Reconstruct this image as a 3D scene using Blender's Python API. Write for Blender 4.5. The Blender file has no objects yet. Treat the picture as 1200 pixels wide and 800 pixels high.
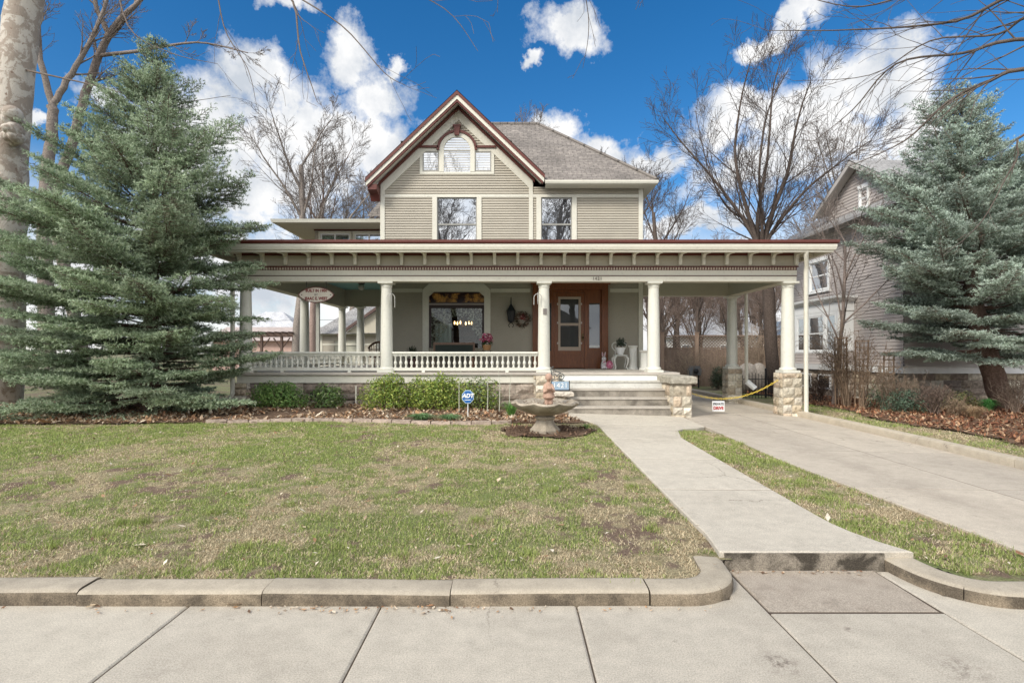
import bpy, bmesh, math, random
import numpy as np
from mathutils import Vector, Matrix
random.seed(7)
RNG = np.random.default_rng(11)
scene = bpy.context.scene
COL = scene.collection
F = 640.0; HZ = 413.0; CH = 1.8

def at(px, py, Y):
    return ((px - 600) / F * Y, Y, CH + (HZ - py) / F * Y)

# ---------------------------------------------------------------- objects
OFF = {}
def tag(o, label=None, cat=None, group=None, kind=None):
    if label: o['label'] = label
    if cat: o['category'] = cat
    if group: o['group'] = group
    if kind: o['kind'] = kind
    return o

def thing(name, loc, label, cat, group=None):
    o = bpy.data.objects.new(name, None)
    COL.objects.link(o)
    o.location = loc
    o.empty_display_size = 0.2
    OFF[o.name] = Vector(loc)
    return tag(o, label, cat, group)

def link_mesh(name, me, mats, parent=None, origin=None):
    o = bpy.data.objects.new(name, me)
    COL.objects.link(o)
    for m in (mats if isinstance(mats, (list, tuple)) else [mats]):
        me.materials.append(m)
    if parent is not None:
        o.parent = parent
        off = OFF[parent.name]
    else:
        off = Vector(origin) if origin is not None else Vector((0, 0, 0))
        o.location = off
    OFF[o.name] = off
    if off.length > 0:
        me.transform(Matrix.Translation(-off))
    return o

class MB:
    def __init__(s):
        s.v = []; s.f = []; s.mi = []; s.col = []; s.uv = {}; s.cur = 0; s.c = (1, 1, 1)
    def add(s, vs, fs, mi=None, col=None):
        b = len(s.v)
        s.v.extend([tuple(p) for p in vs])
        s.col.extend([col or s.c] * len(vs))
        for f in fs:
            s.f.append([b + i for i in f]); s.mi.append(s.cur if mi is None else mi)
        return b
    def quad(s, a, b, c, d, uv=None, mi=None):
        s.add([a, b, c, d], [(0, 1, 2, 3)], mi)
        if uv: s.uv[len(s.f) - 1] = uv
    def poly(s, pts, uv=None, mi=None):
        s.add(pts, [tuple(range(len(pts)))], mi)
        if uv: s.uv[len(s.f) - 1] = uv
    def box(s, x0, x1, y0, y1, z0, z1, mi=None, col=None):
        s.add([(x0,y0,z0),(x1,y0,z0),(x1,y1,z0),(x0,y1,z0),(x0,y0,z1),(x1,y0,z1),(x1,y1,z1),(x0,y1,z1)],
              [(0,3,2,1),(4,5,6,7),(0,1,5,4),(1,2,6,5),(2,3,7,6),(3,0,4,7)], mi, col)
    def prism(s, pts, axis, a0, a1, mi=None):
        """extrude a 2-D outline along axis; for 'y' pts are (x,z), for 'x' (y,z), for 'z' (x,y)"""
        n = len(pts)
        def mk(p, a):
            return (p[0], a, p[1]) if axis == 'y' else ((a, p[0], p[1]) if axis == 'x' else (p[0], p[1], a))
        vs = [mk(p, a0) for p in pts] + [mk(p, a1) for p in pts]
        fs = [tuple(range(n))[::-1], tuple(range(n, 2 * n))]
        for i in range(n):
            j = (i + 1) % n
            fs.append((i, j, n + j, n + i))
        s.add(vs, fs, mi)
    def lathe(s, cx, cy, prof, seg=16, mi=None, wob=None):
        vs = []; fs = []
        for k, (r, z) in enumerate(prof):
            for i in range(seg):
                a = 2 * math.pi * i / seg
                rr, zz = (r, z) if wob is None else wob(k, a, r, z)
                vs.append((cx + rr * math.cos(a), cy + rr * math.sin(a), zz))
        for k in range(len(prof) - 1):
            for i in range(seg):
                j = (i + 1) % seg
                fs.append((k*seg+i, k*seg+j, (k+1)*seg+j, (k+1)*seg+i))
        if prof[0][0] > 1e-4: fs.append(tuple(range(seg))[::-1])
        if prof[-1][0] > 1e-4: fs.append(tuple((len(prof)-1)*seg + i for i in range(seg)))
        s.add(vs, fs, mi)
    def tube(s, pts, rad, seg=8, mi=None, caps=True):
        pts = [Vector(p) for p in pts]
        if not isinstance(rad, (list, tuple)): rad = [rad] * len(pts)
        vs = []; fs = []
        up = None
        for k, p in enumerate(pts):
            a = pts[max(k-1, 0)]; b = pts[min(k+1, len(pts)-1)]
            d = (b - a).normalized()
            if up is None:
                up = d.orthogonal().normalized()
            else:
                up = (up - d * up.dot(d)).normalized()
            w = d.cross(up)
            for i in range(seg):
                t = 2 * math.pi * i / seg
                vs.append(p + (up * math.cos(t) + w * math.sin(t)) * rad[k])
        for k in range(len(pts)-1):
            for i in range(seg):
                j = (i+1) % seg
                fs.append((k*seg+i, k*seg+j, (k+1)*seg+j, (k+1)*seg+i))
        if caps:
            fs.append(tuple(range(seg))[::-1]); fs.append(tuple((len(pts)-1)*seg+i for i in range(seg)))
        s.add(vs, fs, mi)
    def ball(s, c, r, seg=12, rings=8, mi=None, col=None, rot=None):
        if not isinstance(r, (list, tuple)): r = (r, r, r)
        vs = []; fs = []
        for k in range(rings+1):
            ph = math.pi * k / rings
            for i in range(seg):
                a = 2*math.pi*i/seg
                q = Vector((r[0]*math.sin(ph)*math.cos(a), r[1]*math.sin(ph)*math.sin(a), r[2]*math.cos(ph)))
                if rot is not None: q = rot @ q
                vs.append((c[0]+q.x, c[1]+q.y, c[2]+q.z))
        for k in range(rings):
            for i in range(seg):
                j = (i+1) % seg
                fs.append((k*seg+i, (k+1)*seg+i, (k+1)*seg+j, k*seg+j))
        s.add(vs, fs, mi, col)
    def sweep(s, path, prof, mi=None, closed_prof=True, caps=True):
        """path: (x,y) points, travelling so that OUTWARD is on the right hand; prof: (out, z)"""
        n = len(path); m = len(prof); vs = []; fs = []
        for i, p in enumerate(path):
            p = Vector((p[0], p[1]))
            ds = []
            if i > 0: ds.append((p - Vector(path[i-1][:2])).normalized())
            if i < n-1: ds.append((Vector(path[i+1][:2]) - p).normalized())
            ns = [Vector((d.y, -d.x)) for d in ds]
            nn = ns[0] if len(ns) == 1 else (ns[0] + ns[1])
            if len(ns) == 2:
                nn.normalize(); nn = nn / max(0.3, nn.dot(ns[0]))
            dz = path[i][2] if len(path[i]) > 2 else 0
            for o, z in prof:
                q = p + nn * o
                vs.append((q.x, q.y, z + dz))
        for i in range(n-1):
            for k in range(m if closed_prof else m-1):
                l = (k+1) % m
                fs.append((i*m+k, i*m+l, (i+1)*m+l, (i+1)*m+k))
        if caps and closed_prof:
            fs.append(tuple(range(m))); fs.append(tuple((n-1)*m+k for k in range(m))[::-1])
        s.add(vs, fs, mi)
    def build(s, name, mats, parent=None, smooth=False, keep=False, colors=False):
        me = bpy.data.meshes.new(name)
        me.from_pydata(s.v, [], s.f)
        me.polygons.foreach_set('material_index', s.mi)
        if colors:
            ca = me.color_attributes.new('Col', 'FLOAT_COLOR', 'POINT')
            arr = np.ones((len(s.v), 4), np.float32); arr[:, :3] = np.array(s.col, np.float32)
            ca.data.foreach_set('color', arr.ravel())
        if s.uv:
            ul = me.uv_layers.new(name='UVMap')
            for fi, uv in s.uv.items():
                p = me.polygons[fi]
                for li, t in zip(p.loop_indices, uv): ul.data[li].uv = t
        bm = bmesh.new(); bm.from_mesh(me)
        bmesh.ops.recalc_face_normals(bm, faces=bm.faces); bm.to_mesh(me); bm.free()
        if smooth:
            me.polygons.foreach_set('use_smooth', [True] * len(me.polygons))
            try: me.set_sharp_from_angle(angle=math.radians(40))
            except Exception: pass
        me.update()
        org = None
        if parent is None and not keep:
            v = np.array(s.v); mn = v.min(0); mx = v.max(0)
            org = ((mn[0]+mx[0])/2, (mn[1]+mx[1])/2, mn[2])
        return link_mesh(name, me, mats, parent, org)

def np_mesh(name, V, Fc, mats, parent=None, col=None, smooth=False, origin=None):
    """fast mesh: V (n,3), Fc (m,k) of constant k"""
    me = bpy.data.meshes.new(name)
    n = len(V); m, k = Fc.shape
    me.vertices.add(n); me.vertices.foreach_set('co', np.ascontiguousarray(V, np.float32).ravel())
    me.loops.add(m*k); me.loops.foreach_set('vertex_index', np.ascontiguousarray(Fc, np.int32).ravel())
    me.polygons.add(m)
    me.polygons.foreach_set('loop_start', np.arange(0, m*k, k, dtype=np.int32))
    me.polygons.foreach_set('loop_total', np.full(m, k, np.int32))
    if smooth: me.polygons.foreach_set('use_smooth', np.ones(m, bool))
    if col is not None:
        ca = me.color_attributes.new('Col', 'FLOAT_COLOR', 'POINT')
        c4 = np.ones((n, 4), np.float32); c4[:, :3] = col
        ca.data.foreach_set('color', c4.ravel())
    me.update(calc_edges=True)
    return link_mesh(name, me, mats, parent, origin)

def copy_tree(o, parent=None):
    c = o.copy(); COL.objects.link(c); OFF[c.name] = OFF.get(o.name, Vector())
    if parent is not None: c.parent = parent
    for ch in list(o.children): copy_tree(ch, c)
    return c

def text_mesh(txt, size, depth=0.004, spacing=1.0, shear=0.0, bold=0.0):
    cu = bpy.data.curves.new('lettering', 'FONT')
    cu.body = txt; cu.size = size; cu.extrude = depth; cu.align_x = 'CENTER'; cu.align_y = 'CENTER'
    cu.space_character = spacing; cu.shear = shear; cu.resolution_u = 3; cu.offset = bold
    o = bpy.data.objects.new('lettering', cu); COL.objects.link(o)
    dg = bpy.context.evaluated_depsgraph_get()
    me = bpy.data.meshes.new_from_object(o.evaluated_get(dg))
    bpy.data.objects.remove(o); bpy.data.curves.remove(cu)
    return me

def lettering(name, txt, size, c, mat, parent, depth=0.004, spacing=1.0, shear=0.0, sx=1.0, bold=0.0):
    """text facing the street (-Y) with its centre at c"""
    me = text_mesh(txt, size, depth, spacing, shear, bold)
    me.materials.clear()
    me.transform(Matrix.Translation(Vector(c)) @ Matrix.Rotation(math.pi/2, 4, 'X') @ Matrix.Diagonal((sx, 1, 1, 1)))
    return link_mesh(name, me, mat, parent)

def remeshed(mb, voxel=0.01, smooth_it=4):
    """fuse the overlapping shapes of mb into one continuous skin; returns a MeshData"""
    me = bpy.data.meshes.new('skin'); me.from_pydata(mb.v, [], mb.f)
    bm = bmesh.new(); bm.from_mesh(me); bmesh.ops.recalc_face_normals(bm, faces=bm.faces); bm.to_mesh(me); bm.free()
    o = bpy.data.objects.new('skin', me); COL.objects.link(o)
    r = o.modifiers.new('r', 'REMESH'); r.mode = 'VOXEL'; r.voxel_size = voxel
    sm = o.modifiers.new('s', 'SMOOTH'); sm.iterations = smooth_it; sm.factor = 0.5
    dg = bpy.context.evaluated_depsgraph_get()
    out = bpy.data.meshes.new_from_object(o.evaluated_get(dg))
    bpy.data.objects.remove(o); bpy.data.meshes.remove(me)
    out.polygons.foreach_set('use_smooth', [True]*len(out.polygons))
    return out

# ---------------------------------------------------------------- numpy noise
def vnoise(x, y, seed=0):
    xi = np.floor(x).astype(np.int64); yi = np.floor(y).astype(np.int64)
    fx = x - xi; fy = y - yi
    fx = fx*fx*(3-2*fx); fy = fy*fy*(3-2*fy)
    def h(a, b):
        n = (a*374761393 + b*668265263 + seed*974634777) & 0xffffffff
        n = ((n ^ (n >> 13)) * 1274126177) & 0xffffffff
        return ((n ^ (n >> 16)) & 0xffff) / 65535.0
    return (h(xi,yi)*(1-fx)+h(xi+1,yi)*fx)*(1-fy)+(h(xi,yi+1)*(1-fx)+h(xi+1,yi+1)*fx)*fy
def fbm(x, y, seed=0, octv=4):
    s = 0; a = 0.5; t = 0
    for o in range(octv):
        s = s + a*vnoise(x*2**o, y*2**o, seed+o*17); t += a; a *= 0.5
    return s/t

# ---------------------------------------------------------------- terrain
def gA(x):
    return np.interp(x, [-40, -7, 2.3, 7, 40], [0.40, 0.37, 0.27, 0.06, 0.06])
def g(x, y):
    t = np.clip((np.asarray(y, float) - 4.15)/10.05, 0, 1)
    z = 0.10 + t*gA(np.asarray(x, float))
    return z
def gf(x, y): return float(g(x, y))

# ---------------------------------------------------------------- materials
def nt(name):
    m = bpy.data.materials.new(name); m.use_nodes = True
    t = m.node_tree; b = t.nodes['Principled BSDF']
    return m, t, b
def N(t, typ, **kw):
    n = t.nodes.new(typ)
    for k, v in kw.items():
        if k.startswith('i_'):
            key = k[2:]
            key = int(key) if key.isdigit() else key.replace('_', ' ')
            n.inputs[key].default_value = v
        else: setattr(n, k, v)
    return n
def L(t, a, b): t.links.new(a, b)
def rgba(c): return (c[0], c[1], c[2], 1)
def mixc(t, fac, a, b, mode='MIX'):
    n = t.nodes.new('ShaderNodeMix'); n.data_type = 'RGBA'; n.blend_type = mode
    for s, v in ((0, fac), (6, a), (7, b)):
        if hasattr(v, 'is_output') or isinstance(v, bpy.types.NodeSocket): t.links.new(v, n.inputs[s])
        else: n.inputs[s].default_value = v if s == 0 else rgba(v)
    return n.outputs[2]
def ramp(t, src, p0, p1, c0=(0,0,0), c1=(1,1,1)):
    n = t.nodes.new('ShaderNodeValToRGB'); e = n.color_ramp.elements
    e[0].position = p0; e[1].position = p1; e[0].color = rgba(c0); e[1].color = rgba(c1)
    t.links.new(src, n.inputs[0]); return n.outputs[0]
def noise(t, co, scale, detail=4, rough=0.55, dist=0):
    n = N(t, 'ShaderNodeTexNoise', i_Scale=scale, i_Detail=detail, i_Roughness=rough, i_Distortion=dist)
    L(t, co, n.inputs['Vector']); return n.outputs['Fac']
def objco(t): return t.nodes.new('ShaderNodeTexCoord').outputs['Object']
def bump(t, b, h, strength=0.3, dist=0.01):
    n = N(t, 'ShaderNodeBump', i_Strength=strength, i_Distance=dist)
    L(t, h, n.inputs['Height']); L(t, n.outputs[0], b.inputs['Normal'])

def paint(name, col, rough=0.5, var=0.10, scale=1.5, dirt=(0.16,0.13,0.10), damt=0.16, bstr=0.08, spec=0.35):
    m, t, b = nt(name); co = objco(t)
    n1 = noise(t, co, scale, 5); n2 = noise(t, co, 14, 6, 0.7)
    c = mixc(t, ramp(t, n1, 0.3, 0.7), tuple(x*(1-var) for x in col), tuple(min(1, x*(1+var*0.5)) for x in col))
    d = N(t, 'ShaderNodeMath', operation='MULTIPLY'); L(t, ramp(t, n2, 0.52, 0.75), d.inputs[0]); d.inputs[1].default_value = damt
    c = mixc(t, d.outputs[0], c, dirt)
    L(t, c, b.inputs['Base Color']); b.inputs['Roughness'].default_value = rough
    b.inputs['Specular IOR Level'].default_value = spec
    if bstr: bump(t, b, noise(t, co, 60, 3), bstr, 0.004)
    return m
def plain(name, col, rough=0.5, metal=0.0, spec=0.4, emit=None, estr=0):
    m, t, b = nt(name)
    co = objco(t); n1 = noise(t, co, 9, 4)
    L(t, mixc(t, n1, tuple(x*0.85 for x in col), tuple(min(1, x*1.12) for x in col)), b.inputs['Base Color'])
    b.inputs['Roughness'].default_value = rough; b.inputs['Metallic'].default_value = metal
    b.inputs['Specular IOR Level'].default_value = spec
    if emit:
        b.inputs['Emission Color'].default_value = rgba(emit); b.inputs['Emission Strength'].default_value = estr
    return m
def attrmat(name, rough=0.7, nscale=30, namt=0.3, transl=0.0, spec=0.2, bscale=0, bstr=0.0):
    m, t, b = nt(name)
    a = N(t, 'ShaderNodeAttribute', attribute_name='Col')
    co = objco(t); n1 = noise(t, co, nscale, 5, 0.65)
    k = N(t, 'ShaderNodeMapRange'); L(t, n1, k.inputs[0])
    k.inputs[1].default_value = 0.3; k.inputs[2].default_value = 0.7
    k.inputs[3].default_value = 1-namt; k.inputs[4].default_value = 1+namt
    v = N(t, 'ShaderNodeVectorMath', operation='SCALE'); L(t, a.outputs['Color'], v.inputs[0]); L(t, k.outputs[0], v.inputs['Scale'])
    L(t, v.outputs[0], b.inputs['Base Color'])
    b.inputs['Roughness'].default_value = rough; b.inputs['Specular IOR Level'].default_value = spec
    if bscale: bump(t, b, noise(t, co, bscale, 6, 0.7), bstr, 0.02)
    if transl > 0:
        tr = N(t, 'ShaderNodeBsdfTranslucent'); L(t, v.outputs[0], tr.inputs[0])
        mx = N(t, 'ShaderNodeMixShader'); mx.inputs[0].default_value = transl
        L(t, b.outputs[0], mx.inputs[1]); L(t, tr.outputs[0], mx.inputs[2])
        L(t, mx.outputs[0], t.nodes['Material Output'].inputs[0])
    return m
def concrete(name, col, stain=0.35, stcol=(0.10,0.085,0.07), sscale=1.1, fine=0.12, lo=0.5, hi=0.72, spots=(), tracks=()):
    m, t, b = nt(name); co = objco(t)
    big = noise(t, co, sscale, 6, 0.62, 0.4); med = noise(t, co, 7, 6, 0.7); fn = noise(t, co, 110, 4, 0.75); sp = noise(t, co, 95, 2, 0.5); sp2 = noise(t, co, 5.5, 3, 0.6)
    c = mixc(t, ramp(t, med, 0.3, 0.7), tuple(x*0.86 for x in col), tuple(x*1.08 for x in col))
    d = N(t, 'ShaderNodeMath', operation='MULTIPLY'); L(t, ramp(t, big, lo, hi), d.inputs[0]); d.inputs[1].default_value = stain
    c = mixc(t, d.outputs[0], c, stcol)
    c = mixc(t, min(1, fine*2.3), c, ramp(t, fn, 0.25, 0.75), 'OVERLAY')
    ri = N(t, 'ShaderNodeNewGeometry').outputs['Random Per Island']
    c = mixc(t, 0.22, c, ramp(t, ri, 0.0, 1.0, (0.30,0.30,0.30), (0.66,0.65,0.62)), 'OVERLAY')
    vc = N(t, 'ShaderNodeTexVoronoi', i_Scale=0.62, feature='DISTANCE_TO_EDGE'); wv_ = N(t, 'ShaderNodeVectorMath', operation='ADD'); L(t, co, wv_.inputs[0])
    nz = N(t, 'ShaderNodeTexNoise', i_Scale=3.0, i_Detail=6, i_Roughness=0.7); L(t, co, nz.inputs['Vector']); sc_ = N(t, 'ShaderNodeVectorMath', operation='SCALE'); L(t, nz.outputs['Color'], sc_.inputs[0]); sc_.inputs['Scale'].default_value = 0.35
    L(t, sc_.outputs[0], wv_.inputs[1]); L(t, wv_.outputs[0], vc.inputs['Vector'])
    ck = N(t, 'ShaderNodeMath', operation='MULTIPLY'); L(t, ramp(t, vc.outputs['Distance'], 0.0, 0.0045, (1,1,1), (0,0,0)), ck.inputs[0]); L(t, ramp(t, noise(t, co, 0.45, 2), 0.53, 0.58), ck.inputs[1])
    ck2 = N(t, 'ShaderNodeMath', operation='MULTIPLY'); L(t, ck.outputs[0], ck2.inputs[0]); ck2.inputs[1].default_value = 0.7
    c = mixc(t, ck2.outputs[0], c, (0.09,0.07,0.055))
    ss = N(t, 'ShaderNodeMath', operation='MULTIPLY'); L(t, ramp(t, sp2, 0.66, 0.74), ss.inputs[0]); L(t, ramp(t, noise(t, co, 40, 5, 0.8), 0.40, 0.62), ss.inputs[1])
    ss2 = N(t, 'ShaderNodeMath', operation='MULTIPLY'); L(t, ss.outputs[0], ss2.inputs[0]); ss2.inputs[1].default_value = 0.55
    c = mixc(t, ss2.outputs[0], c, tuple(x*0.35 for x in col))
    d2 = N(t, 'ShaderNodeMath', operation='MULTIPLY'); L(t, ramp(t, sp, 0.66, 0.72), d2.inputs[0]); d2.inputs[1].default_value = 0.35
    c = mixc(t, d2.outputs[0], c, tuple(x*0.45 for x in col))
    for (sx_, sy_, sr_, sa_) in spots:      # old spills and dirt smudges with their own outline
        vd = N(t, 'ShaderNodeVectorMath', operation='DISTANCE'); L(t, co, vd.inputs[0]); vd.inputs[1].default_value = (sx_, sy_, 0)
        mm = N(t, 'ShaderNodeMath', operation='MULTIPLY'); L(t, ramp(t, vd.outputs['Value'], sr_*0.2, sr_, (1,1,1), (0,0,0)), mm.inputs[0]); L(t, ramp(t, noise(t, co, 14, 6, 0.8), 0.46, 0.60), mm.inputs[1])
        m3 = N(t, 'ShaderNodeMath', operation='MULTIPLY'); L(t, mm.outputs[0], m3.inputs[0]); m3.inputs[1].default_value = sa_
        c = mixc(t, m3.outputs[0], c, (0.13,0.10,0.08))
    if tracks:
        sxyz = N(t, 'ShaderNodeSeparateXYZ'); L(t, co, sxyz.inputs[0])
        for tx_ in tracks:                   # worn tyre tracks
            d1 = N(t, 'ShaderNodeMath', operation='SUBTRACT'); L(t, sxyz.outputs[0], d1.inputs[0]); d1.inputs[1].default_value = tx_
            d2_ = N(t, 'ShaderNodeMath', operation='ABSOLUTE'); L(t, d1.outputs[0], d2_.inputs[0])
            mm = N(t, 'ShaderNodeMath', operation='MULTIPLY'); L(t, ramp(t, d2_.outputs[0], 0.05, 0.38, (1,1,1), (0,0,0)), mm.inputs[0]); L(t, ramp(t, noise(t, co, 1.6, 6, 0.75), 0.38, 0.66), mm.inputs[1])
            m3 = N(t, 'ShaderNodeMath', operation='MULTIPLY'); L(t, mm.outputs[0], m3.inputs[0]); m3.inputs[1].default_value = 0.34
            c = mixc(t, m3.outputs[0], c, (0.20,0.165,0.135))
    L(t, c, b.inputs['Base Color']); b.inputs['Roughness'].default_value = 0.88; b.inputs['Specular IOR Level'].default_value = 0.2
    bump(t, b, fn, 0.25, 0.003)
    return m
def glassy(name, dark=(0.02,0.02,0.022), fac=0.45, rough=0.015):
    m, t, b = nt(name)
    b.inputs['Base Color'].default_value = rgba(dark); b.inputs['Roughness'].default_value = 0.5
    gl = N(t, 'ShaderNodeBsdfGlossy'); gl.inputs['Roughness'].default_value = rough
    gl.inputs['Color'].default_value = (0.95, 0.97, 1, 1)
    co = objco(t); bp = N(t, 'ShaderNodeBump', i_Strength=0.05, i_Distance=0.02)
    L(t, noise(t, co, 1.8, 2), bp.inputs['Height']); L(t, bp.outputs[0], gl.inputs['Normal'])
    fr = N(t, 'ShaderNodeLayerWeight'); fr.inputs['Blend'].default_value = 0.25
    k = N(t, 'ShaderNodeMapRange'); L(t, fr.outputs['Fresnel'], k.inputs[0])
    k.inputs[3].default_value = fac; k.inputs[4].default_value = 0.95
    mx = N(t, 'ShaderNodeMixShader'); L(t, k.outputs[0], mx.inputs[0]); L(t, b.outputs[0], mx.inputs[1]); L(t, gl.outputs[0], mx.inputs[2])
    L(t, mx.outputs[0], t.nodes['Material Output'].inputs[0]); return m
def clearglass(name, fac=0.25):
    m, t, b = nt(name)
    tr = N(t, 'ShaderNodeBsdfTransparent'); tr.inputs[0].default_value = (0.85, 0.88, 0.86, 1)
    gl = N(t, 'ShaderNodeBsdfGlossy'); gl.inputs['Roughness'].default_value = 0.01
    mx = N(t, 'ShaderNodeMixShader'); mx.inputs[0].default_value = fac
    L(t, tr.outputs[0], mx.inputs[1]); L(t, gl.outputs[0], mx.inputs[2]); L(t, mx.outputs[0], t.nodes['Material Output'].inputs[0]); return m
def shingle(name, c1, c2, row=0.14, wid=0.30):
    m, t, b = nt(name); tc = t.nodes.new('ShaderNodeTexCoord')
    br = N(t, 'ShaderNodeTexBrick', offset=0.5, squash=1.0)
    br.inputs['Color1'].default_value = rgba(c1); br.inputs['Color2'].default_value = rgba(c2)
    br.inputs['Mortar'].default_value = rgba(tuple(x*0.35 for x in c1)); br.inputs['Scale'].default_value = 1.0
    br.inputs['Mortar Size'].default_value = 0.008; br.inputs['Bias'].default_value = 0.0
    br.inputs['Brick Width'].default_value = wid; br.inputs['Row Height'].default_value = row
    L(t, tc.outputs['UV'], br.inputs['Vector'])
    n1 = noise(t, tc.outputs['UV'], 0.8, 5); n2 = noise(t, tc.outputs['UV'], 9, 4)
    c = mixc(t, 0.35, br.outputs['Color'], ramp(t, n2, 0.3, 0.7), 'OVERLAY')
    c = mixc(t, 0.25, c, ramp(t, n1, 0.3, 0.7), 'OVERLAY')
    L(t, c, b.inputs['Base Color']); b.inputs['Roughness'].default_value = 0.9
    bump(t, b, br.outputs['Fac'], -0.4, 0.01); return m
def wood(name, c1, c2, scale=(18, 18, 1.6), rough=0.35, spec=0.5):
    m, t, b = nt(name); co = objco(t)
    mp = N(t, 'ShaderNodeMapping'); mp.inputs['Scale'].default_value = scale; L(t, co, mp.inputs['Vector'])
    n1 = noise(t, mp.outputs[0], 1.5, 6, 0.65, 1.5)
    L(t, mixc(t, ramp(t, n1, 0.25, 0.75), c1, c2), b.inputs['Base Color'])
    b.inputs['Roughness'].default_value = rough; b.inputs['Specular IOR Level'].default_value = spec
    bump(t, b, n1, 0.15, 0.004); return m

SAGE = paint('sage siding paint', (0.43, 0.388, 0.315), 0.6, 0.08, 1.2, damt=0.16)
SAGE_D = paint('sage panel paint', (0.47, 0.43, 0.34), 0.6, 0.08, 1.2, damt=0.12)
CREAM = paint('cream trim paint', (0.66, 0.63, 0.535), 0.5, 0.07, 1.0, damt=0.2)
WHITE = paint('off white column paint', (0.68, 0.665, 0.585), 0.45, 0.06, 1.0, damt=0.2)
RED = paint('oxblood trim paint', (0.125, 0.036, 0.027), 0.45, 0.15, 2.0, damt=0.15)
TEAL = paint('pale teal ceiling paint', (0.20, 0.40, 0.40), 0.6, 0.1, 2.0)
PUREW = paint('white paint', (0.80, 0.80, 0.78), 0.45, 0.05, 1.0, damt=0.06)
GREYS = paint('neighbour grey siding paint', (0.46, 0.41, 0.38), 0.7, 0.08, 1.0)
MAHOG = wood('varnished mahogany', (0.10, 0.029, 0.010), (0.26, 0.086, 0.025))
MAHOGD = wood('dark mahogany', (0.05, 0.012, 0.008), (0.11, 0.03, 0.014))
FENCEW = wood('weathered fence wood', (0.15, 0.105, 0.08), (0.30, 0.225, 0.175), (9, 9, 0.8), 0.9, 0.1)
TRELW = wood('trellis wood', (0.24, 0.16, 0.105), (0.38, 0.27, 0.19), (9, 9, 0.8), 0.9, 0.1)
ROOFM = shingle('brown asphalt shingles', (0.225, 0.198, 0.175), (0.165, 0.145, 0.13))
ROOFG = shingle('grey asphalt shingles', (0.34, 0.33, 0.32), (0.27, 0.26, 0.255))
GLASS = glassy('window glass', (0.03, 0.032, 0.035), 0.46)
GLASSD = glassy('door glass', (0.012,0.014,0.012), 0.06)
CLEAR = clearglass('clear plate glass', 0.028)
DARK = plain('painted room darkness', (0.02, 0.016, 0.013), 0.9)  # near-black colour standing in for the shade of unlit interiors
BLACK = plain('black iron', (0.018, 0.018, 0.02), 0.5, 0.0)
SASH = paint('grey sash paint', (0.30, 0.29, 0.26), 0.5)
CONC = concrete('sidewalk concrete', (0.49, 0.44, 0.365), 0.30, (0.19,0.155,0.12), 0.8, 0.2, spots=((1.55,3.17,0.16,0.9),(2.55,3.12,0.24,0.6),(2.2,3.55,0.05,0.9),(-2.0,3.1,0.3,0.3)))
CONCW = concrete('walkway concrete', (0.51, 0.46, 0.385), 0.22, (0.22,0.185,0.15), 1.3, 0.18)
CONCD = concrete('driveway concrete', (0.48, 0.42, 0.345), 0.25, (0.22,0.18,0.145), 0.7, 0.16, spots=((5.6,8.6,0.35,0.6),(6.3,6.9,0.14,0.8),(5.7,12.6,0.6,0.6)), tracks=(4.95,6.5))
CONCP = concrete('weathered pad concrete', (0.38, 0.325, 0.265), 0.45, (0.14,0.10,0.075), 2.6, 0.25)
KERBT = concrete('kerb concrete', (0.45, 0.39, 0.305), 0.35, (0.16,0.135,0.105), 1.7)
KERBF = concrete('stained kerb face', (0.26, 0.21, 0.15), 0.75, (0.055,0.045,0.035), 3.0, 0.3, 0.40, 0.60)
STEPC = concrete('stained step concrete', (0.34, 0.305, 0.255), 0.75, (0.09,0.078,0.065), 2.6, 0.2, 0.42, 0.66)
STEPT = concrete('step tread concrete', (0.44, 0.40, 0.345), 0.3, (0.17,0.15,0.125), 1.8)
STONE = attrmat('limestone blocks', 0.9, 14, 0.35, 0, 0.15, 30, 0.8)
CASTST = concrete('cast stone', (0.40, 0.345, 0.275), 0.6, (0.12,0.10,0.07), 4.0, 0.2, 0.4, 0.7)
TERRA = concrete('pink cast stone', (0.44, 0.29, 0.22), 0.4, (0.17,0.10,0.075), 5.0, 0.2)
BARK = attrmat('bark', 0.95, 22, 0.45, 0, 0.1, 35, 0.9)
TWIG = attrmat('twig bark', 0.95, 8, 0.25, 0, 0.1)
NEEDLE = attrmat('conifer needles', 0.6, 1.6, 0.22, 0.34, 0.25)
LEAF = attrmat('shrub leaves', 0.5, 5, 0.25, 0.25, 0.35)
DEADL = attrmat('dry leaves', 0.75, 40, 0.25, 0.15, 0.2)
GRASSM = attrmat('grass blades', 0.65, 3, 0.15, 0.3, 0.2)
SOILM = attrmat('lawn soil and thatch', 0.95, 55, 0.5, 0, 0.1, 60, 1.0)
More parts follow.
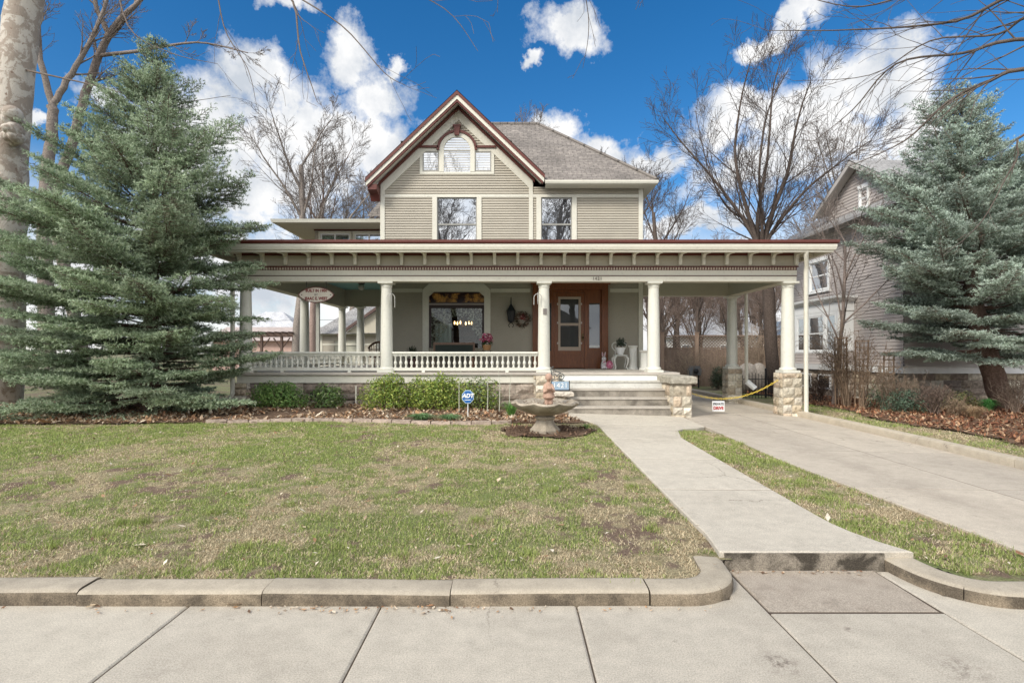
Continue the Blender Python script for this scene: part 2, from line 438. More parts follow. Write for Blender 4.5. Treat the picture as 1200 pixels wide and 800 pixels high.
# ================================================================ GROUND
def xl(y): return 1.76 - 0.42*np.clip((np.asarray(y, float)-11.2)/1.2, 0, 1)**1.5
def xr(y):
    y = np.asarray(y, float)
    return 3.08 + 0.25*np.clip((5.4-y)/0.87, 0, 1)**2
def xd(y): return 4.32 - 0.28*np.clip((np.asarray(y, float)-4.6)/3.5, 0, 1)
def ybed(x):
    return np.interp(x, [-30,-14,-8,-5.5,-4,-2.5,-1.6,-0.6,0.0,2.0], [10.6,10.9,11.05,11.35,11.6,11.45,11.3,11.3,11.5,11.6])
def fountain_soil(x, y):
    a = np.arctan2(y-10.5, x-0.62)
    return (np.hypot((x-0.66)/0.88, (y-10.5)/0.66) < 1 + 0.07*np.sin(a*5+1) + 0.05*np.sin(a*9))
def in_left_lawn(x, y, tight=0):
    r = 0.205 if tight else 0.34
    core = np.where(x < 1.27, y > (4.12-0.05*(fbm(x*7, y*0, 95, 2)-0.3) if tight else 4.0), ((x-1.27)**2+(y-4.33)**2 < r*r) | ((y > 4.33) & (x < 1.27+r)) | (y > (4.60 if tight else 4.5)))
    edge = 0.075*(fbm(x*5+2, y*5, 91, 3)-0.42) if tight else 0.03
    return (x > -17) & (x < xl(y)+edge) & core & (y < ybed(x)) & ~fountain_soil(x, y)
def in_strip(x, y, tight=0):
    lo = (4.10 if tight else 3.95) + 0.46*np.clip((3.64-x)/0.30, 0, 1)**2
    e = 0.085*(fbm(x*5+2, y*5, 93, 3)-0.42) if tight else 0.03
    return (x > xr(y)-e) & (x < xd(y)+e) & (y > lo) & (y < 10.95 - 0.9*np.abs((x-3.6)/0.5)**2*0.6)
def xbr(y): return 9.15 + 0.25*np.sin(np.asarray(y)*1.3) + 0.04*(np.asarray(y)-12)
def in_right_verge(x, y, tight=0): return (x > 7.5) & (x < xbr(y)) & (y > 4.2) & (y < 24)

# --- big ground sheet
gx = np.unique(np.concatenate([np.linspace(-400,-40,9), np.linspace(-40,40,81), np.linspace(40,400,9)]))
gy = np.unique(np.concatenate([np.linspace(-120,-8,8), np.linspace(-8,3,23), np.linspace(3,30,109), np.linspace(30,700,18)]))
GX, GY = np.meshgrid(gx, gy)
GZ = g(GX, GY) - 0.055
front = GY < 4.62
GZ = np.where(front, -0.06, GZ)
road = GY < 0.2
GZ = np.where(road, -0.30, GZ)
V = np.stack([GX.ravel(), GY.ravel(), GZ.ravel()], 1)
nxg = len(gx); nyg = len(gy)
ii, jj = np.meshgrid(np.arange(nxg-1), np.arange(nyg-1))
a = (jj*nxg+ii).ravel()
Fq = np.stack([a, a+1, a+nxg+1, a+nxg], 1)
gm, t, b = nt('yard soil and dormant turf'); co = objco(t)
c = mixc(t, ramp(t, noise(t, co, 0.7, 6, 0.6), 0.35, 0.65), (0.15,0.105,0.07), (0.17,0.19,0.075))
c = mixc(t, 0.5, c, ramp(t, noise(t, co, 30, 5, 0.7), 0.3, 0.7), 'OVERLAY')
L(t, c, b.inputs['Base Color']); b.inputs['Roughness'].default_value = 0.95
bump(t, b, noise(t, co, 25, 5, 0.7), 0.8, 0.04)
tag(np_mesh('ground', V, Fq, gm, smooth=True), kind='structure')

# --- lawn sheets (vertex coloured turf: green, straw, bare earth patches)
def turf_mix(x, y):
    """returns fraction green, straw, soil"""
    soil = fbm(x*0.85+3, y*0.85, 5, 5)
    soil2 = fbm(x*3.1, y*3.1, 9, 4)
    patch = np.exp(-(((x+5.1)/1.3)**2+((y-6.9)/0.75)**2)) + 0.8*np.exp(-(((x+3.6)/0.8)**2+((y-8.2)/0.6)**2)) \
          + 0.75*np.exp(-(((x+4.3)/1.6)**2+((y-4.5)/0.35)**2)) + 0.6*np.exp(-(((x-1.2)/0.7)**2+((y-5.4)/0.9)**2)) + 0.5*np.exp(-(((x+0.2)/1.6)**2+((y-6.2)/0.6)**2))
    s = np.clip((soil*0.26+soil2*0.36+fbm(x*8.5, y*8.5, 15, 3)*0.38 - 0.59 + 0.085*patch)/0.07, 0, 1)
    gr = np.clip((fbm(x*0.7+9, y*0.7+4, 21, 4)*0.38 + fbm(x*2.6, y*2.6, 31, 3)*0.30 + fbm(x*8, y*8, 33, 3)*0.32 - 0.435)/0.12, 0, 1)
    gr = gr*0.75 + 0.25*np.clip((y-7)/3, 0, 1)*np.clip(-x/3, 0, 1)
    return gr*(1-s), (1-gr)*(1-s), s
CG = np.array([0.15,0.205,0.06]); CS = np.array([0.44,0.375,0.23]); CB = np.array([0.19,0.135,0.10])
def lawn(name, x0, x1, y0, y1, fn, step=0.045, dz=0.0):
    xs = np.arange(x0, x1, step); ys = np.arange(y0, y1, step)
    X, Y = np.meshgrid(xs, ys); xx = X.ravel(); yy = Y.ravel()
    zz = g(xx, yy) + dz - 0.012 + 0.03*(fbm(xx*4, yy*4, 3, 3)-0.5)
    n = len(xs); m = len(ys)
    ii, jj = np.meshgrid(np.arange(n-1), np.arange(m-1)); a = (jj*n+ii).ravel()
    keep = fn(xx[a]+step/2, yy[a]+step/2)
    a = a[keep]; Fq = np.stack([a, a+1, a+n+1, a+n], 1)
    gr, st, so = turf_mix(xx, yy)
    col = gr[:,None]*CG*0.9 + st[:,None]*CS*0.70 + so[:,None]*CB
    used = np.unique(Fq); remap = np.zeros(len(xx), int); remap[used] = np.arange(len(used))
    return tag(np_mesh(name, np.stack([xx,yy,zz],1)[used], remap[Fq], SOILM, col=col[used], smooth=True), kind='structure')
lawn('lawn', -17, 1.9, 4.0, 11.7, in_left_lawn)
lawn('lawn', 2.9, 4.45, 4.0, 11.0, in_strip, 0.03)
lawn('lawn', 7.45, 10.4, 4.3, 24, in_right_verge, 0.07)

def blades(name, x, y, hmul, label_kind='stuff', dz=0.0, cols=None):
    n = len(x)
    gr, st, so = turf_mix(x, y)
    u = RNG.random(n)
    keep = RNG.random(n) > so*0.82
    isg = u < gr/(gr+st+1e-6)*0.78
    ln = np.where(isg, RNG.uniform(0.02,0.05,n), RNG.uniform(0.02,0.045,n))*hmul
    tuft = fbm(x*5, y*5, 77, 3); ln = ln*np.where(isg, 0.55+0.95*tuft, 0.9)
    lean = np.where(isg, RNG.uniform(0.2,1.0,n), RNG.uniform(0.7,1.5,n))
    az = RNG.uniform(0, 2*np.pi, n); w = RNG.uniform(0.0026,0.0050,n)*np.where(y>8,1.4,1.0)
    z = g(x, y) - 0.012 + dz
    dx = np.cos(az); dy = np.sin(az)
    base = np.stack([x,y,z],1)
    side = np.stack([-dy,dx,np.zeros(n)],1)*w[:,None]
    tip = base + np.stack([dx*np.sin(lean), dy*np.sin(lean), np.cos(lean)],1)*ln[:,None]
    tip[:,2] = np.maximum(tip[:,2], base[:,2]+0.012)
    cg = np.array([0.22,0.30,0.065]); cg2 = np.array([0.45,0.48,0.18]); cs = np.array([0.78,0.67,0.45]); cs2 = np.array([0.40,0.30,0.19])
    r = RNG.random(n)[:,None]
    c = np.where(isg[:,None], cg*(1-r)+cg2*r, cs*(1-r)+cs2*r)*RNG.uniform(0.75,1.2,n)[:,None]
    sel = keep
    V = np.stack([base-side, base+side, tip],1)[sel].reshape(-1,3)
    C = np.repeat(c[sel],3,axis=0)
    Fq = np.arange(len(V)).reshape(-1,3)
    return tag(np_mesh(name, V, Fq, GRASSM, col=C), kind=label_kind, cat='grass')
def scatter(n, x0, x1, y0, y1, fn, power=0.0):
    x = RNG.uniform(x0,x1,n); u = RNG.random(n)
    y = y0 + (y1-y0)*u**(1+power)
    k = fn(x,y,1) & (np.abs(x)/np.maximum(y,0.1) < 1.03)
    return x[k], y[k]
x, y = scatter(420000, -12.5, 1.78, 4.1, 11.7, in_left_lawn, 0.35)
tag(blades('grass', x, y, 1.0), 'short patchy spring grass over the front lawn left of the walk')
x, y = scatter(60000, 3.0, 4.4, 4.2, 11.0, in_strip, 0.2)
tag(blades('grass', x, y, 1.15), 'short grass in the narrow strip between walk and driveway')
x, y = scatter(40000, 7.55, 10.2, 6.5, 17, in_right_verge)
tag(blades('grass', x, y, 1.5), 'thin grass beside the driveway kerb at the right')
# some taller single tufts in the lawn
tx = []; ty = []
for (px, py) in [(118,626),(78,563),(142,613),(168,612),(250,600),(470,650),(735,690),(690,560),(648,575),(868,520),(845,515),(892,540),(940,568),(520,575),(340,590),(400,640),(60,640),(290,640),(560,610),(620,650),(740,570),(765,620)]:
    Y = F*1.65/(py-413)
    for k in range(3): Y = F*(CH-gf((px-600)/F*Y, Y))/(py-413)
    X = (px-600)/F*Y
    tx.append(RNG.normal(X, 0.045, 130)); ty.append(RNG.normal(Y, 0.045, 130))
x = np.concatenate(tx); y = np.concatenate(ty); k = in_left_lawn(x,y)|in_strip(x,y)
_tm = turf_mix; turf_mix = lambda x, y: (np.ones_like(x), np.zeros_like(x), np.zeros_like(x))
tag(blades('grass', x[k], y[k], 2.0), 'small taller tufts of fresh grass dotted over the lawn'); turf_mix = _tm

# --- planting beds
def bed(name, x0,x1,y0,y1, fn, step, dz, col):
    xs = np.arange(x0,x1,step); ys = np.arange(y0,y1,step)
    X,Y = np.meshgrid(xs,ys); xx=X.ravel(); yy=Y.ravel()
    zz = g(xx,yy)+dz+0.05*(fbm(xx*3,yy*3,44,3)-0.5)
    n=len(xs); m=len(ys); ii,jj=np.meshgrid(np.arange(n-1),np.arange(m-1)); a=(jj*n+ii).ravel()
    a=a[fn(xx[a]+step/2,yy[a]+step/2)]
    Fq=np.stack([a,a+1,a+n+1,a+n],1)
    cc = np.array(col)*(0.6+0.9*fbm(xx*6,yy*6,8,4))[:,None]
    used=np.unique(Fq); rm=np.zeros(len(xx),int); rm[used]=np.arange(len(used))
    return tag(np_mesh(name, np.stack([xx,yy,zz],1)[used], rm[Fq], SOILM, col=cc[used], smooth=True), kind='structure')
def in_left_bed(x,y): return (((y > ybed(x)-0.02) & (x < xl(y)) & (y < 14.15)) | fountain_soil(x,y)) & (x > -17) & (x < xl(y)-0.05)
def in_right_bed(x,y): return (x > xbr(y)-0.03) & (y > 8) & (y < 24) & (x < 24)
bed('garden_bed', -17, 1.75, 9.4, 14.2, in_left_bed, 0.08, 0.015, (0.15,0.10,0.07))
bed('garden_bed', 9, 24, 8, 24, in_right_bed, 0.15, 0.02, (0.16,0.105,0.07))

def leaves(name, x, y, pal, size, label, dz=0.02, flat=0.5, parent=None):
    n=len(x); az=RNG.uniform(0,2*np.pi,n); s=np.exp(RNG.normal(-0.1,0.38,n))*size
    tilt=RNG.normal(0,flat,n); curl=RNG.uniform(-0.2,0.6,n)
    base=np.array([[-1,0,0],[0,-0.42,0],[1,0,0],[0,0.42,0]],float)
    P=np.repeat(base[None],n,0)*s[:,None,None]
    P[:,1,2]+=curl*s*0.5; P[:,3,2]+=curl*s*0.5
    ct,stt=np.cos(tilt),np.sin(tilt)
    X=P[:,:,0]*ct[:,None]-P[:,:,2]*stt[:,None]; Z=P[:,:,0]*stt[:,None]+P[:,:,2]*ct[:,None]
    ca,sa=np.cos(az)[:,None],np.sin(az)[:,None]
    V=np.stack([X*ca-P[:,:,1]*sa+x[:,None], X*sa+P[:,:,1]*ca+y[:,None], Z+(g(x,y)+dz+RNG.uniform(0,0.03,n))[:,None]],2)
    pal=np.array(pal); c=pal[RNG.integers(0,len(pal),n)]*RNG.uniform(0.7,1.25,n)[:,None]
    return tag(np_mesh(name, V.reshape(-1,3), np.arange(4*n).reshape(-1,4), DEADL, col=np.repeat(c,4,0), parent=parent), label, 'fallen leaves', kind='stuff')
PALO=[(0.50,0.31,0.18),(0.40,0.24,0.13),(0.30,0.16,0.09),(0.60,0.46,0.32),(0.18,0.11,0.07),(0.50,0.37,0.25),(0.66,0.56,0.43),(0.36,0.27,0.19)]
PALD=[(0.36,0.17,0.09),(0.28,0.12,0.07),(0.20,0.09,0.055),(0.44,0.26,0.15),(0.14,0.07,0.045),(0.52,0.36,0.23)]
x=RNG.uniform(-13,1.5,17000); y=RNG.uniform(10.6,14.1,17000); k=in_left_bed(x,y)&~fountain_soil(x,y); k&=(fbm(x*1.5,y*1.5,61,3)+RNG.normal(0,.05,17000)>0.43)|(x<-6.5)
leaves('fallen_leaves', x[k], y[k], PALO, 0.05, 'orange and tan dry leaves covering the bed along the porch', 0.03)
x=RNG.uniform(-0.6,1.9,1500); y=RNG.uniform(9.5,11.6,1500); k=fountain_soil(x,y)&(x<xl(y))
leaves('fallen_leaves', x[k], y[k], [(0.16,0.10,0.07),(0.24,0.14,0.09),(0.36,0.24,0.16),(0.10,0.065,0.045)], 0.035, 'dark leaf mulch round the foot of the stone fountain', 0.03)
x=RNG.uniform(9.0,22,34000); y=RNG.uniform(8,22,34000); k=in_right_bed(x,y)&(x/y<1.05)
leaves('fallen_leaves', x[k], y[k], PALD, 0.05, 'red brown leaf litter under the shrubs at the right', 0.03, 0.7)
x=RNG.uniform(-11,4.4,2600); y=RNG.uniform(4.2,11.2,2600); k=in_left_lawn(x,y)|in_strip(x,y)
leaves('fallen_leaves', x[k], y[k], PALO+[(0.7,0.62,0.5)]*2, 0.02, 'small scattered dry leaf bits over the lawn', 0.02, 0.3)
x=np.concatenate([RNG.normal(-1.25,0.35,60),RNG.normal(-0.35,0.25,60),RNG.uniform(-4,1.6,60),RNG.uniform(1.8,3.0,50)]); y=np.concatenate([3.86-np.abs(RNG.normal(0,0.05,180)),4.49-np.abs(RNG.normal(0,0.04,50))])
dd=leaves('leaf_litter', x, y, PALO, 0.014, 'leaf crumbs and twigs gathered along the foot of the kerb', 0, 0.3)
me=dd.data; vv=np.zeros(len(me.vertices)*3,np.float32); me.vertices.foreach_get('co',vv); vv=vv.reshape(-1,3); vv[:,2]=RNG.uniform(0.006,0.016,len(vv)); me.vertices.foreach_set('co',vv.ravel())

# single big leaves
def big_leaf(px, py, zg, s, az, col, label):
    Y=F*(CH-zg)/(py-413); X=(px-600)/F*Y
    mb=MB(); prof=[(-1,0.03),(-0.6,0.3),(-0.25,0.22),(-0.1,0.52),(0.25,0.34),(0.4,0.42),(0.7,0.2),(1,0.02)]
    c,sn=math.cos(az),math.sin(az); vs=[]
    for (u,w) in prof:
        for sd in (-1,0,1):
            lx=u*s; ly=w*sd*s; lz=0.008+abs(sd)*w*s*0.55+0.12*s*u*u
            vs.append((X+lx*c-ly*sn,Y+lx*sn+ly*c,zg+lz))
    fs=[]
    for i in range(len(prof)-1):
        for k in range(2): fs.append((i*3+k,i*3+k+1,i*3+k+4,i*3+k+3))
    mb.c=col; mb.add(vs,fs)
    o=mb.build('dead_leaf', DEADL, colors=True, smooth=True)
    return tag(o, label, 'leaf')
big_leaf(277,709,0.003,0.062,0.15,(0.50,0.36,0.23),'big curled tan leaf against the foot of the kerb')
big_leaf(108,711,0.003,0.04,0.9,(0.56,0.44,0.30),'pale lobed leaf on the sidewalk at lower left')
big_leaf(1026,664,0.003,0.06,0.7,(0.46,0.30,0.17),'orange brown leaf in the corner below the walk step')
big_leaf(504,711,0.003,0.03,0.3,(0.36,0.20,0.11),'small dark leaf among crumbs at the kerb foot')
big_leaf(106,566,0.16,0.07,0.1,(0.62,0.48,0.33),'long pale leaf lying on the bare patch of lawn')
big_leaf(270,577,0.16,0.06,1.2,(0.70,0.62,0.50),'whitish leaf standing in the middle of the lawn')
big_leaf(164,640,0.11,0.05,0.2,(0.58,0.50,0.38),'flat grey leaf in the grass near the kerb')

# --- paving
def slab(mb, pts, depth=0.09, rnd=0.012):
    """concrete slab with eased edges; pts (x,y,z) counter-clockwise"""
    c=Vector((sum(p[0] for p in pts)/len(pts), sum(p[1] for p in pts)/len(pts),0))
    n=len(pts); P=[Vector(p) for p in pts]; ins=[]
    for i in range(n):
        d1=(P[i]-P[i-1]); d1.z=0; d1.normalize(); d2=(P[(i+1)%n]-P[i]); d2.z=0; d2.normalize()
        nn=(Vector((-d1.y,d1.x,0))+Vector((-d2.y,d2.x,0))); nn.normalize()
        k=max(0.4,nn.dot(Vector((-d1.y,d1.x,0)))); ins.append(P[i]+nn*(rnd/k))
    vs=[p for p in ins]+[p-Vector((0,0,rnd*0.7)) for p in P]+[p-Vector((0,0,depth)) for p in P]
    fs=[tuple(range(n))]
    for i in range(n):
        j=(i+1)%n; fs.append((i,n+i,n+j,j)); fs.append((n+i,2*n+i,2*n+j,n+j))
    mb.add(vs,fs)
gp=0.0055
jx=[-13.3,-11.9,-10.55,-9.2,-7.85,-6.45,-5.05,-3.68,-2.30,-0.93,0.46,1.785,3.0,4.35,5.7,7.05,8.4]
sw=MB()
for i in range(len(jx)-1):
    a,b_=jx[i]+gp,jx[i+1]-gp
    y1=3.87 if i!=11 else 3.785
    if i==11: slab(sw,[(a,2.0,0),(b_,2.0,0),(b_,3.780,0),(a,3.780,0)])
    elif i in (10,12): 
        if i==10: slab(sw,[(a,2.0,0),(b_,2.0,0),(b_,4.50,0),(1.70,4.50,0),(1.60,4.0,0),(1.30,3.9,0),(a,3.9,0)])
        else: slab(sw,[(a,2.0,0),(b_,2.0,0),(b_,3.9,0),(3.5,3.9,0),(3.2,4.05,0),(3.13,4.5,0),(a,4.5,0)])
    else: slab(sw,[(a,2.0,0),(b_,2.0,0),(b_,3.9,0),(a,3.9,0)])
tag(sw.build('sidewalk',CONC,keep=True),kind='structure')
pd=MB(); slab(pd,[(1.80,3.80,-0.004),(2.985,3.80,-0.004),(2.99,4.52,0.002),(1.80,4.52,0.002)])
tag(pd.build('sidewalk',CONCP,keep=True),kind='structure')
# walk
wz=lambda x,y: gf(x,y)+0.022+0.02*math.exp(-max(0,y-4.53))
wk=MB(); jy=[4.53,6.45,8.1,9.75,11.4,12.95]
for i in range(len(jy)-1):
    a,b_=jy[i]+(0.006 if i else 0),jy[i+1]-0.006
    ys=np.linspace(a,b_,9 if i in (0,3,4) else 5)
    Rr=[]; 
    for yv in ys:
        r_=float(xr(yv))
        if yv>9.9: r_=float(np.interp(yv,[9.9,10.9,11.3],[3.08,3.3,4.02]))
        Rr.append((r_,yv))
    Ll=[(float(xl(yv)) if yv>5.2 else 1.74+0.03*math.sin(yv*4),yv) for yv in ys]
    pts=Rr+Ll[::-1]
    slab(wk,[(p[0],p[1],wz(p[0],p[1])) for p in pts],0.08)
tag(wk.build('walkway',CONCW,keep=True),kind='structure')
jt=MB(); jt.box(1.785,3.0,3.775,3.805,-0.05,-0.006)
for v in jx[1:-1]: jt.box(v-0.007,v+0.007,2.0,3.86 if v not in (1.785,3.0) else 4.5,-0.05,-0.012)
for v in jy[1:-1]:
    xa,xb=float(xl(v))+.01,float(xr(v)) if v<9.9 else float(np.interp(v,[9.9,10.9,11.3],[3.08,3.3,4.0])); z=wz(2.4,v)
    jt.add([(xa,v-.011,wz(xa,v)-.004),(xb,v-.011,wz(xb,v)-.004),(xb,v+.011,wz(xb,v)-.004),(xa,v+.011,wz(xa,v)-.004)],[(0,1,2,3)])
for v in [2.2,4.2,6.6,9.0,11.4,13.8,16.2,18.6,21.0]:
    xa=float(xd(v)) if v<12.9 else 4.1; jt.add([(xa,v-.008,gf(xa,v)+.012),(7.28,v-.008,gf(7.28,v)+.012),(7.28,v+.008,gf(7.28,v)+.012),(xa,v+.008,gf(xa,v)+.012)],[(0,1,2,3)])
for v in np.arange(4.2,22,1.2): jt.add([(5.745,v,gf(5.75,v)+.0135),(5.762,v,gf(5.75,v)+.0135),(5.762,v+1.2,gf(5.75,v+1.2)+.0135),(5.745,v+1.2,gf(5.75,v+1.2)+.0135)],[(0,1,2,3)])
tag(jt.build('joint_dirt',plain('dirt in the paving joints',(0.085,0.062,0.045),.95),keep=True),kind='structure')
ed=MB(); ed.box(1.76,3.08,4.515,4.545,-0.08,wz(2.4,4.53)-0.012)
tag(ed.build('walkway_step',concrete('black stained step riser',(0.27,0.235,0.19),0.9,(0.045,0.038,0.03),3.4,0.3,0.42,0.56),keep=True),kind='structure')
# driveway
dr=MB(); dj=[2.2,4.2,6.6,9.0,11.4,13.8,16.2,18.6,21.0,23.5,26.0,29.0]
for i in range(len(dj)-1):
    a,b_=dj[i]+0.004,dj[i+1]-0.004
    for (lo,hi) in ((None,5.75),(5.757,7.32)):
        ys=np.linspace(a,b_,4)
        l=[((float(xd(v)) if v<12.9 else 4.1) if lo is None else lo,v) for v in ys]
        pts=[(hi,v) for v in ys]+l[::-1]
        slab(dr,[(p[0],p[1],gf(p[0],p[1])+0.016) for p in pts],0.08,0.008)
tag(dr.build('driveway',CONCD,keep=True),kind='structure')

# kerbs
def kerb(name, path, segs_at, mats, prof=None, dzf=None):
    mb=MB(); prof=prof or [(0,-0.06),(0.0,0.062),(-0.008,0.082),(-0.028,0.098),(-0.06,0.103),(-0.20,0.106),(-0.235,0.10),(-0.25,0.085),(-0.25,-0.06)]
    # cumulative split
    for s in segs_at:
        mb.sweep([path[k] for k in s] if not isinstance(s[0],tuple) else s, prof)
    o=mb.build(name,mats,keep=True,smooth=True)
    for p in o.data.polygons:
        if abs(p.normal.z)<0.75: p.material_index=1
    return tag(o,kind='structure')
arc=[(1.27+0.45*math.sin(t),3.88+0.45*(1-math.cos(t))) for t in np.linspace(0,math.pi/2,9)]+[(1.735,4.46),(1.745,4.53)]
segs=[]; e=[-16,-14.6,-13.2,-11.9,-10.5,-9.2,-7.8,-6.45,-5.1,-3.1,-1.78,-0.44,0.98]
for i in range(len(e)-1): q=RNG.normal(0,0.005,4); segs.append([(e[i]+0.004,3.88+q[0],q[1]),((e[i]+e[i+1])/2,3.88+q[3]*.6,(q[1]+q[2])/2),(e[i+1]-0.004,3.88+q[2],q[2])])
segs.append([(0.988,3.88)]+arc[:4]); segs.append([(arc[3][0]+0.006,arc[3][1]+0.004)]+arc[4:])
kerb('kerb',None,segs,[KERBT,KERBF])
arc2=[(3.085,4.53),(3.09,4.42)]+[(3.60-0.50*math.cos(t),3.83+0.55*(1-math.sin(t))) for t in np.linspace(0.15,math.pi/2,9)]
segs=[arc2[:7],[(arc2[6][0]+0.005,arc2[6][1]-0.004)]+arc2[7:]+[(3.9,3.83)],[(3.908,3.83),(4.3,3.83)]]
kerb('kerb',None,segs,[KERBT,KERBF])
pk=[(0,-0.06),(0.0,0.10),(-0.012,0.13),(-0.05,0.15),(-0.16,0.155),(-0.21,0.14),(-0.23,0.10),(-0.23,-0.06)]
segs=[]
def kx(y): return 7.28+0.02*math.sin(y*0.7)
yy=[29,26.5,24,21.5,19,16.6,14.4,12.2,10.0,7.9,6.0,4.4]
for i in range(len(yy)-1):
    q=np.linspace(yy[i]-0.004,yy[i+1]+0.004,4); segs.append([(kx(v),float(v),gf(7.3,v)) for v in q])
kerb('kerb',None,segs,[KERBT,KERBT],pk)
# low stone edging of the bed
be=MB()
xs=np.arange(-6.3,-0.4,0.42)
for i,xv in enumerate(xs):
    x2=xv+0.414; ya=float(ybed(xv)); yb=float(ybed(x2)); z=gf(xv,ya)
    h=0.055+RNG.normal(0,0.007); w=0.12
    be.c=tuple(np.array([0.38,0.30,0.245])*RNG.uniform(0.8,1.15))
    be.add([(xv,ya-0.05,z-0.05),(x2,yb-0.05,z-0.05),(x2,yb+w,z-0.05),(xv,ya+w,z-0.05),(xv+.01,ya-0.035,z+h),(x2-.01,yb-0.035,z+h),(x2-.01,yb+w,z+h),(xv+.01,ya+w,z+h)],
           [(0,3,2,1),(4,5,6,7),(0,1,5,4),(1,2,6,5),(2,3,7,6),(3,0,4,7)])
tag(be.build('bed_edging',STONE,keep=True,colors=True),kind='structure')
# street behind the camera
rd,t,b=nt('asphalt'); co=objco(t); L(t,mixc(t,noise(t,co,40,4),(0.04,0.04,0.042),(0.07,0.068,0.066)),b.inputs['Base Color']); b.inputs['Roughness'].default_value=0.9
rm=MB(); rm.box(-200,200,-9.5,-0.6,-0.30,-0.25); tag(rm.build('road',rd,keep=True),kind='structure')
# ================================================================ HOUSE
W = 17.5          # plane of the front wall
FZ = 1.29         # porch floor
house = thing('house', (0, 17.5, 0.36), 'sage green two storey gabled house with oxblood trim and a deep columned front porch', 'house')
def part(mb, name, mat, parent=None, **k): return mb.build(name, mat, parent or house, **k)

def siding(mb, O, u, n, U0, U1, Z0, Z1, holes=(), exp=0.08, clip=None, lip=0.03):
    """lap boards on a vertical plane: O origin (x,y), u direction, n outward normal"""
    z = Z0
    def P(uu, zz, o): return (O[0]+u[0]*uu+n[0]*o, O[1]+u[1]*uu+n[1]*o, zz)
    while z < Z1-1e-4:
        zt = min(z+exp, Z1)
        cuts = sorted({z, zt} | {h for ho in holes for h in ho[2:4] if z < h < zt})
        for a, b_ in zip(cuts[:-1], cuts[1:]):
            zm = (a+b_)/2
            lo, hi = (U0, U1) if clip is None else clip(zm)
            if hi-lo < 0.02: continue
            iv = [(lo, hi)]
            for (h0, h1, hz0, hz1) in holes:
                if hz0 < zm < hz1:
                    nv = []
                    for (p, q) in iv:
                        if h1 <= p or h0 >= q: nv.append((p, q)); continue
                        if h0 > p: nv.append((p, h0))
                        if h1 < q: nv.append((h1, q))
                    iv = nv
            oa = lip*(1-(a-z)/exp)+0.002; ob = lip*(1-(b_-z)/exp)+0.002
            for (p, q) in iv:
                mb.quad(P(p,a,oa), P(q,a,oa), P(q,b_,ob), P(p,b_,ob))
                if a == z: mb.quad(P(p,a,0), P(q,a,0), P(q,a,oa), P(p,a,oa))
        z = zt

XL, XM, XR = -4.18, 0.60, 4.16
# openings (x0,x1,z0,z1) in the front wall
PWX0, PWX1, PWZ0, PWZ1 = -2.66, -0.89, 1.95, 3.83
DX0, DX1, DZ0, DZ1 = 0.66, 3.06, FZ, 3.98
w2 = [(-2.40,-1.125,5.0,6.76),(0.93,1.92,5.0,6.76)]
mb = MB()
holes = [(PWX0,PWX1,PWZ0,PWZ1),(DX0,DX1,DZ0,DZ1)] + w2
siding(mb, (0,W), (1,0), (0,-1), XL, XR, FZ, 7.10, holes)
part(mb, 'wall', SAGE)
GS = 0.954; GAX, GAZ = -1.71, 9.86
mb = MB()
siding(mb, (0,W-0.004), (1,0), (0,-1), XL, XM, 7.06, 9.6, (), clip=lambda z: (max(XL, GAX-(GAZ-0.16-z)/GS), min(XM, GAX+(GAZ-0.16-z)/GS)))
mb.prism([(XL,7.0),(XM,7.0),(GAX,9.72)], 'y', W+0.002, W+0.03)
part(mb, 'gable_wall', SAGE)
mb = MB()
siding(mb, (XR,W), (0,1), (1,0), 0, 6.1, FZ, 7.1); part(mb, 'wall', SAGE)
mb = MB()
siding(mb, (XL,W), (0,1), (-1,0), 0, 6.1, FZ, 7.1); part(mb, 'wall', SAGE)
mb = MB()
mb.box(XL+0.01,XR-0.01,23.6,23.72,0.2,7.1); mb.box(XL+0.02,XR-0.02,W+0.2,23.6,4.4,4.5); mb.box(XL+0.02,XR-0.02,W+0.2,23.6,7.0,7.06)
mb.box(-0.40,-0.30,W+0.02,23.6,FZ,4.4); mb.box(XL+0.02,0-.4,20.9,21.0,FZ,4.4)
mb.box(XL+0.02,XR-0.02,W+0.02,23.6,FZ-0.1,FZ); mb.box(-0.05,XR-.05,W+0.5,W+0.6,FZ,4.4)
part(mb, 'partition_or_backing', plain('dark interior plaster', (0.12,0.075,0.05), 0.9))
mb = MB(); mb.box(XL+0.03,XR-0.03,W+0.35,W+0.40,4.55,7.0); mb.box(XL+.6,XM-.6,W+0.06,W+0.08,7.2,8.6); part(mb, 'partition_or_backing', DARK)  # dark sheets backing the upper window glass in place of unlit rooms

# corner boards, belt and frieze boards
mb = MB()
for x0, x1 in ((XL-0.02, XL+0.11), (XM-0.06, XM+0.07), (XR-0.11, XR+0.02)):
    mb = MB(); mb.box(x0, x1, W-0.045, W+0.0, FZ if abs(x0-XM) > 1 else 4.58, 7.10 if x0 > 2 or x0 < -3 else 7.22)
    if x0 > 2: mb.box(XR+0.0, XR+0.045, W+0.002, W+0.12, FZ, 7.05)
    if x0 < -3: mb.box(XL-0.045, XL, W+0.002, W+0.12, FZ, 7.05)
    part(mb, 'corner_board', CREAM)
for a, b_, z0, z1, yy in ((XL+0.112, XM-0.062, 6.765, 6.86, .04), (XM+0.072, XR-0.112, 6.765, 6.86, .04), (XL+0.112, -2.87, 3.73, 3.84, .03), (-0.68, 0.59, 3.73, 3.84, .03), (3.14, XR-0.112, 3.73, 3.84, .03)):
    mb = MB(); mb.box(a, b_, W-yy, W, z0, z1); part(mb, 'belt_board', CREAM)

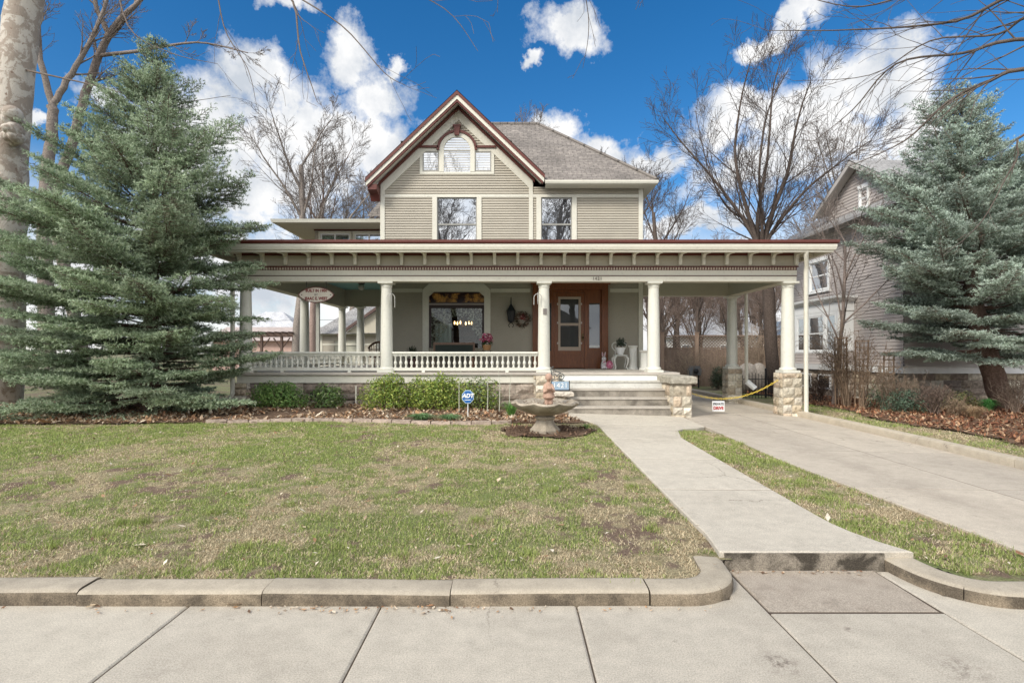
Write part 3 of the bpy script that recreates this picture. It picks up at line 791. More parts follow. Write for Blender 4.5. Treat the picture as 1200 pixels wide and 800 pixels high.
# ---- windows
def sash_window(x0, x1, z0, z1, zm, cas=0.13, y=W, parent=house, casmat=CREAM, sashmat=SASH, glass=GLASS, sill=True, top=True):
    fr = MB()
    fr.box(x0-cas, x0, y-0.05, y+0.02, z0-0.05, z1); fr.box(x1, x1+cas, y-0.05, y+0.02, z0-0.05, z1)
    fr.box(x0-cas+.001, x1+cas-.001, y-0.045, y+0.015, z0-0.05, z0-0.001)
    if top: fr.box(x0-cas, x1+cas, y-0.055, y+0.02, z1+0.001, z1+0.10)
    f = part(fr, 'window', casmat, parent)
    s = MB(); t_ = 0.035
    s.box(x0, x0+t_, y+0.0, y+0.05, z0, z1); s.box(x1-t_, x1, y+0.0, y+0.05, z0, z1)
    s.box(x0+t_, x1-t_, y, y+0.05, z1-t_, z1); s.box(x0+t_, x1-t_, y, y+0.05, z0, z0+t_); s.box(x0+t_, x1-t_, y-0.008, y+0.05, zm-0.025, zm+0.025)
    part(s, 'sash', sashmat, f)
    p = MB(); p.box(x0+t_, x1-t_, y+0.02, y+0.028, zm, z1-t_); p.box(x0+t_, x1-t_, y+0.035, y+0.043, z0+t_, zm)
    part(p, 'pane', glass, f)
    if sill:
        q = MB(); q.box(x0-cas-0.03, x1+cas+0.03, y-0.09, y+0.02, z0-0.11, z0-0.052); part(q, 'sill', casmat, f)
    return f
for (x0, x1, z0, z1) in w2: sash_window(x0, x1, z0, z1, 5.90, 0.15, top=False)

# ---- gable window group (palladian)
mb = MB(); yb = W-0.045; cx = -1.758
mb.box(-2.95, -2.86, yb, W, 7.5, 8.33); mb.box(-0.66, -0.57, yb, W, 7.5, 8.33); mb.box(-2.86, -0.66, yb, W, 7.5, 7.575)
mb.box(-2.86,-2.33,yb,W,8.235,8.33); mb.box(-1.19,-0.66,yb,W,8.235,8.33)
mb.box(-2.33,-2.18,yb-0.01,W,7.575,8.33); mb.box(-1.335,-1.19,yb-0.01,W,7.575,8.33)
arcp = lambda r, n=17: [(cx+r*math.cos(a), 8.26+r*math.sin(a)) for a in np.linspace(0, math.pi, n)]
o_, i_ = arcp(0.565), arcp(0.425)
for k in range(16): mb.prism([o_[k], o_[k+1], i_[k+1], i_[k]], 'y', yb-0.012, W)
gw = part(mb, 'window', CREAM)
s = MB()
for (a, b_) in ((-2.86,-2.33),(-1.19,-0.66)):
    s.box(a+0.001,a+0.04,yb+0.01,W-0.004,7.576,8.234); s.box(b_-0.04,b_-0.001,yb+0.01,W-0.004,7.576,8.234); s.box(a+.04,b_-.04,yb+0.01,W-0.004,7.576,7.615); s.box(a+.04,b_-.04,yb+0.01,W-0.004,8.195,8.234)
s.box(-2.179,-1.336,yb+0.006,W-0.004,8.225,8.265)
part(s, 'sash', SASH, gw)
p = MB(); p.box(-2.82,-2.37,W-0.03,W-0.022,7.615,8.195); p.box(-1.15,-0.70,W-0.03,W-0.022,7.615,8.195); p.box(-2.18,-1.336,W-0.028,W-0.02,7.576,8.225)
p.prism(arcp(0.43), 'y', W-0.028, W-0.02)
part(p, 'pane', GLASS, gw)
r = MB(); r.box(-3.0,-2.36,yb-0.05,W-0.002,8.332,8.40); r.box(-1.155,-0.52,yb-0.05,W-0.002,8.332,8.40)
ro, ri = arcp(0.645), arcp(0.567)
for k in range(16): r.prism([ro[k], ro[k+1], ri[k+1], ri[k]], 'y', yb-0.05, W-0.002)
r.prism([(cx-0.07,8.72),(cx+0.07,8.72),(cx+0.10,9.0),(cx-0.10,9.0)], 'y', yb-0.09, W-0.003); r.box(cx-0.13,cx+0.13,yb-0.1,W-0.003,9.001,9.05)
part(r, 'window_moulding', RED, gw)

# ---- gable roof and rake trim
def chevron(mb, v0, v1, y0, y1, dx=0.0, lx=-4.56, rx=1.02):
    top = lambda x: GAZ+0.08-GS*abs(x-GAX)
    for xa in (lx+dx, rx-dx):
        pts = [(xa, top(xa)-v0), (GAX, top(GAX)-v0), (GAX, top(GAX)-v1), (xa, top(xa)-v1)]
        mb.prism(pts, 'y', y0, y1)
mb = MB(); chevron(mb, 0.02, 0.13, 16.93, 17.02); part(mb, 'rake_moulding', RED)
mb = MB(); chevron(mb, 0.131, 0.265, 16.96, 17.03, 0.02); part(mb, 'rake_board', CREAM)
mb = MB(); chevron(mb, 0.266, 0.345, 16.98, 17.06, 0.06); part(mb, 'rake_moulding', RED)
mb = MB(); chevron(mb, 0.235, 0.26, 17.06, W-0.05, 0.10); part(mb, 'soffit', CREAM)
mb = MB()
top2 = lambda x: GAZ+0.08-GS*abs(x-GAX)
chevron(mb, 0.295, 0.72, W-0.05, W-0.01, 0.36); part(mb, 'rake_board', CREAM)
mb = MB(); chevron(mb, 0.30, 0.40, W-0.12, W-0.052, 0.30); part(mb, 'rake_moulding', RED)
mb = MB()   # corbels under the rake ends
for x0, x1 in ((-4.5,-4.22),):
    mb.prism([(17.02,7.05),(17.48,7.05),(17.48,6.62),(17.40,6.62),(17.30,6.80),(17.02,6.88)], 'x', x0, x1)
part(mb, 'corbel', RED)
mb = MB(); sl = math.hypot(1, GS)
for sgn, ex in ((-1,-4.56),(1,1.02)):
    h = abs(ex-GAX)
    a = (ex, 16.94, GAZ+0.06-GS*h); b_ = (GAX, 16.94, GAZ+0.06); c_ = (GAX, 20.2, GAZ+0.06); d_ = (ex, 17.05, GAZ+0.06-GS*h)
    q = [a, d_, c_, b_]
    mb.poly(q, [(0,0),(0.1,0),(3.2,h*sl),(0,h*sl)])
    mb.quad((a[0],a[1],a[2]+0.03),(d_[0],d_[1],d_[2]+0.03),(c_[0],c_[1],c_[2]+0.03),(b_[0],b_[1],b_[2]+0.03), [(0,0),(0.1,0),(3.2,h*sl),(0,h*sl)])
# main hip
ez, ey, d = 7.15, 16.97, 3.55; rz = ez+0.907*d
exl, exr = -4.54, 4.52; by = ey+2*d
A_, B_, C_, D_ = (exl,ey,ez),(exr,ey,ez),(exr,by,ez),(exl,by,ez)
R0, R1 = (exl+d,ey+d,rz),(exr-d,ey+d,rz); hs = d*1.35
mb.poly([(0.99,ey,ez),B_,R1,R0,(GAX,20.02,GAZ+0.03)],[(5.53,0),(9.06,0),(9.06-d,hs),(d,hs),(2.83,4.12)])
mb.poly([B_,C_,R1],[(0,0),(2*d,0),(d,hs)])
mb.poly([C_,D_,R0,R1],[(0,0),(9.06,0),(9.06-d,hs),(d,hs)])
mb.poly([D_,(exl,17.7,ez),(GAX,20.02,GAZ+0.03),R0],[(0,0),(2*d-.7,0),(d+.5,hs*.85),(d,hs)])
for a, b_ in ((R0,R1),(B_,R1)):
    mb.tube([Vector(a)+Vector((0,0,0.02)),Vector(b_)+Vector((0,0,0.02))],0.06,6)
part(mb, 'roof', ROOFM)
mb = MB()
pth = [(1.0,W-0.02),(1.0,16.99),(exr-0.02,16.99),(exr-0.02,by-0.1)]
mb.sweep([(1.03,17.0),(exr-0.03,17.0),(exr-0.03,by-0.1)], [(0,7.03),(0,7.15),(0.06,7.15),(0.06,7.10),(0.04,7.05)])
part(mb, 'gutter', CREAM)
mb = MB(); mb.box(1.05,exr-0.03,17.0,W-0.06,7.03,7.05); mb.box(XR+0.05,exr-0.03,W-0.06,by-0.1,7.03,7.05); part(mb, 'soffit', CREAM)

# ---- picture window
pw = MB(); y0 = W-0.06
ch = 0.24
pw.box(-2.86, PWX0, y0, W+0.05, 1.75, 3.74); pw.box(PWX1, -0.69, y0, W+0.05, 1.75, 3.74)
pw.prism([(-2.86,3.741),(-0.69,3.741),(-0.69,3.80),(-0.90,4.0),(-2.65,4.0),(-2.86,3.80)], 'y', y0, W+0.0)
pw.prism([(PWX0,3.60),(PWX0,3.738),(PWX0+0.16,3.738)],'y',y0+.01,W+.04); pw.prism([(PWX1,3.60),(PWX1,3.738),(PWX1-0.16,3.738)],'y',y0+.01,W+.04)
pw.box(-2.90,-0.65,y0-0.06,W+0.05,1.66,1.748)
pwin = part(pw, 'window', CREAM)
s = MB(); e_ = 0.07
s.box(PWX0,PWX1,W+0.0,W+0.05,3.32,3.38); part(s, 'transom_bar', paint('pinkish bar paint',(0.33,0.28,0.26)), pwin)
s = MB()
s.box(PWX0,PWX0+e_,W+.01,W+.05,1.76,3.32); s.box(PWX1-e_,PWX1,W+.01,W+.05,1.76,3.32); s.box(PWX0+e_,PWX1-e_,W+.01,W+.05,3.22,3.32); s.box(PWX0+e_,PWX1-e_,W+.01,W+.05,1.76,1.83)
s.box(PWX0,PWX1,W+.01,W+.05,3.38,3.41); s.box(PWX0,PWX1,W+.01,W+.05,3.70,3.738)
part(s, 'sash', plain('dark maroon sash',(0.035,0.016,0.014),0.4), pwin)
m_, t, b = nt('stained leaded glass'); co = objco(t)
vo = N(t,'ShaderNodeTexVoronoi',i_Scale=11.0); L(t,co,vo.inputs['Vector'])
n_ = noise(t,co,4,3)
cc = mixc(t, ramp(t,n_,0.44,0.60), (0.035,0.016,0.018), (0.55,0.28,0.07))
v2 = N(t,'ShaderNodeTexVoronoi',i_Scale=11.0,feature='DISTANCE_TO_EDGE'); L(t,co,v2.inputs['Vector'])
cc = mixc(t, ramp(t,v2.outputs['Distance'],0.0,0.06), (0.01,0.01,0.01), cc)
L(t,cc,b.inputs['Base Color']); b.inputs['Roughness'].default_value=0.15
s = MB(); s.box(PWX0,PWX1,W+.03,W+.036,3.41,3.70); part(s, 'stained_glass', m_, pwin)
s = MB(); s.box(PWX0+e_,PWX1-e_,W+.025,W+.031,1.83,3.22); part(s, 'pane', CLEAR, pwin)
# lace: valance and two swept curtains, real thin cloth with holes
lm, t, b = nt('lace'); co = objco(t)
vz = N(t,'ShaderNodeTexVoronoi',i_Scale=34.0); L(t,co,vz.inputs['Vector'])
b.inputs['Base Color'].default_value=(0.55,0.51,0.43,1); b.inputs['Roughness'].default_value=0.9
hole = ramp(t, noise(t,co,13,5,0.7), 0.44, 0.58)
trp = N(t,'ShaderNodeBsdfTransparent'); mx = N(t,'ShaderNodeMixShader'); L(t,hole,mx.inputs[0]); L(t,trp.outputs[0],mx.inputs[1]); L(t,b.outputs[0],mx.inputs[2]); L(t,mx.outputs[0],t.nodes['Material Output'].inputs[0])
def cloth(mb, x0, x1, ztop, zbot, y):
    """ruffled cloth between two height functions"""
    n=44; m=10; vs=[]; fs=[]
    for j in range(m+1):
        for i in range(n+1):
            x=x0+(x1-x0)*i/n; zt=ztop(x); zb=zbot(x)
            vs.append((x, y+0.018*math.sin(x*46)+0.01*math.sin(x*17), zt+(zb-zt)*j/m))
    for j in range(m):
        for i in range(n): fs.append((j*(n+1)+i,j*(n+1)+i+1,(j+1)*(n+1)+i+1,(j+1)*(n+1)+i))
    mb.add(vs,fs)
xc=-1.72
s = MB()
zb=lambda x: 2.93-1.05*min(1,max(0,(abs(x-xc-.02)-0.20)/0.62))**1.1-0.05*math.cos((x-xc)*14)
cloth(s, PWX0+0.05, PWX1-0.05, lambda x:3.26, zb, W+0.16)
lc=part(s, 'lace_curtain', lm, pwin)
sm_, t, b = nt('sheer curtain'); b.inputs['Base Color'].default_value=(0.60,0.62,0.60,1); b.inputs['Roughness'].default_value=0.9
s = MB(); cloth(s, -2.52,-1.98, lambda x:2.75, lambda x:1.8, W+0.42); part(s, 'sheer_curtain', sm_, pwin)

# ---- door unit
dm = MB()
dm.box(0.655,0.85,W-0.12,W+0.1,FZ,3.80); dm.box(2.86,3.06,W-0.12,W+0.1,FZ,3.80)          # pilasters
dm.box(0.655,3.06,W-0.13,W+0.1,3.801,3.97)
dm.prism([(W-0.13,3.972),(W+0.05,3.972),(W+0.05,4.10),(W-0.26,4.10),(W-0.26,4.06),(W-0.17,4.0)],'x',0.60,3.13)
dm.box(1.26,1.34,W-0.06,W+0.1,FZ,3.80); dm.box(2.32,2.42,W-0.06,W+0.1,FZ,3.80)
dm.box(0.85,1.26,W-0.03,W+0.08,FZ,1.85); dm.box(2.42,2.86,W-0.03,W+0.08,FZ,1.95); dm.box(2.42,2.86,W-0.03,W+0.08,3.38,3.80); dm.box(0.85,1.26,W-.03,W+.08,3.38,3.80)
dm.box(2.42,2.47,W-0.03,W+0.08,1.95,3.38); dm.box(2.81,2.86,W-0.03,W+0.08,1.95,3.38)
dm.box(1.34,2.32,W-0.03,W+0.08,3.70,3.80)
du = part(dm, 'door_frame', MAHOG)
dd = MB()
dd.box(1.345,1.475,W-0.045,W+0.03,FZ+0.02,3.695); dd.box(2.20,2.315,W-0.045,W+0.03,FZ+0.02,3.695)
dd.box(1.475,2.20,W-0.045,W+0.03,FZ+0.02,1.42); dd.box(1.475,2.20,W-0.045,W+0.03,1.74,1.86); dd.box(1.475,2.20,W-0.045,W+0.03,3.58,3.695); dd.box(1.475,2.20,W-0.02,W+0.02,1.42,1.74)
door = part(dd, 'door', MAHOG)
s = MB(); t_=0.07; a,b_,z0,z1=1.476,2.199,1.862,3.578
s.box(a,a+t_,W-0.06,W+0.02,z0,z1); s.box(b_-t_,b_,W-0.06,W+0.02,z0,z1); s.box(a+t_,b_-t_,W-0.06,W+0.02,z1-t_,z1); s.box(a+t_,b_-t_,W-0.06,W+0.02,z0,z0+0.12); s.box(a+t_,b_-t_,W-0.06,W+0.02,2.66,2.74)
part(s, 'screen_frame', paint('tan screen frame',(0.42,0.33,0.26),0.5), door)
s = MB(); s.box(a+t_,b_-t_,W-0.01,W-0.004,2.74,z1-t_); s.box(a+t_,b_-t_,W-0.01,W-0.004,z0+0.12,2.66); part(s, 'pane', GLASSD, door)
s = MB(); s.ball((2.26,W-0.08,2.28),0.035); s.box(2.235,2.285,W-0.055,W-0.046,2.18,2.40); part(s, 'handle', plain('dark brass',(0.10,0.07,0.03),0.35,0.9), door)
hm_=plain('pale hinge',(0.5,0.45,0.4),0.4)
for zz in (2.1,2.75,3.35):
    for xx in (1.44,2.197):
        s = MB(); s.box(xx,xx+.038,W-0.068,W-0.046,zz-.03,zz+.03); part(s,'hinge',hm_,door)
s = MB(); s.box(2.47,2.81,W+0.0,W+0.006,1.95,3.38); part(s, 'sidelight_pane', GLASSD, du)
s = MB(); s.box(0.85,1.26,W+0.0,W+0.006,1.85,3.38); part(s, 'sidelight_pane', GLASSD, du)
s = MB(); s.box(2.475,2.805,W-0.012,W-0.002,1.955,2.03); part(s, 'sidelight_ledge', PUREW, du)
dk = MB(); dk.box(0.7,3.0,W+0.12,W+0.14,FZ,3.95); part(dk,'partition_or_backing',DARK)  # dark sheet backing the door glass in place of an unlit hall

# ---- porch floor, skirt, foundation
pf = MB()
pf.prism([(-7.12,14.0),(1.35,14.0),(3.95,14.0),(4.3,14.0),(4.3,W-0.02),(XL-0.06,W-0.02),(XL-0.06,22.6),(-7.12,22.6)],'z',FZ-0.06,FZ)
part(pf, 'porch_floor', paint('worn grey floor paint',(0.50,0.45,0.39),0.6,0.15,3,damt=0.3))
sk = MB()
sk.sweep([(-7.08,22.5),(-7.08,14.06),(4.28,14.06),(4.28,17.4)],[(-0.06,1.02),(0.0,1.02),(0.0,FZ-0.062),(-0.06,FZ-0.062)])
sk.sweep([(-7.08,22.5),(-7.08,14.06),(4.28,14.06),(4.28,17.4)],[(0.002,FZ-0.065),(0.002,FZ-0.10),(0.03,FZ-0.085),(0.045,FZ-0.065)])
part(sk, 'porch_skirt', CREAM)

def stone_face(mb, O, u, n, width, z0, z1, pal, hmin=0.16, hmax=0.26, wmin=0.25, wmax=0.55, depth=0.05, rng=random):
    """courses of rough faced blocks on a vertical plane"""
    z=z0
    while z<z1-0.02:
        h=min(rng.uniform(hmin,hmax),z1-z)
        if z1-z-h<0.09: h=z1-z
        x=0
        while x<width-0.02:
            w=min(rng.uniform(wmin,wmax),width-x)
            if width-x-w<0.12: w=width-x
            kk=rng.uniform(0.78,1.18); c=[v*kk for v in rng.choice(pal)]
            m=0.008; nx_=5; nz_=4; vs=[]; fs=[]
            for j in range(nz_):
                for i in range(nx_):
                    a=i/(nx_-1); e=j/(nz_-1)
                    edge=(i in (0,nx_-1)) or (j in (0,nz_-1))
                    o=0.0 if edge else depth*rng.uniform(0.45,1.1)
                    uu=x+m+(w-2*m)*a+(0 if edge else rng.uniform(-.01,.01)); zz=z+m+(h-2*m)*e+(0 if edge else rng.uniform(-.01,.01))
                    vs.append((O[0]+u[0]*uu+n[0]*o,O[1]+u[1]*uu+n[1]*o,zz))
            for j in range(nz_-1):
                for i in range(nx_-1): fs.append((j*nx_+i,j*nx_+i+1,(j+1)*nx_+i+1,(j+1)*nx_+i))
            mb.add(vs,fs,col=tuple(c)); x+=w
        z+=h
MORT=(0.34,0.30,0.24)
PALB=[(0.27,0.215,0.175),(0.33,0.27,0.215),(0.22,0.18,0.155),(0.36,0.30,0.245)]
PALY=[(0.52,0.45,0.345),(0.46,0.385,0.28),(0.58,0.525,0.435),(0.49,0.395,0.295),(0.54,0.485,0.385)]
def stone_pier(mb, x0,x1,y0,y1,z0,z1,pal,**k):
    mb.box(x0,x1,y0,y1,z0,z1,col=MORT)
    stone_face(mb,(x0,y0-0.002),(1,0),(0,-1),x1-x0,z0,z1,pal,**k); stone_face(mb,(x0-0.002,y1),(0,-1),(-1,0),y1-y0,z0,z1,pal,**k)
    stone_face(mb,(x1+0.002,y0),(0,1),(1,0),y1-y0,z0,z1,pal,**k)
fd = MB(); fd.box(-7.02,1.2,14.12,14.3,0.0,1.03,col=MORT); stone_face(fd,(-7.02,14.115),(1,0),(0,-1),8.2,0.18,1.03,PALB,0.17,0.24,0.3,0.7)
fd.box(-7.02,-6.9,14.3,22.4,0.0,1.03,col=MORT); stone_face(fd,(-7.025,22.4),(0,-1),(-1,0),8.1,0.2,1.03,PALB)
fd.box(4.12,4.24,14.3,W,0.0,1.03,col=MORT); stone_face(fd,(4.245,14.2),(0,1),(1,0),3.2,0.0,1.03,PALB)
part(fd,'foundation',STONE,colors=True)
fd=MB(); stone_pier(fd,-7.16,-6.78,13.95,14.32,0.25,1.02,PALY,wmin=.2,wmax=.4); part(fd,'stone_pier',STONE,colors=True)
fd=MB(); stone_pier(fd,0.60,1.18,13.86,14.36,0.2,1.22,PALY,wmin=.2,wmax=.4); part(fd,'stone_pier',STONE,colors=True)
s=MB(); s.box(-5.19,-4.83,14.045,14.06,0.66,0.80); part(s,'vent',plain('dark vent',(0.03,0.025,0.02),0.8))
for px in (299.5,416.5):
    X=(px-600)/F*13.9; s=MB(); s.tube([(X,13.95,0.40),(X,13.95,0.96)],0.022,8); part(s,'drain_pipe',CREAM)

# ---- steps and cheek walls
for k in range(4):
    y=12.95+0.27*k; z1=0.50+0.16*k; z0=z1-0.16
    ztop=[0.515,0.71,0.905,1.10][k]; zbot=[0.25,0.515,0.71,0.905][k]
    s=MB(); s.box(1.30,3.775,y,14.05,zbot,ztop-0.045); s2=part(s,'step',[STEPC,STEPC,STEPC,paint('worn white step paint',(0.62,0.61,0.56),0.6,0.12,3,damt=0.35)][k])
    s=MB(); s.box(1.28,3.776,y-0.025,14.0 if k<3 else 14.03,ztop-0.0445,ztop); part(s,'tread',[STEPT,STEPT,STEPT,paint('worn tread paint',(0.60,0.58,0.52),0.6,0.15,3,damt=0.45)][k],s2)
s=MB(); s.box(1.28,3.9,14.03,14.06,1.0,FZ-0.062); part(s,'porch_skirt',PUREW)
fd=MB(); stone_pier(fd,3.80,4.24,12.88,14.03,0.15,1.06,PALY,wmin=.2,wmax=.42); pr=part(fd,'cheek_wall',STONE,colors=True)
def cap(x0,x1,y0,y1,z0,z1,parent,col=(0.36,0.33,0.27),name='cap_stone'):
    mb=MB(); n=8; vs=[]; fs=[]
    m=6
    for lay,(ins,z) in enumerate(((0.01,z0),(0,z0+0.02),(0,z1-0.03),(0.03,z1))):
        ring=[]
        for i in range(m): ring.append((x0+ins+(x1-x0-2*ins)*i/m,y0+ins))
        for i in range(m): ring.append((x1-ins,y0+ins+(y1-y0-2*ins)*i/m))
        for i in range(m): ring.append((x1-ins-(x1-x0-2*ins)*i/m,y1-ins))
        for i in range(m): ring.append((x0+ins,y1-ins-(y1-y0-2*ins)*i/m))
        for p in ring: vs.append((p[0]+random.uniform(-.012,.012),p[1]+random.uniform(-.012,.012),z+random.uniform(-.008,.008)))
    q=4*m
    for l in range(3):
        for i in range(q): fs.append((l*q+i,l*q+(i+1)%q,(l+1)*q+(i+1)%q,(l+1)*q+i))
    fs.append(tuple(range(3*q,4*q)))
    mb.add(vs,fs,col=col); return part(mb,name,STONE,parent,colors=True)
cap(3.72,4.34,12.80,14.02,1.062,1.24,pr)
fd=MB(); stone_pier(fd,0.92,1.27,12.95,13.85,0.2,0.76,PALY,wmin=.18,wmax=.4); pl_=part(fd,'cheek_wall',STONE,colors=True)
cap(0.86,1.46,12.86,13.84,0.762,0.87,pl_,(0.52,0.46,0.38))

# ---- porte cochere piers
for (x0,x1,y0,y1) in ((6.92,7.42,13.95,14.45),(6.95,7.41,17.58,18.03)):
    fd=MB(); stone_pier(fd,x0,x1,y0,y1,0.0,1.28,PALY,hmin=.19,hmax=.26,wmin=.22,wmax=.36,depth=0.045); part(fd,'stone_pier',STONE,colors=True)

# ---- columns
def column(x,y,z0,r=0.155,ztop=3.63):
    mb=MB(); h=ztop-z0
    mb.lathe(x,y,[(r,z0+0.14),(r*1.0,z0+h*0.33),(r*0.93,z0+h*0.7),(r*0.86,ztop-0.16)],28)
    c_=part(mb,'column',WHITE,smooth=True)
    mb=MB(); mb.box(x-r*1.32,x+r*1.32,y-r*1.32,y+r*1.32,z0,z0+0.06)
    mb.lathe(x,y,[(r*1.22,z0+0.061),(r*1.28,z0+0.085),(r*1.2,z0+0.115),(r*1.02,z0+0.139)],24); part(mb,'base',WHITE,c_)
    mb=MB(); mb.lathe(x,y,[(r*0.86,ztop-0.159),(r*0.96,ztop-0.14),(r*0.9,ztop-0.12),(r*0.92,ztop-0.09),(r*1.15,ztop-0.05)],24)
    mb.box(x-r*1.22,x+r*1.22,y-r*1.22,y+r*1.22,ztop-0.05,ztop-0.003); part(mb,'capital',WHITE,c_)
    return c_
COLS=[(-6.92,14.2),(-3.26,14.2),(0.83,14.2),(3.68,14.2)]
for x,y in COLS: column(x,y,FZ)
for x,y in ((7.17,14.2),(7.17,17.8)): column(x,y,1.281,0.165)
for x,y in ((-6.95,18.3),(-6.95,22.35),(-6.2,22.35)): column(x,y,FZ,0.155,3.68)
s=MB(); s.box(-6.95,-6.84,19.35,19.47,FZ,3.68); part(s,'porch_post',WHITE); s=MB(); s.box(-5.56,-5.40,22.3,22.46,FZ,3.68); part(s,'porch_post',WHITE)

# ---- railing
bal=MB(); prof=[(0.034,0.0),(0.034,0.03),(0.015,0.045),(0.034,0.085),(0.044,0.12),(0.036,0.15),(0.015,0.215),(0.027,0.235),(0.014,0.255),(0.034,0.275),(0.034,0.305)]
bal.lathe(0,0,prof,8)
bme=bpy.data.meshes.new('baluster'); bme.from_pydata(bal.v,[],bal.f); bme.polygons.foreach_set('use_smooth',[True]*len(bme.polygons)); bme.materials.append(WHITE)
def rail_front(x0,x1,y):
    mb=MB()
    mb.prism([(y-0.07,1.76),(y+0.07,1.76),(y+0.085,1.79),(y+0.06,1.82),(y-0.06,1.82),(y-0.085,1.79)],'x',x0,x1); mb.box(x0,x1,y-0.045,y+0.045,1.715,1.758)
    mb.box(x0,x1,y-0.05,y+0.05,1.335,1.408)
    for q in np.linspace(x0+0.8,x1-0.8,2): mb.box(q-.04,q+.04,y-.05,y+.05,FZ,1.334)
    r_=part(mb,'railing',WHITE)
    n=int((x1-x0)/0.136)
    for i in range(n):
        o=bpy.data.objects.new('baluster',bme); COL.objects.link(o); o.parent=r_
        o.location=Vector((x0+(x1-x0)*(i+0.5)/n,y,1.409))-OFF['house']
    return r_
rail_front(-6.76,-3.42,14.2); rail_front(-3.10,0.67,14.2)
mb=MB()
for (y0_,y1_) in ((14.36,18.14),(18.46,22.2)):
    mb.prism([(-7.02,1.76),(-6.88,1.76),(-6.88,1.82),(-7.02,1.82)],'y',y0_,y1_); mb.box(-7.0,-6.9,y0_,y1_,1.335,1.408)
    n=int((y1_-y0_)/0.136)
    for i in range(n): mb.lathe(-6.95,y0_+(y1_-y0_)*(i+.5)/n,[(r_,z_+1.409) for r_,z_ in prof],6)
mb.box(-6.8,-5.5,22.30,22.40,1.76,1.82); mb.box(-6.8,-5.5,22.30,22.4,1.335,1.408)
for i in range(9): mb.lathe(-6.7+i*0.136,22.35,[(r_,z_+1.409) for r_,z_ in prof],6)
part(mb,'side_railing',WHITE)

# ---- porch entablature
PATH=[(-7.12,22.5),(-7.12,14.05),(7.32,14.05),(7.32,17.95),(4.22,17.95)]
def band(name,o0,o1,z0,z1,mat,path=PATH):
    mb=MB(); mb.sweep(path,[(o0,z0),(o1,z0),(o1,z1),(o0,z1)]); return part(mb,name,mat)
band('porch_beam',-0.30,0.0,3.632,3.762,CREAM)
band('trim_line',-0.28,0.012,3.763,3.785,plain('brown line paint',(0.13,0.075,0.055)))
band('frieze',-0.29,0.006,3.786,3.915,CREAM)
band('dentil_band',-0.28,0.004,3.916,3.99,RED)
mb=MB()
n=208
for i in range(n): 
    x=-7.10+14.40*(i+0.5)/n; mb.box(x-0.018,x+0.018,14.018,14.0455,3.925,3.985)
for i in range(56):
    y=14.1+3.85*(i+.5)/56; mb.box(7.325,7.352,y-.018,y+.018,3.925,3.985)
part(mb,'dentil_row',paint('tan dentil paint',(0.50,0.40,0.31)))
band('trim_line',-0.28,0.035,3.991,4.022,RED)
band('frieze_panel',-0.28,0.0,4.023,4.29,SAGE_D)
band('trim_line',-0.28,0.03,4.291,4.375,RED); band('porch_beam',-0.325,-0.302,3.64,4.356,SAGE_D)
# roof edge
EP=[(-7.12,22.9),(-7.12,14.05),(7.32,14.05),(7.32,18.45)]
mb=MB(); mb.sweep(EP,[(0.50,4.275),(0.60,4.275),(0.605,4.31),(0.64,4.33),(0.66,4.40),(0.66,4.465),(0.50,4.465)]); part(mb,'gutter',CREAM)
mb=MB(); mb.sweep(EP,[(0.45,4.467),(0.665,4.467),(0.70,4.50),(0.70,4.56),(0.45,4.56)]); part(mb,'roof_edge',RED)
mb=MB(); mb.sweep(EP,[(0.04,4.376),(0.499,4.376),(0.499,4.40),(0.04,4.40)]); part(mb,'soffit',SAGE_D)
mb=MB()
mb.prism([(-7.6,22.9),(-7.6,13.55),(7.8,13.55),(7.8,18.4),(4.2,18.4),(4.2,W-0.05),(-4.25,W-0.05),(-4.25,22.9)],'z',4.57,4.60)
part(mb,'porch_roof',ROOFG)
mb=MB(); mb.prism([(-6.9,22.3),(-6.9,14.3),(7.1,14.3),(7.1,17.75),(4.2,17.75),(4.2,W-0.07),(-4.25,W-0.07),(-4.25,22.3)],'z',4.36,4.375); part(mb,'porch_ceiling',TEAL)
# brackets
def bracket_mesh():
    mb=MB(); c=[]
    pts=[(0.0,-0.26),(-0.07,-0.26),(-0.085,-0.20),(-0.085,-0.10)]+[(-0.085-0.11*(1-math.cos(t)),-0.10+0.085*math.sin(t)) for t in np.linspace(0.2,math.pi/2,6)]+[(-0.40,-0.025),(-0.45,-0.04),(-0.47,-0.015),(-0.45,0.065),(0.0,0.065)]
    mb.prism(pts,'x',-0.038,0.038); return mb
bm_=bracket_mesh(); k0=None
def add_bracket(x,y,rz):
    global k0
    if k0 is None:
        k0=bpy.data.meshes.new('bracket'); k0.from_pydata(bm_.v,[],bm_.f); k0.materials.append(CREAM)
        b2=bmesh.new(); b2.from_mesh(k0); bmesh.ops.recalc_face_normals(b2,faces=b2.faces); b2.to_mesh(k0); b2.free()
    o=bpy.data.objects.new('bracket',k0); COL.objects.link(o); o.parent=house
    o.location=Vector((x,y,4.305))-OFF['house']; o.rotation_euler=(0,0,rz)
for i in range(25):
    x=-6.98+0.594*i
    if x<7.3: add_bracket(x,14.018,0)
for i in range(6): add_bracket(7.352,14.2+0.6*i,math.pi/2)
# inner and rear beams
mb=MB(); mb.box(XL-0.1+0.0,-5.4,22.18,22.46,3.68,4.35) if False else mb.box(-6.8,-4.24,22.2,22.45,3.685,4.355)
part(mb,'porch_beam',SAGE_D)

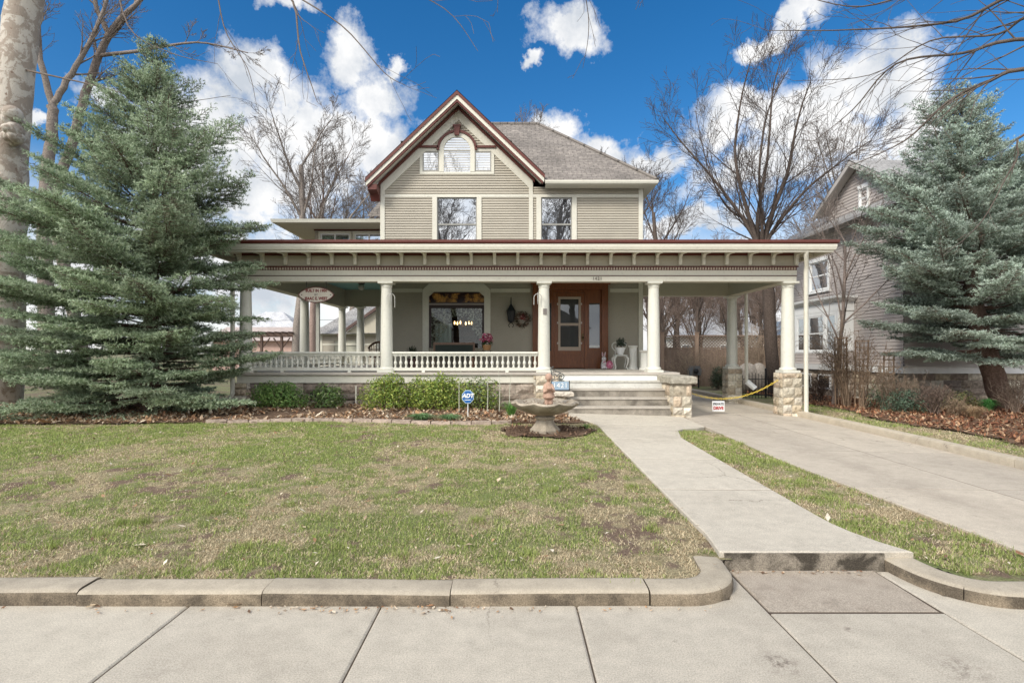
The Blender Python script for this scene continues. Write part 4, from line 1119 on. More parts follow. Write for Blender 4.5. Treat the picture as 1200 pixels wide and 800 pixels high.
# ---- downspouts
def pipe(pts,r,mat=CREAM,name='downspout'):
    mb=MB(); mb.tube(pts,r,10); return part(mb,name,mat,smooth=True)
pipe([(7.28,13.50,4.29),(7.28,13.52,4.22),(7.40,13.72,4.0),(7.42,13.78,3.8),(7.42,13.78,0.32),(7.42,13.66,0.24)],0.055)
pipe([(7.47,17.42,3.7),(7.47,17.40,0.9),(7.66,17.36,0.68)],0.05)
mb=MB(); mb.tube([(7.47,17.38,0.88),(7.70,17.30,0.66)],0.09,10); part(mb,'downspout_elbow',PUREW)
pipe([(-7.05,13.72,4.0),(-7.05,13.78,3.6),(-7.05,13.78,0.75),(-7.13,13.75,0.62),(-7.7,13.6,0.48)],0.055)
# fittings on the columns
for cx_,sd in ((-3.26,1),(0.83,-1)):
    X=cx_+sd*0.17; s=MB()
    s.tube([(X,14.05,3.05),(X,14.02,3.25)]+[(X-0.0+0.11*sd*0+0.10*math.sin(t)*(-1)*sd*0+0.0,14.02-0.09*(1-math.cos(t)),3.25+0.08*math.sin(t)) for t in np.linspace(0.2,math.pi,7)]+[(X,13.84,3.1)],0.007,6)
    s.tube([(X-0.12*sd*-1*0-0.10,13.93,3.02),(X-0.10,13.93,3.2)]+[(X-0.10*math.cos(t),13.93,3.2+0.10*math.sin(t)) for t in np.linspace(0.1,math.pi-0.1,8)]+[(X+0.10,13.93,3.2),(X+0.10,13.93,2.95)],0.009,6)
    part(s,'plant_hook',paint('dull white iron',(0.50,0.49,0.46)))
s=MB(); s.box(0.80,0.90,14.035,14.05,2.78,2.93); part(s,'doorbell_plate',plain('dull metal plate',(0.25,0.22,0.2),0.5,0.5))
lettering('house_number','1421',0.115,(2.19,14.035,3.70),plain('bronze numerals',(0.10,0.075,0.055),0.5),house,0.006,1.15)
# ceiling globe
s=MB(); s.ball((-5.52,20.0,4.20),0.12,16,10); gl=part(s,'ceiling_lamp',plain('frosted globe',(0.62,0.60,0.52),0.3),smooth=True)
s=MB(); s.lathe(-5.52,20.0,[(0.13,4.355),(0.13,4.32),(0.07,4.295)],16); part(s,'lamp_base',BLACK,gl)

# ---- sleeping porch wing, upper left
mb=MB(); siding(mb,(-6.98,19.4),(1,0),(0,-1),0,2.8,4.62,6.12,[(0.18,1.23,4.9,6.02),(1.39,2.44,4.9,6.02)]); siding(mb,(-6.98,22.4),(0,-1),(-1,0),0,3.0,4.62,6.12); part(mb,'wall',SAGE)
for (a,b_) in ((-6.80,-5.75),(-5.59,-4.54)):
    fr=MB(); fr.box(a-0.06,a,19.35,19.43,4.62,6.02); fr.box(b_,b_+0.06,19.35,19.43,4.62,6.02); fr.box(a-0.06,b_+0.06,19.34,19.43,6.021,6.09); f=part(fr,'window',CREAM)
    s=MB(); m=(a+b_)/2
    for q in (a+0.0,m-0.035,b_-0.05): s.box(q,q+0.05,19.39,19.42,4.9,6.02)
    s.box(a+.05,m-.035,19.39,19.42,5.98,6.02); s.box(m+.015,b_-.05,19.39,19.42,5.98,6.02); part(s,'sash',PUREW,f)
    p=MB(); p.box(a+.05,b_-.05,19.405,19.412,4.9,5.98); part(p,'pane',GLASS,f)
WP=[(-7.0,22.6),(-7.0,19.36),(XL-0.05,19.36)]
mb=MB(); mb.sweep(WP,[(0.0,6.12),(0.02,6.12),(0.02,6.16),(0.0,6.16)]); part(mb,'trim_line',RED)
mb=MB(); mb.sweep(WP,[(0.0,6.165),(0.98,6.165),(0.98,6.19),(0.0,6.19)]); part(mb,'soffit',SAGE_D)
mb=MB(); mb.sweep(WP,[(0.985,6.16),(1.06,6.16),(1.09,6.27),(0.985,6.27)]); part(mb,'gutter',CREAM)
mb=MB(); mb.poly([(-8.0,18.35,6.28),(-4.2,18.35,6.28),(-4.2,19.6,6.49),(-6.4,19.6,6.49)],[(0,0),(3.8,0),(3.8,1.3),(1.6,1.3)]); mb.poly([(-8.0,18.35,6.28),(-6.4,19.6,6.49),(-6.4,22.0,6.49),(-8.0,23,6.28)],[(0,0),(1.6,1),(4,1),(4.6,0)]); mb.poly([(-6.4,19.6,6.49),(-4.2,19.6,6.49),(-4.2,22.5,6.49),(-6.4,22.5,6.49)],[(0,0),(2,0),(2,3),(0,3)])
mb.poly([(-4.95,18.6,6.44),(-4.19,18.6,6.44),(-4.19,18.6,6.9),(-4.19,19.6,7.6),(-4.45,19.6,7.55)],[(0,0),(.7,0),(.7,.5),(.7,1.5),(.4,1.5)])
part(mb,'roof',ROOFM)
# ================================================================ THINGS ON AND AROUND THE PORCH
def mesh_thing(me, name, mats, label, cat, origin=None):
    o = link_mesh(name, me, mats, None, origin); return tag(o, label, cat)
def cap_between(mb, a, b_, r0, r1, n=6):
    a=Vector(a); b_=Vector(b_)
    for i in range(n+1):
        p=a.lerp(b_,i/n); mb.ball(p, r0+(r1-r0)*i/n, 10, 7)

# --- stone fountain with a child figure
FX, FY = 0.63, 10.42; fz = gf(FX,FY)+0.02
ft = thing('fountain',(FX,FY,fz),'weathered stone fountain with scalloped bowl on a flared foot in front of the steps','fountain')
def wob(k,a,r,z):
    if k>=4:
        s_=abs(math.cos(a*4)); return r*(0.93+0.09*s_), z+0.035*(1-s_)*(1 if k<7 else 0.6)-0.02
    return r*(1+0.02*abs(math.cos(a*4))), z
mb=MB(); mb.lathe(FX,FY,[(0.12,fz+.30),(0.19,fz+.315),(0.34,fz+.36),(0.50,fz+.43),(0.62,fz+.52),(0.645,fz+.55),(0.62,fz+.585),(0.55,fz+.565),(0.42,fz+.50),(0.20,fz+.465),(0.001,fz+.46)],48,wob=wob)
part(mb,'bowl',CASTST,ft,smooth=True)
mb=MB(); mb.lathe(FX,FY,[(0.285,fz-.03),(0.29,fz+.04),(0.25,fz+.08),(0.185,fz+.16),(0.16,fz+.22),(0.19,fz+.25),(0.20,fz+.28),(0.13,fz+.305)],8)
part(mb,'foot',CASTST,ft)
mb=MB(); x=[];y=[]
bz=fz+.50
st=MB(); sz=fz+.47
sx=FX+0.07; sy=FY-0.02
cap_between(st,(sx-.035,sy,sz+.0),(sx-.03,sy,sz+.16),.030,.036); cap_between(st,(sx+.035,sy,sz),(sx+.03,sy,sz+.16),.030,.036)
st.ball((sx-.035,sy-.03,sz+.005),(.03,.05,.022)); st.ball((sx+.035,sy-.03,sz+.005),(.03,.05,.022))
for i in range(10):
    t_=i/9; st.ball((sx-0.01*t_,sy,sz+.15+.19*t_),(.098-.045*t_,.082-.035*t_,.04),12,8)      # tunic
cap_between(st,(sx-.06,sy,sz+.33),(sx-.075,sy-.06,sz+.23),.024,.02); cap_between(st,(sx-.075,sy-.06,sz+.23),(sx-.01,sy-.10,sz+.27),.02,.018)
cap_between(st,(sx+.05,sy,sz+.33),(sx+.08,sy-.05,sz+.24),.024,.02); cap_between(st,(sx+.08,sy-.05,sz+.24),(sx+.03,sy-.10,sz+.28),.02,.018)
st.ball((sx,sy-.11,sz+.29),(.045,.035,.03))
cap_between(st,(sx-.01,sy,sz+.35),(sx-.005,sy-.005,sz+.40),.026,.024,3)
st.ball((sx,sy-.012,sz+.445),(.048,.052,.056),14,10); st.ball((sx,sy-.062,sz+.44),(.009,.014,.012)); st.ball((sx,sy+.012,sz+.465),(.055,.052,.05),14,10); st.ball((sx-.048,sy,sz+.44),(.012,.014,.016)); st.ball((sx+.048,sy,sz+.44),(.012,.014,.016))
me=remeshed(st,0.009,3); me.transform(Matrix.Translation((sx,sy,sz))@Matrix.Scale(1.24,4)@Matrix.Translation((-sx,-sy,-sz))); link_mesh('figure',me,TERRA,ft)
x=RNG.normal(FX,0.22,400); y=RNG.normal(FY,0.22,400); k=np.hypot(x-FX,y-FY)<0.46; 
r_=np.hypot(x[k]-FX,y[k]-FY); lf=leaves('dry_leaves',x[k],y[k],[(0.20,0.13,0.09),(0.32,0.22,0.15),(0.14,0.09,0.06)],0.02,None,0.0,0.4,parent=ft); del lf['category']
me=lf.data; v=np.zeros(len(me.vertices)*3,np.float32); me.vertices.foreach_get('co',v); v=v.reshape(-1,3); rr=np.hypot(v[:,0],v[:,1]); v[:,2]=0.475+0.10*np.clip((rr-.18)/.3,0,1)+RNG.uniform(0,.02,len(v)); me.vertices.foreach_set('co',v.ravel())

# --- numbered plaque on the low cheek wall
PX,PY=1.17,13.25
pq=thing('address_plaque',(PX,PY,0.872),'pale blue metal number plaque with scrolls on the low stone wall left of the steps','plaque')
mb=MB(); mb.box(PX-.21,PX+.21,PY-.015,PY+.015,0.90,1.10); part(mb,'plate',paint('pale blue enamel',(0.30,0.40,0.50),0.4),pq)
mb=MB(); mb.box(PX-.23,PX+.23,PY-.05,PY+.05,0.872,0.899); mb.box(PX-.23,PX-.212,PY-.02,PY+.02,.9,1.12); mb.box(PX+.212,PX+.23,PY-.02,PY+.02,.9,1.12); part(mb,'frame',BLACK,pq)
lettering('number','1421',0.17,(PX,PY-.018,1.0),PUREW,pq,0.004,1.1)
mb=MB()
for sgn in (-1,1):
    pts=[]
    for t_ in np.linspace(0,3.2*math.pi,34):
        r_=0.095*(1-t_/(3.2*math.pi)*0.8); pts.append((PX-.08+sgn*(0.10-r_*math.cos(t_)*1.0),PY,1.21+r_*math.sin(t_)))
    mb.tube(pts,0.011,6)
mb.tube([(PX-.2,PY,1.11),(PX-.21,PY,1.30),(PX-.23,PY,1.42),(PX-.16,PY,1.46)],0.014,6); mb.tube([(PX-.2,PY,1.11),(PX-.08,PY,1.16),(PX+.1,PY,1.11)],0.011,6)
mb.tube([(PX-.21,PY,1.40),(PX-.05,PY-.02,1.33),(PX+.02,PY-.03,1.30)],0.012,6)
part(mb,'scroll',plain('grey wrought iron',(0.10,0.105,0.10),0.6),pq)

# --- oval sign hung under the porch beam
SX,SZ=-5.06,3.29; SY=14.12
sg=thing('oval_sign',(SX,SY,SZ),'pointed oval cream sign with red lettering hung under the porch beam','sign')
def lens(w,h,n=20):
    top=[(-w+2*w*i/n, h*(1-((-1+2*i/n))**2)**0.72) for i in range(n+1)]
    return [(SX+p,SZ+q) for p,q in top]+[(SX+p,SZ-q) for p,q in top[::-1][1:-1]]
mb=MB(); mb.prism(lens(0.445,0.185),'y',SY-.012,SY+.02); part(mb,'board',paint('cream sign face',(0.62,0.56,0.47),0.5),sg)
mb=MB(); o_=lens(0.47,0.205); i_=lens(0.445,0.185); n=len(o_)
for k in range(n): 
    j=(k+1)%n; mb.prism([o_[k],o_[j],i_[j],i_[k]],'y',SY-.022,SY+.03)
part(mb,'rim',RED,sg)
redt=plain('red lettering',(0.20,0.035,0.03),0.5)
lettering('lettering','BUILT IN 1904',0.105,(SX,SY-.014,SZ+.105),redt,sg,0.003,1.05,0,0.80,0.005)
lettering('lettering','BY',0.075,(SX,SY-.014,SZ+.0),plain('grey green lettering',(0.06,0.06,0.04)),sg,0.003)
lettering('lettering','ISAAC E. WEST',0.105,(SX,SY-.014,SZ-.098),redt,sg,0.003,1.05,0,0.80,0.005)
mb=MB()
for sx_ in (-0.37,0.37): mb.ball((SX+sx_,SY-.016,SZ),(.014,.006,.014))
part(mb,'screw',BLACK,sg)
mb=MB()
for sx_ in (-0.25,0.25): mb.tube([(SX+sx_,SY+.005,SZ+.15),(SX+sx_,SY+.005,3.64)],0.008,6)
part(mb,'hanger',BLACK,sg)

# --- blue octagonal yard sign
YX,YY=-0.97,12.0; yz=gf(YX,YY)
ys_=thing('yard_sign',(YX,YY,yz),'blue octagonal security sign with white letters on a thin stake in the bed','sign')
c0=(YX,0.83)
octo=lambda r:[(YX+r*math.cos(math.pi/8+k*math.pi/4),0.83+r*1.12*math.sin(math.pi/8+k*math.pi/4)) for k in range(8)]
mb=MB(); mb.prism(octo(0.14),'y',YY-.004,YY+.012); part(mb,'rim',paint('pale blue rim',(0.42,0.55,0.66),0.4),ys_)
mb=MB(); mb.prism(octo(0.124),'y',YY-.010,YY-.0045); part(mb,'face',plain('blue sign face',(0.02,0.12,0.36),0.35),ys_)
lettering('lettering','ADT',0.122,(YX,YY-.012,0.85),PUREW,ys_,0.003,0.98,0.2,1.0,0.006)
mb=MB(); mb.box(YX-.07,YX+.07,YY-.013,YY-.0105,0.755,0.768); part(mb,'stripe',PUREW,ys_)
mb=MB(); mb.tube([(YX,YY+.02,yz-.05),(YX,YY+.02,0.80)],0.011,6); part(mb,'stake',PUREW,ys_)

# --- yellow chain across the drive, with a sign
def chainpt(t_): return (6.82-(6.82-4.3)*t_, 14.05, 1.10*(1-t_)+0.98*t_-0.46*4*t_*(1-t_)*0.9)
cz=lambda x:0
pts=[]
A0=Vector((6.80,13.95,1.10)); A1=Vector((5.75,13.9,0.66)); A2=Vector((5.35,13.9,0.62)); A3=Vector((4.28,13.7,0.86))
for i in range(9): pts.append(A0.lerp(A1,i/8)-Vector((0,0,0.06*math.sin(math.pi*i/8))))
for i in range(1,4): pts.append(A1.lerp(A2,i/3))
for i in range(1,9): pts.append(A2.lerp(A3,i/8)-Vector((0,0,0.05*math.sin(math.pi*i/8))))
mb=MB()
for i in range(len(pts)-1):
    a,b_=pts[i],pts[i+1]; n=max(1,int((b_-a).length/0.06))
    for k in range(n):
        c_=a.lerp(b_,(k+.5)/n); d_=(b_-a).normalized(); s_=Vector((0,0,1)) if k%2 else Vector((0,1,0))
        w_=d_.cross(s_).normalized(); loop=[c_+d_*0.036*math.cos(q)+w_*0.018*math.sin(q) for q in np.linspace(0,2*math.pi,9)]
        mb.tube(loop,0.0075,5,caps=False)
ch_=mb.build('chain',plain('yellow plastic chain',(0.62,0.45,0.06),0.4))
tag(ch_,'yellow plastic chain slung low between the stone pier and the step wall','chain')
QX,QY,QZ=5.24,13.87,0.44
ps=thing('hanging_sign',(QX,QY,QZ),'small white notice with red and dark words hung on the yellow chain','sign')
mb=MB(); mb.box(QX-.155,QX+.155,QY-.006,QY+.006,QZ-.13,QZ+.13); part(mb,'board',PUREW,ps)
lettering('lettering','PRIVATE',0.085,(QX,QY-.008,QZ+.055),plain('dark grey lettering',(0.08,0.08,0.09)),ps,0.003,1,0,0.85,0.003)
lettering('lettering','DRIVE',0.105,(QX,QY-.008,QZ-.05),plain('bright red lettering',(0.42,0.03,0.03)),ps,0.003,1,0,0.9,0.005)
mb=MB()
for q in (-.11,.11): mb.tube([(QX+q,QY,QZ+.13),(QX+q,QY+.02,QZ+.19)],0.005,5)
part(mb,'hanger',BLACK,ps)

# --- white rabbit figure, egg, chair, plant, pedestals
RX,RY=2.86,17.0
mb=MB()
mb.ball((RX,RY,FZ+.13),(.095,.085,.14),14,10); mb.ball((RX,RY-.01,FZ+.31),(.072,.07,.078),14,10); mb.ball((RX,RY-.075,FZ+.295),(.032,.028,.025))
for s_ in (-1,1):
    mb.ball((RX+s_*.038,RY+.01,FZ+.45),(.024,.016,.09),10,9,rot=Matrix.Rotation(s_*-0.16,3,'Y').to_3x3() if False else Matrix.Rotation(s_*0.16,3,'Y'))
    mb.ball((RX+s_*.065,RY-.07,FZ+.04),(.045,.075,.04)); mb.ball((RX+s_*.05,RY-.085,FZ+.17),(.024,.04,.03))
mb.ball((RX,RY+.09,FZ+.07),.04)
rab=thing('rabbit_figure',(RX,RY,FZ),'white Easter rabbit figure sitting by the front door','figurine')
link_mesh('body',remeshed(mb,0.011,3),paint('white figure paint',(0.78,0.75,0.75),0.4),rab)
mb=MB()
for s_ in (-1,1): mb.ball((RX+s_*.028,RY-.072,FZ+.335),(.009,.006,.011))
part(mb,'eye',BLACK,rab)
mb=MB()
for s_ in (-1,1): mb.ball((RX+s_*.04,RY-.006,FZ+.45),(.011,.005,.06),8,8,rot=Matrix.Rotation(s_*0.16,3,'Y'))
mb.ball((RX,RY-.105,FZ+.305),(.010,.007,.008)); mb.ball((RX,RY-.08,FZ+.215),(.045,.025,.02))
part(mb,'pink_trim',paint('pink trim',(0.62,0.30,0.36),0.5),rab)
mb=MB(); EX,EY=3.02,16.9
mb.lathe(EX,EY,[(0.001,FZ),(0.06,FZ+.01),(0.105,FZ+.07),(0.115,FZ+.12),(0.10,FZ+.19),(0.06,FZ+.25),(0.001,FZ+.275)],18)
m_,t,b=nt('pink speckled egg'); co=objco(t); v_=N(t,'ShaderNodeTexVoronoi',i_Scale=16.0); L(t,co,v_.inputs['Vector'])
L(t,mixc(t,ramp(t,v_.outputs['Distance'],0.25,0.32),(0.75,0.55,0.58),(0.60,0.16,0.26)),b.inputs['Base Color']); b.inputs['Roughness'].default_value=0.35
tag(mb.build('painted_egg',m_,smooth=True),'pink spotted egg decoration beside the white rabbit','decoration')
# ornate white garden chair
HX,HY=3.32,16.75
chr_=thing('garden_chair',(HX,HY,FZ),'small ornate white garden chair with curved legs and heart shaped back','chair')
IV=paint('ivory iron paint',(0.74,0.73,0.67),0.45)
for sx_ in (-1,1):
    for sy_ in (-1,1):
        mb=MB(); mb.tube([(HX+sx_*.15,HY+sy_*.14,FZ+.40),(HX+sx_*.21,HY+sy_*.18,FZ+.33),(HX+sx_*.20,HY+sy_*.17,FZ+.20),(HX+sx_*.16,HY+sy_*.14,FZ+.08),(HX+sx_*.20,HY+sy_*.18,FZ+.0)],[.03,.032,.024,.018,.024],8); part(mb,'leg',IV,chr_,smooth=True)
mb=MB(); mb.lathe(HX,HY,[(0.19,FZ+.40),(0.225,FZ+.41),(0.225,FZ+.435),(0.20,FZ+.45),(0.001,FZ+.445)],20); part(mb,'seat',IV,chr_,smooth=True)
mb=MB()
def heart(r,n=28):
    o=[]
    for k in range(n+1):
        t_=2*math.pi*k/n; o.append((HX+r*16*math.sin(t_)**3/17, FZ+.66+r*(13*math.cos(t_)-5*math.cos(2*t_)-2*math.cos(3*t_)-math.cos(4*t_))/17))
    return o
mb.tube([(p,HY+.19,q) for p,q in heart(.235)],.018,6); mb.tube([(p,HY+.19,q) for p,q in heart(.13)],.014,6)
for s_ in (-.12,.12): mb.tube([(HX+s_,HY+.17,FZ+.43),(HX+s_*.9,HY+.19,FZ+.62)],.016,6)
part(mb,'backrest',IV,chr_,smooth=True)
def leaf_cloud(c,r,n,size,pal,shell=0.45,flatten=1.0,seed=1,zmin=None,noisek=2.2,namt=0.35):
    rg=np.random.default_rng(seed)
    d=rg.normal(size=(n,3)); d/=np.linalg.norm(d,axis=1)[:,None]; d[:,2]=np.where(d[:,2]<-0.72,-d[:,2],d[:,2])
    lump=1-namt+2*namt*(vnoise(np.arctan2(d[:,1],d[:,0])*noisek+7,d[:,2]*noisek*1.5+seed,seed))
    rad=(1-shell*rg.random(n)**1.5)*lump
    P=d*rad[:,None]*np.array(r)+np.array(c)
    nr=d+rg.normal(0,0.7,(n,3)); nr/=np.linalg.norm(nr,axis=1)[:,None]
    tv=np.cross(nr,rg.normal(size=(n,3))); tv/=np.linalg.norm(tv,axis=1)[:,None]; bv=np.cross(nr,tv)
    s=(size*rg.uniform(0.6,1.3,n))[:,None]
    V=np.stack([P-tv*s,P-bv*s*.45+nr*s*.15,P+tv*s,P+bv*s*.45+nr*s*.15],1)
    if zmin is not None: V[:,:,2]=np.maximum(V[:,:,2],zmin)
    pal=np.array(pal); c_=pal[rg.integers(0,len(pal),n)]*rg.uniform(0.75,1.25,n)[:,None]
    return V.reshape(-1,3),np.repeat(c_,4,0)
def foliage_mesh(name,V,C,parent,mat=LEAF):
    return np_mesh(name,V,np.arange(len(V)).reshape(-1,4),mat,parent,C)
# potted plant on the chair
pt=thing('potted_plant',(HX,HY-.03,FZ+.45),'small white pot with grey green foliage standing on the ornate white chair','plant')
mb=MB(); mb.lathe(HX,HY-.03,[(0.08,FZ+.452),(0.12,FZ+.55),(0.14,FZ+.62),(0.15,FZ+.66),(0.13,FZ+.66),(0.11,FZ+.62),(0.001,FZ+.615)],18); part(mb,'pot',PUREW,pt,smooth=True)
V,C=leaf_cloud((HX+.01,HY-.03,FZ+.80),(.14,.13,.15),500,.03,[(0.06,0.08,0.055),(0.09,0.11,0.08),(0.04,0.06,0.04)],.9); foliage_mesh('foliage',V,C,pt)
def pedestal(x,y,h,label,r=.115):
    p=thing('pedestal',(x,y,FZ),label,'pedestal')
    mb=MB(); seg=40
    def fl(k,a,r_,z): return (r_*(1-0.05*(0.5+0.5*math.cos(a*14))) if 0<k<3 else r_), z
    mb.lathe(x,y,[(r,FZ+.07),(r,FZ+.072),(r*.95,FZ+h-.07),(r*.95,FZ+h-.068)],seg,wob=fl); part(mb,'shaft',IV,p)
    mb=MB(); mb.lathe(x,y,[(r*1.3,FZ),(r*1.3,FZ+.04),(r*1.1,FZ+.069)],20); part(mb,'base',IV,p)
    mb=MB(); mb.lathe(x,y,[(r*1.05,FZ+h-.067),(r*1.3,FZ+h-.03),(r*1.3,FZ+h)],20); part(mb,'top',IV,p)
pedestal(3.70,16.7,0.72,'round white fluted pedestal standing right beside the ornate chair')
pedestal(3.93,16.1,0.58,'shorter white fluted pedestal half hidden behind the rightmost porch column',.14)

# --- flowers in a pot on a stand
GX_,GY_=-0.75,16.2
pst=thing('plant_stand',(GX_,GY_,FZ),'dark slim plant stand behind the porch railing under the pink flowers','stand')
mb=MB()
for k in range(3):
    a=2*math.pi*k/3; mb.tube([(GX_+.16*math.cos(a),GY_+.16*math.sin(a),FZ),(GX_+.06*math.cos(a),GY_+.06*math.sin(a),FZ+.3),(GX_+.11*math.cos(a),GY_+.11*math.sin(a),FZ+.555)],.012,6)
part(mb,'leg',BLACK,pst); mb=MB(); mb.lathe(GX_,GY_,[(.13,FZ+.556),(.13,FZ+.575)],16); part(mb,'top',BLACK,pst)
fp=thing('flower_pot',(GX_,GY_,FZ+.577),'basket pot of pink and white flowers beside the picture window','plant')
mb=MB(); mb.lathe(GX_,GY_,[(.10,FZ+.58),(.13,FZ+.68),(.14,FZ+.74),(.11,FZ+.735),(.001,FZ+.72)],16); part(mb,'pot',wood('wicker basket',(0.20,0.10,0.04),(0.36,0.20,0.08),(40,40,60)),fp)
V,C=leaf_cloud((GX_,GY_,FZ+.90),(.17,.15,.17),260,.042,[(0.52,0.06,0.17),(0.62,0.12,0.26),(0.75,0.50,0.55),(0.40,0.03,0.10)],.7,seed=4); foliage_mesh('flowers',V,C,fp)
V,C=leaf_cloud((GX_,GY_,FZ+.80),(.15,.14,.1),160,.04,[(0.05,0.09,0.03)],.9,seed=5); foliage_mesh('foliage',V,C,fp)

# --- settee, wicker chair, spiky plant on the porch
SBX,SBY=-1.78,16.55
se=thing('settee',(SBX,SBY,FZ),'brown wooden settee with dark green back under the picture window','bench')
mb=MB(); mb.box(SBX-.64,SBX+.64,SBY+.22,SBY+.27,FZ+.75,FZ+.82)
for q in (-.64,.58): mb.box(SBX+q,SBX+q+.06,SBY+.22,SBY+.27,FZ,FZ+.749)
part(mb,'back_frame',wood('brown settee wood',(0.13,0.07,0.04),(0.22,0.12,0.07)),se)
mb=MB(); mb.box(SBX-.579,SBX+.579,SBY+.225,SBY+.265,FZ+.45,FZ+.748); part(mb,'back_panel',plain('dark green upholstery',(0.035,0.045,0.038),0.8),se)
mb=MB(); mb.box(SBX-.62,SBX+.62,SBY-.28,SBY+.215,FZ+.36,FZ+.44); part(mb,'seat',plain('dark green seat cloth',(0.035,0.045,0.038),0.8),se)
for q in (-.62,.56): mb=MB(); mb.box(SBX+q,SBX+q+.06,SBY-.28,SBY-.22,FZ,FZ+.359); part(mb,'leg',wood('brown leg wood',(0.13,0.07,0.04),(0.22,0.12,0.07)),se)
WX,WY=-4.55,18.6
wc=thing('wicker_chair',(WX,WY,FZ),'round backed brown wicker chair behind the left railing','chair')
mb=MB()
for k in range(12):
    a=math.pi*k/11; mb.tube([(WX+.30*math.cos(a),WY+.28*math.sin(a),FZ+.42),(WX+.33*math.cos(a),WY+.32*math.sin(a),FZ+.66+.22*math.sin(a))],.016,5)
for zz,rr in ((.42,.30),(.52,.31),(.62,.325)): mb.tube([(WX+rr*math.cos(a),WY+rr*math.sin(a),FZ+zz) for a in np.linspace(0,math.pi,14)],.014,5)
mb.tube([(WX+.33*math.cos(a),WY+.32*math.sin(a),FZ+.66+.22*math.sin(a)) for a in np.linspace(0,math.pi,16)],.035,6)
WK=wood('wicker',(0.16,0.08,0.045),(0.30,0.17,0.10),(40,40,60),0.7); part(mb,'backrest',WK,wc)
mb=MB(); mb.lathe(WX,WY,[(.28,FZ+.34),(.31,FZ+.36),(.31,FZ+.41),(.001,FZ+.42)],16); part(mb,'seat',WK,wc)
for k in range(4):
    a=math.pi/4+k*math.pi/2; mb=MB(); mb.tube([(WX+.22*math.cos(a),WY+.22*math.sin(a),FZ+.35),(WX+.27*math.cos(a),WY+.27*math.sin(a),FZ)],.02,6); part(mb,'leg',WK,wc)
KX,KY=-2.98,16.4
kp=thing('spiky_plant',(KX,KY,FZ),'dark spiky fern in a pot behind the railing left of the picture window','plant')
mb=MB(); mb.lathe(KX,KY,[(.12,FZ),(.16,FZ+.3),(.17,FZ+.34),(.14,FZ+.34),(.001,FZ+.32)],14); part(mb,'pot',plain('dark clay pot',(0.09,0.05,0.04),0.7),kp)
def blade_clump(c,n,h,spread,w,pal,seed,droop=0.5):
    rg=np.random.default_rng(seed); vs=[];cs=[]
    for i in range(n):
        a=rg.uniform(0,2*math.pi); le=rg.uniform(.15,1.0)*spread; hh=h*rg.uniform(.6,1.1); b0=np.array(c)+np.array([math.cos(a),math.sin(a),0])*rg.uniform(0,.06)*(spread/0.3)
        d=np.array([math.cos(a),math.sin(a),0]); sd=np.array([-d[1],d[0],0])*w
        m=b0+d*le*.45+np.array([0,0,hh*.8]); e=b0+d*le+np.array([0,0,hh*(1-droop*le/spread*.6)])
        vs+=[b0-sd,b0+sd,m+sd*.8,m-sd*.8, m-sd*.8,m+sd*.8,e+sd*.1,e-sd*.1]; cc=np.array(pal[rg.integers(len(pal))])*rg.uniform(.75,1.25); cs+=[cc]*8
    return np.array(vs),np.array(cs)
V,C=blade_clump((KX,KY,FZ+.32),110,.42,.34,.010,[(0.03,0.045,0.025),(0.05,0.06,0.03)],3); foliage_mesh('foliage',V,C,kp)

# --- lantern and wreath on the wall
LX,LZ=-0.03,3.10; LY=W-0.16
ln=thing('wall_lantern',(LX,W-0.02,LZ),'black ornate lantern mounted on the siding left of the wreath','lantern')
mb=MB(); mb.lathe(LX,LY,[(.03,LZ-.36),(.10,LZ-.30),(.13,LZ-.02),(.15,LZ+.02),(.06,LZ+.16),(.02,LZ+.24),(.012,LZ+.44),(.001,LZ+.46)],8); part(mb,'body',BLACK,ln)
mb=MB(); mb.tube([(LX,W-.02,LZ-.1),(LX,W-.03,LZ+.30),(LX,LY,LZ+.33)],.02,6); mb.box(LX-.06,LX+.06,W-.035,W-.018,LZ-.2,LZ+.2)
for s_ in(-1,1): mb.tube([(LX+s_*.02,LY,LZ-.36),(LX+s_*.08,LY-.02,LZ-.42),(LX+s_*.05,LY,LZ-.50)],.012,5)
part(mb,'bracket',BLACK,ln)
QX_,QZ_=0.32,2.86
wr=thing('wreath',(QX_,W-0.08,QZ_),'round dried flower wreath with dark red centre hung on the siding beside the door','wreath')
rg=np.random.default_rng(8); vs=[];cs=[]
for i in range(900):
    a=rg.uniform(0,2*math.pi); r_=0.20+rg.normal(0,.035); p=np.array([QX_+r_*math.cos(a),W-.075+rg.normal(0,.022),QZ_+r_*math.sin(a)])
    t_=rg.normal(size=3); t_/=np.linalg.norm(t_); b_=np.cross(t_,rg.normal(size=3)); b_/=np.linalg.norm(b_); s_=.026
    vs+=[p-t_*s_,p-b_*s_*.5,p+t_*s_,p+b_*s_*.5]; c_=[(0.10,0.07,0.04),(0.05,0.06,0.035),(0.55,0.50,0.40),(0.35,0.20,0.15),(0.08,0.05,0.03)][rg.integers(5)]; cs+=[c_]*4
foliage_mesh('ring',np.array(vs),np.array(cs),wr)
V,C=leaf_cloud((QX_+.02,W-.09,QZ_+.05),(.11,.05,.12),150,.035,[(0.16,0.03,0.03),(0.26,0.05,0.045),(0.45,0.25,0.22)],.9,seed=12); foliage_mesh('bow',V,C,wr)

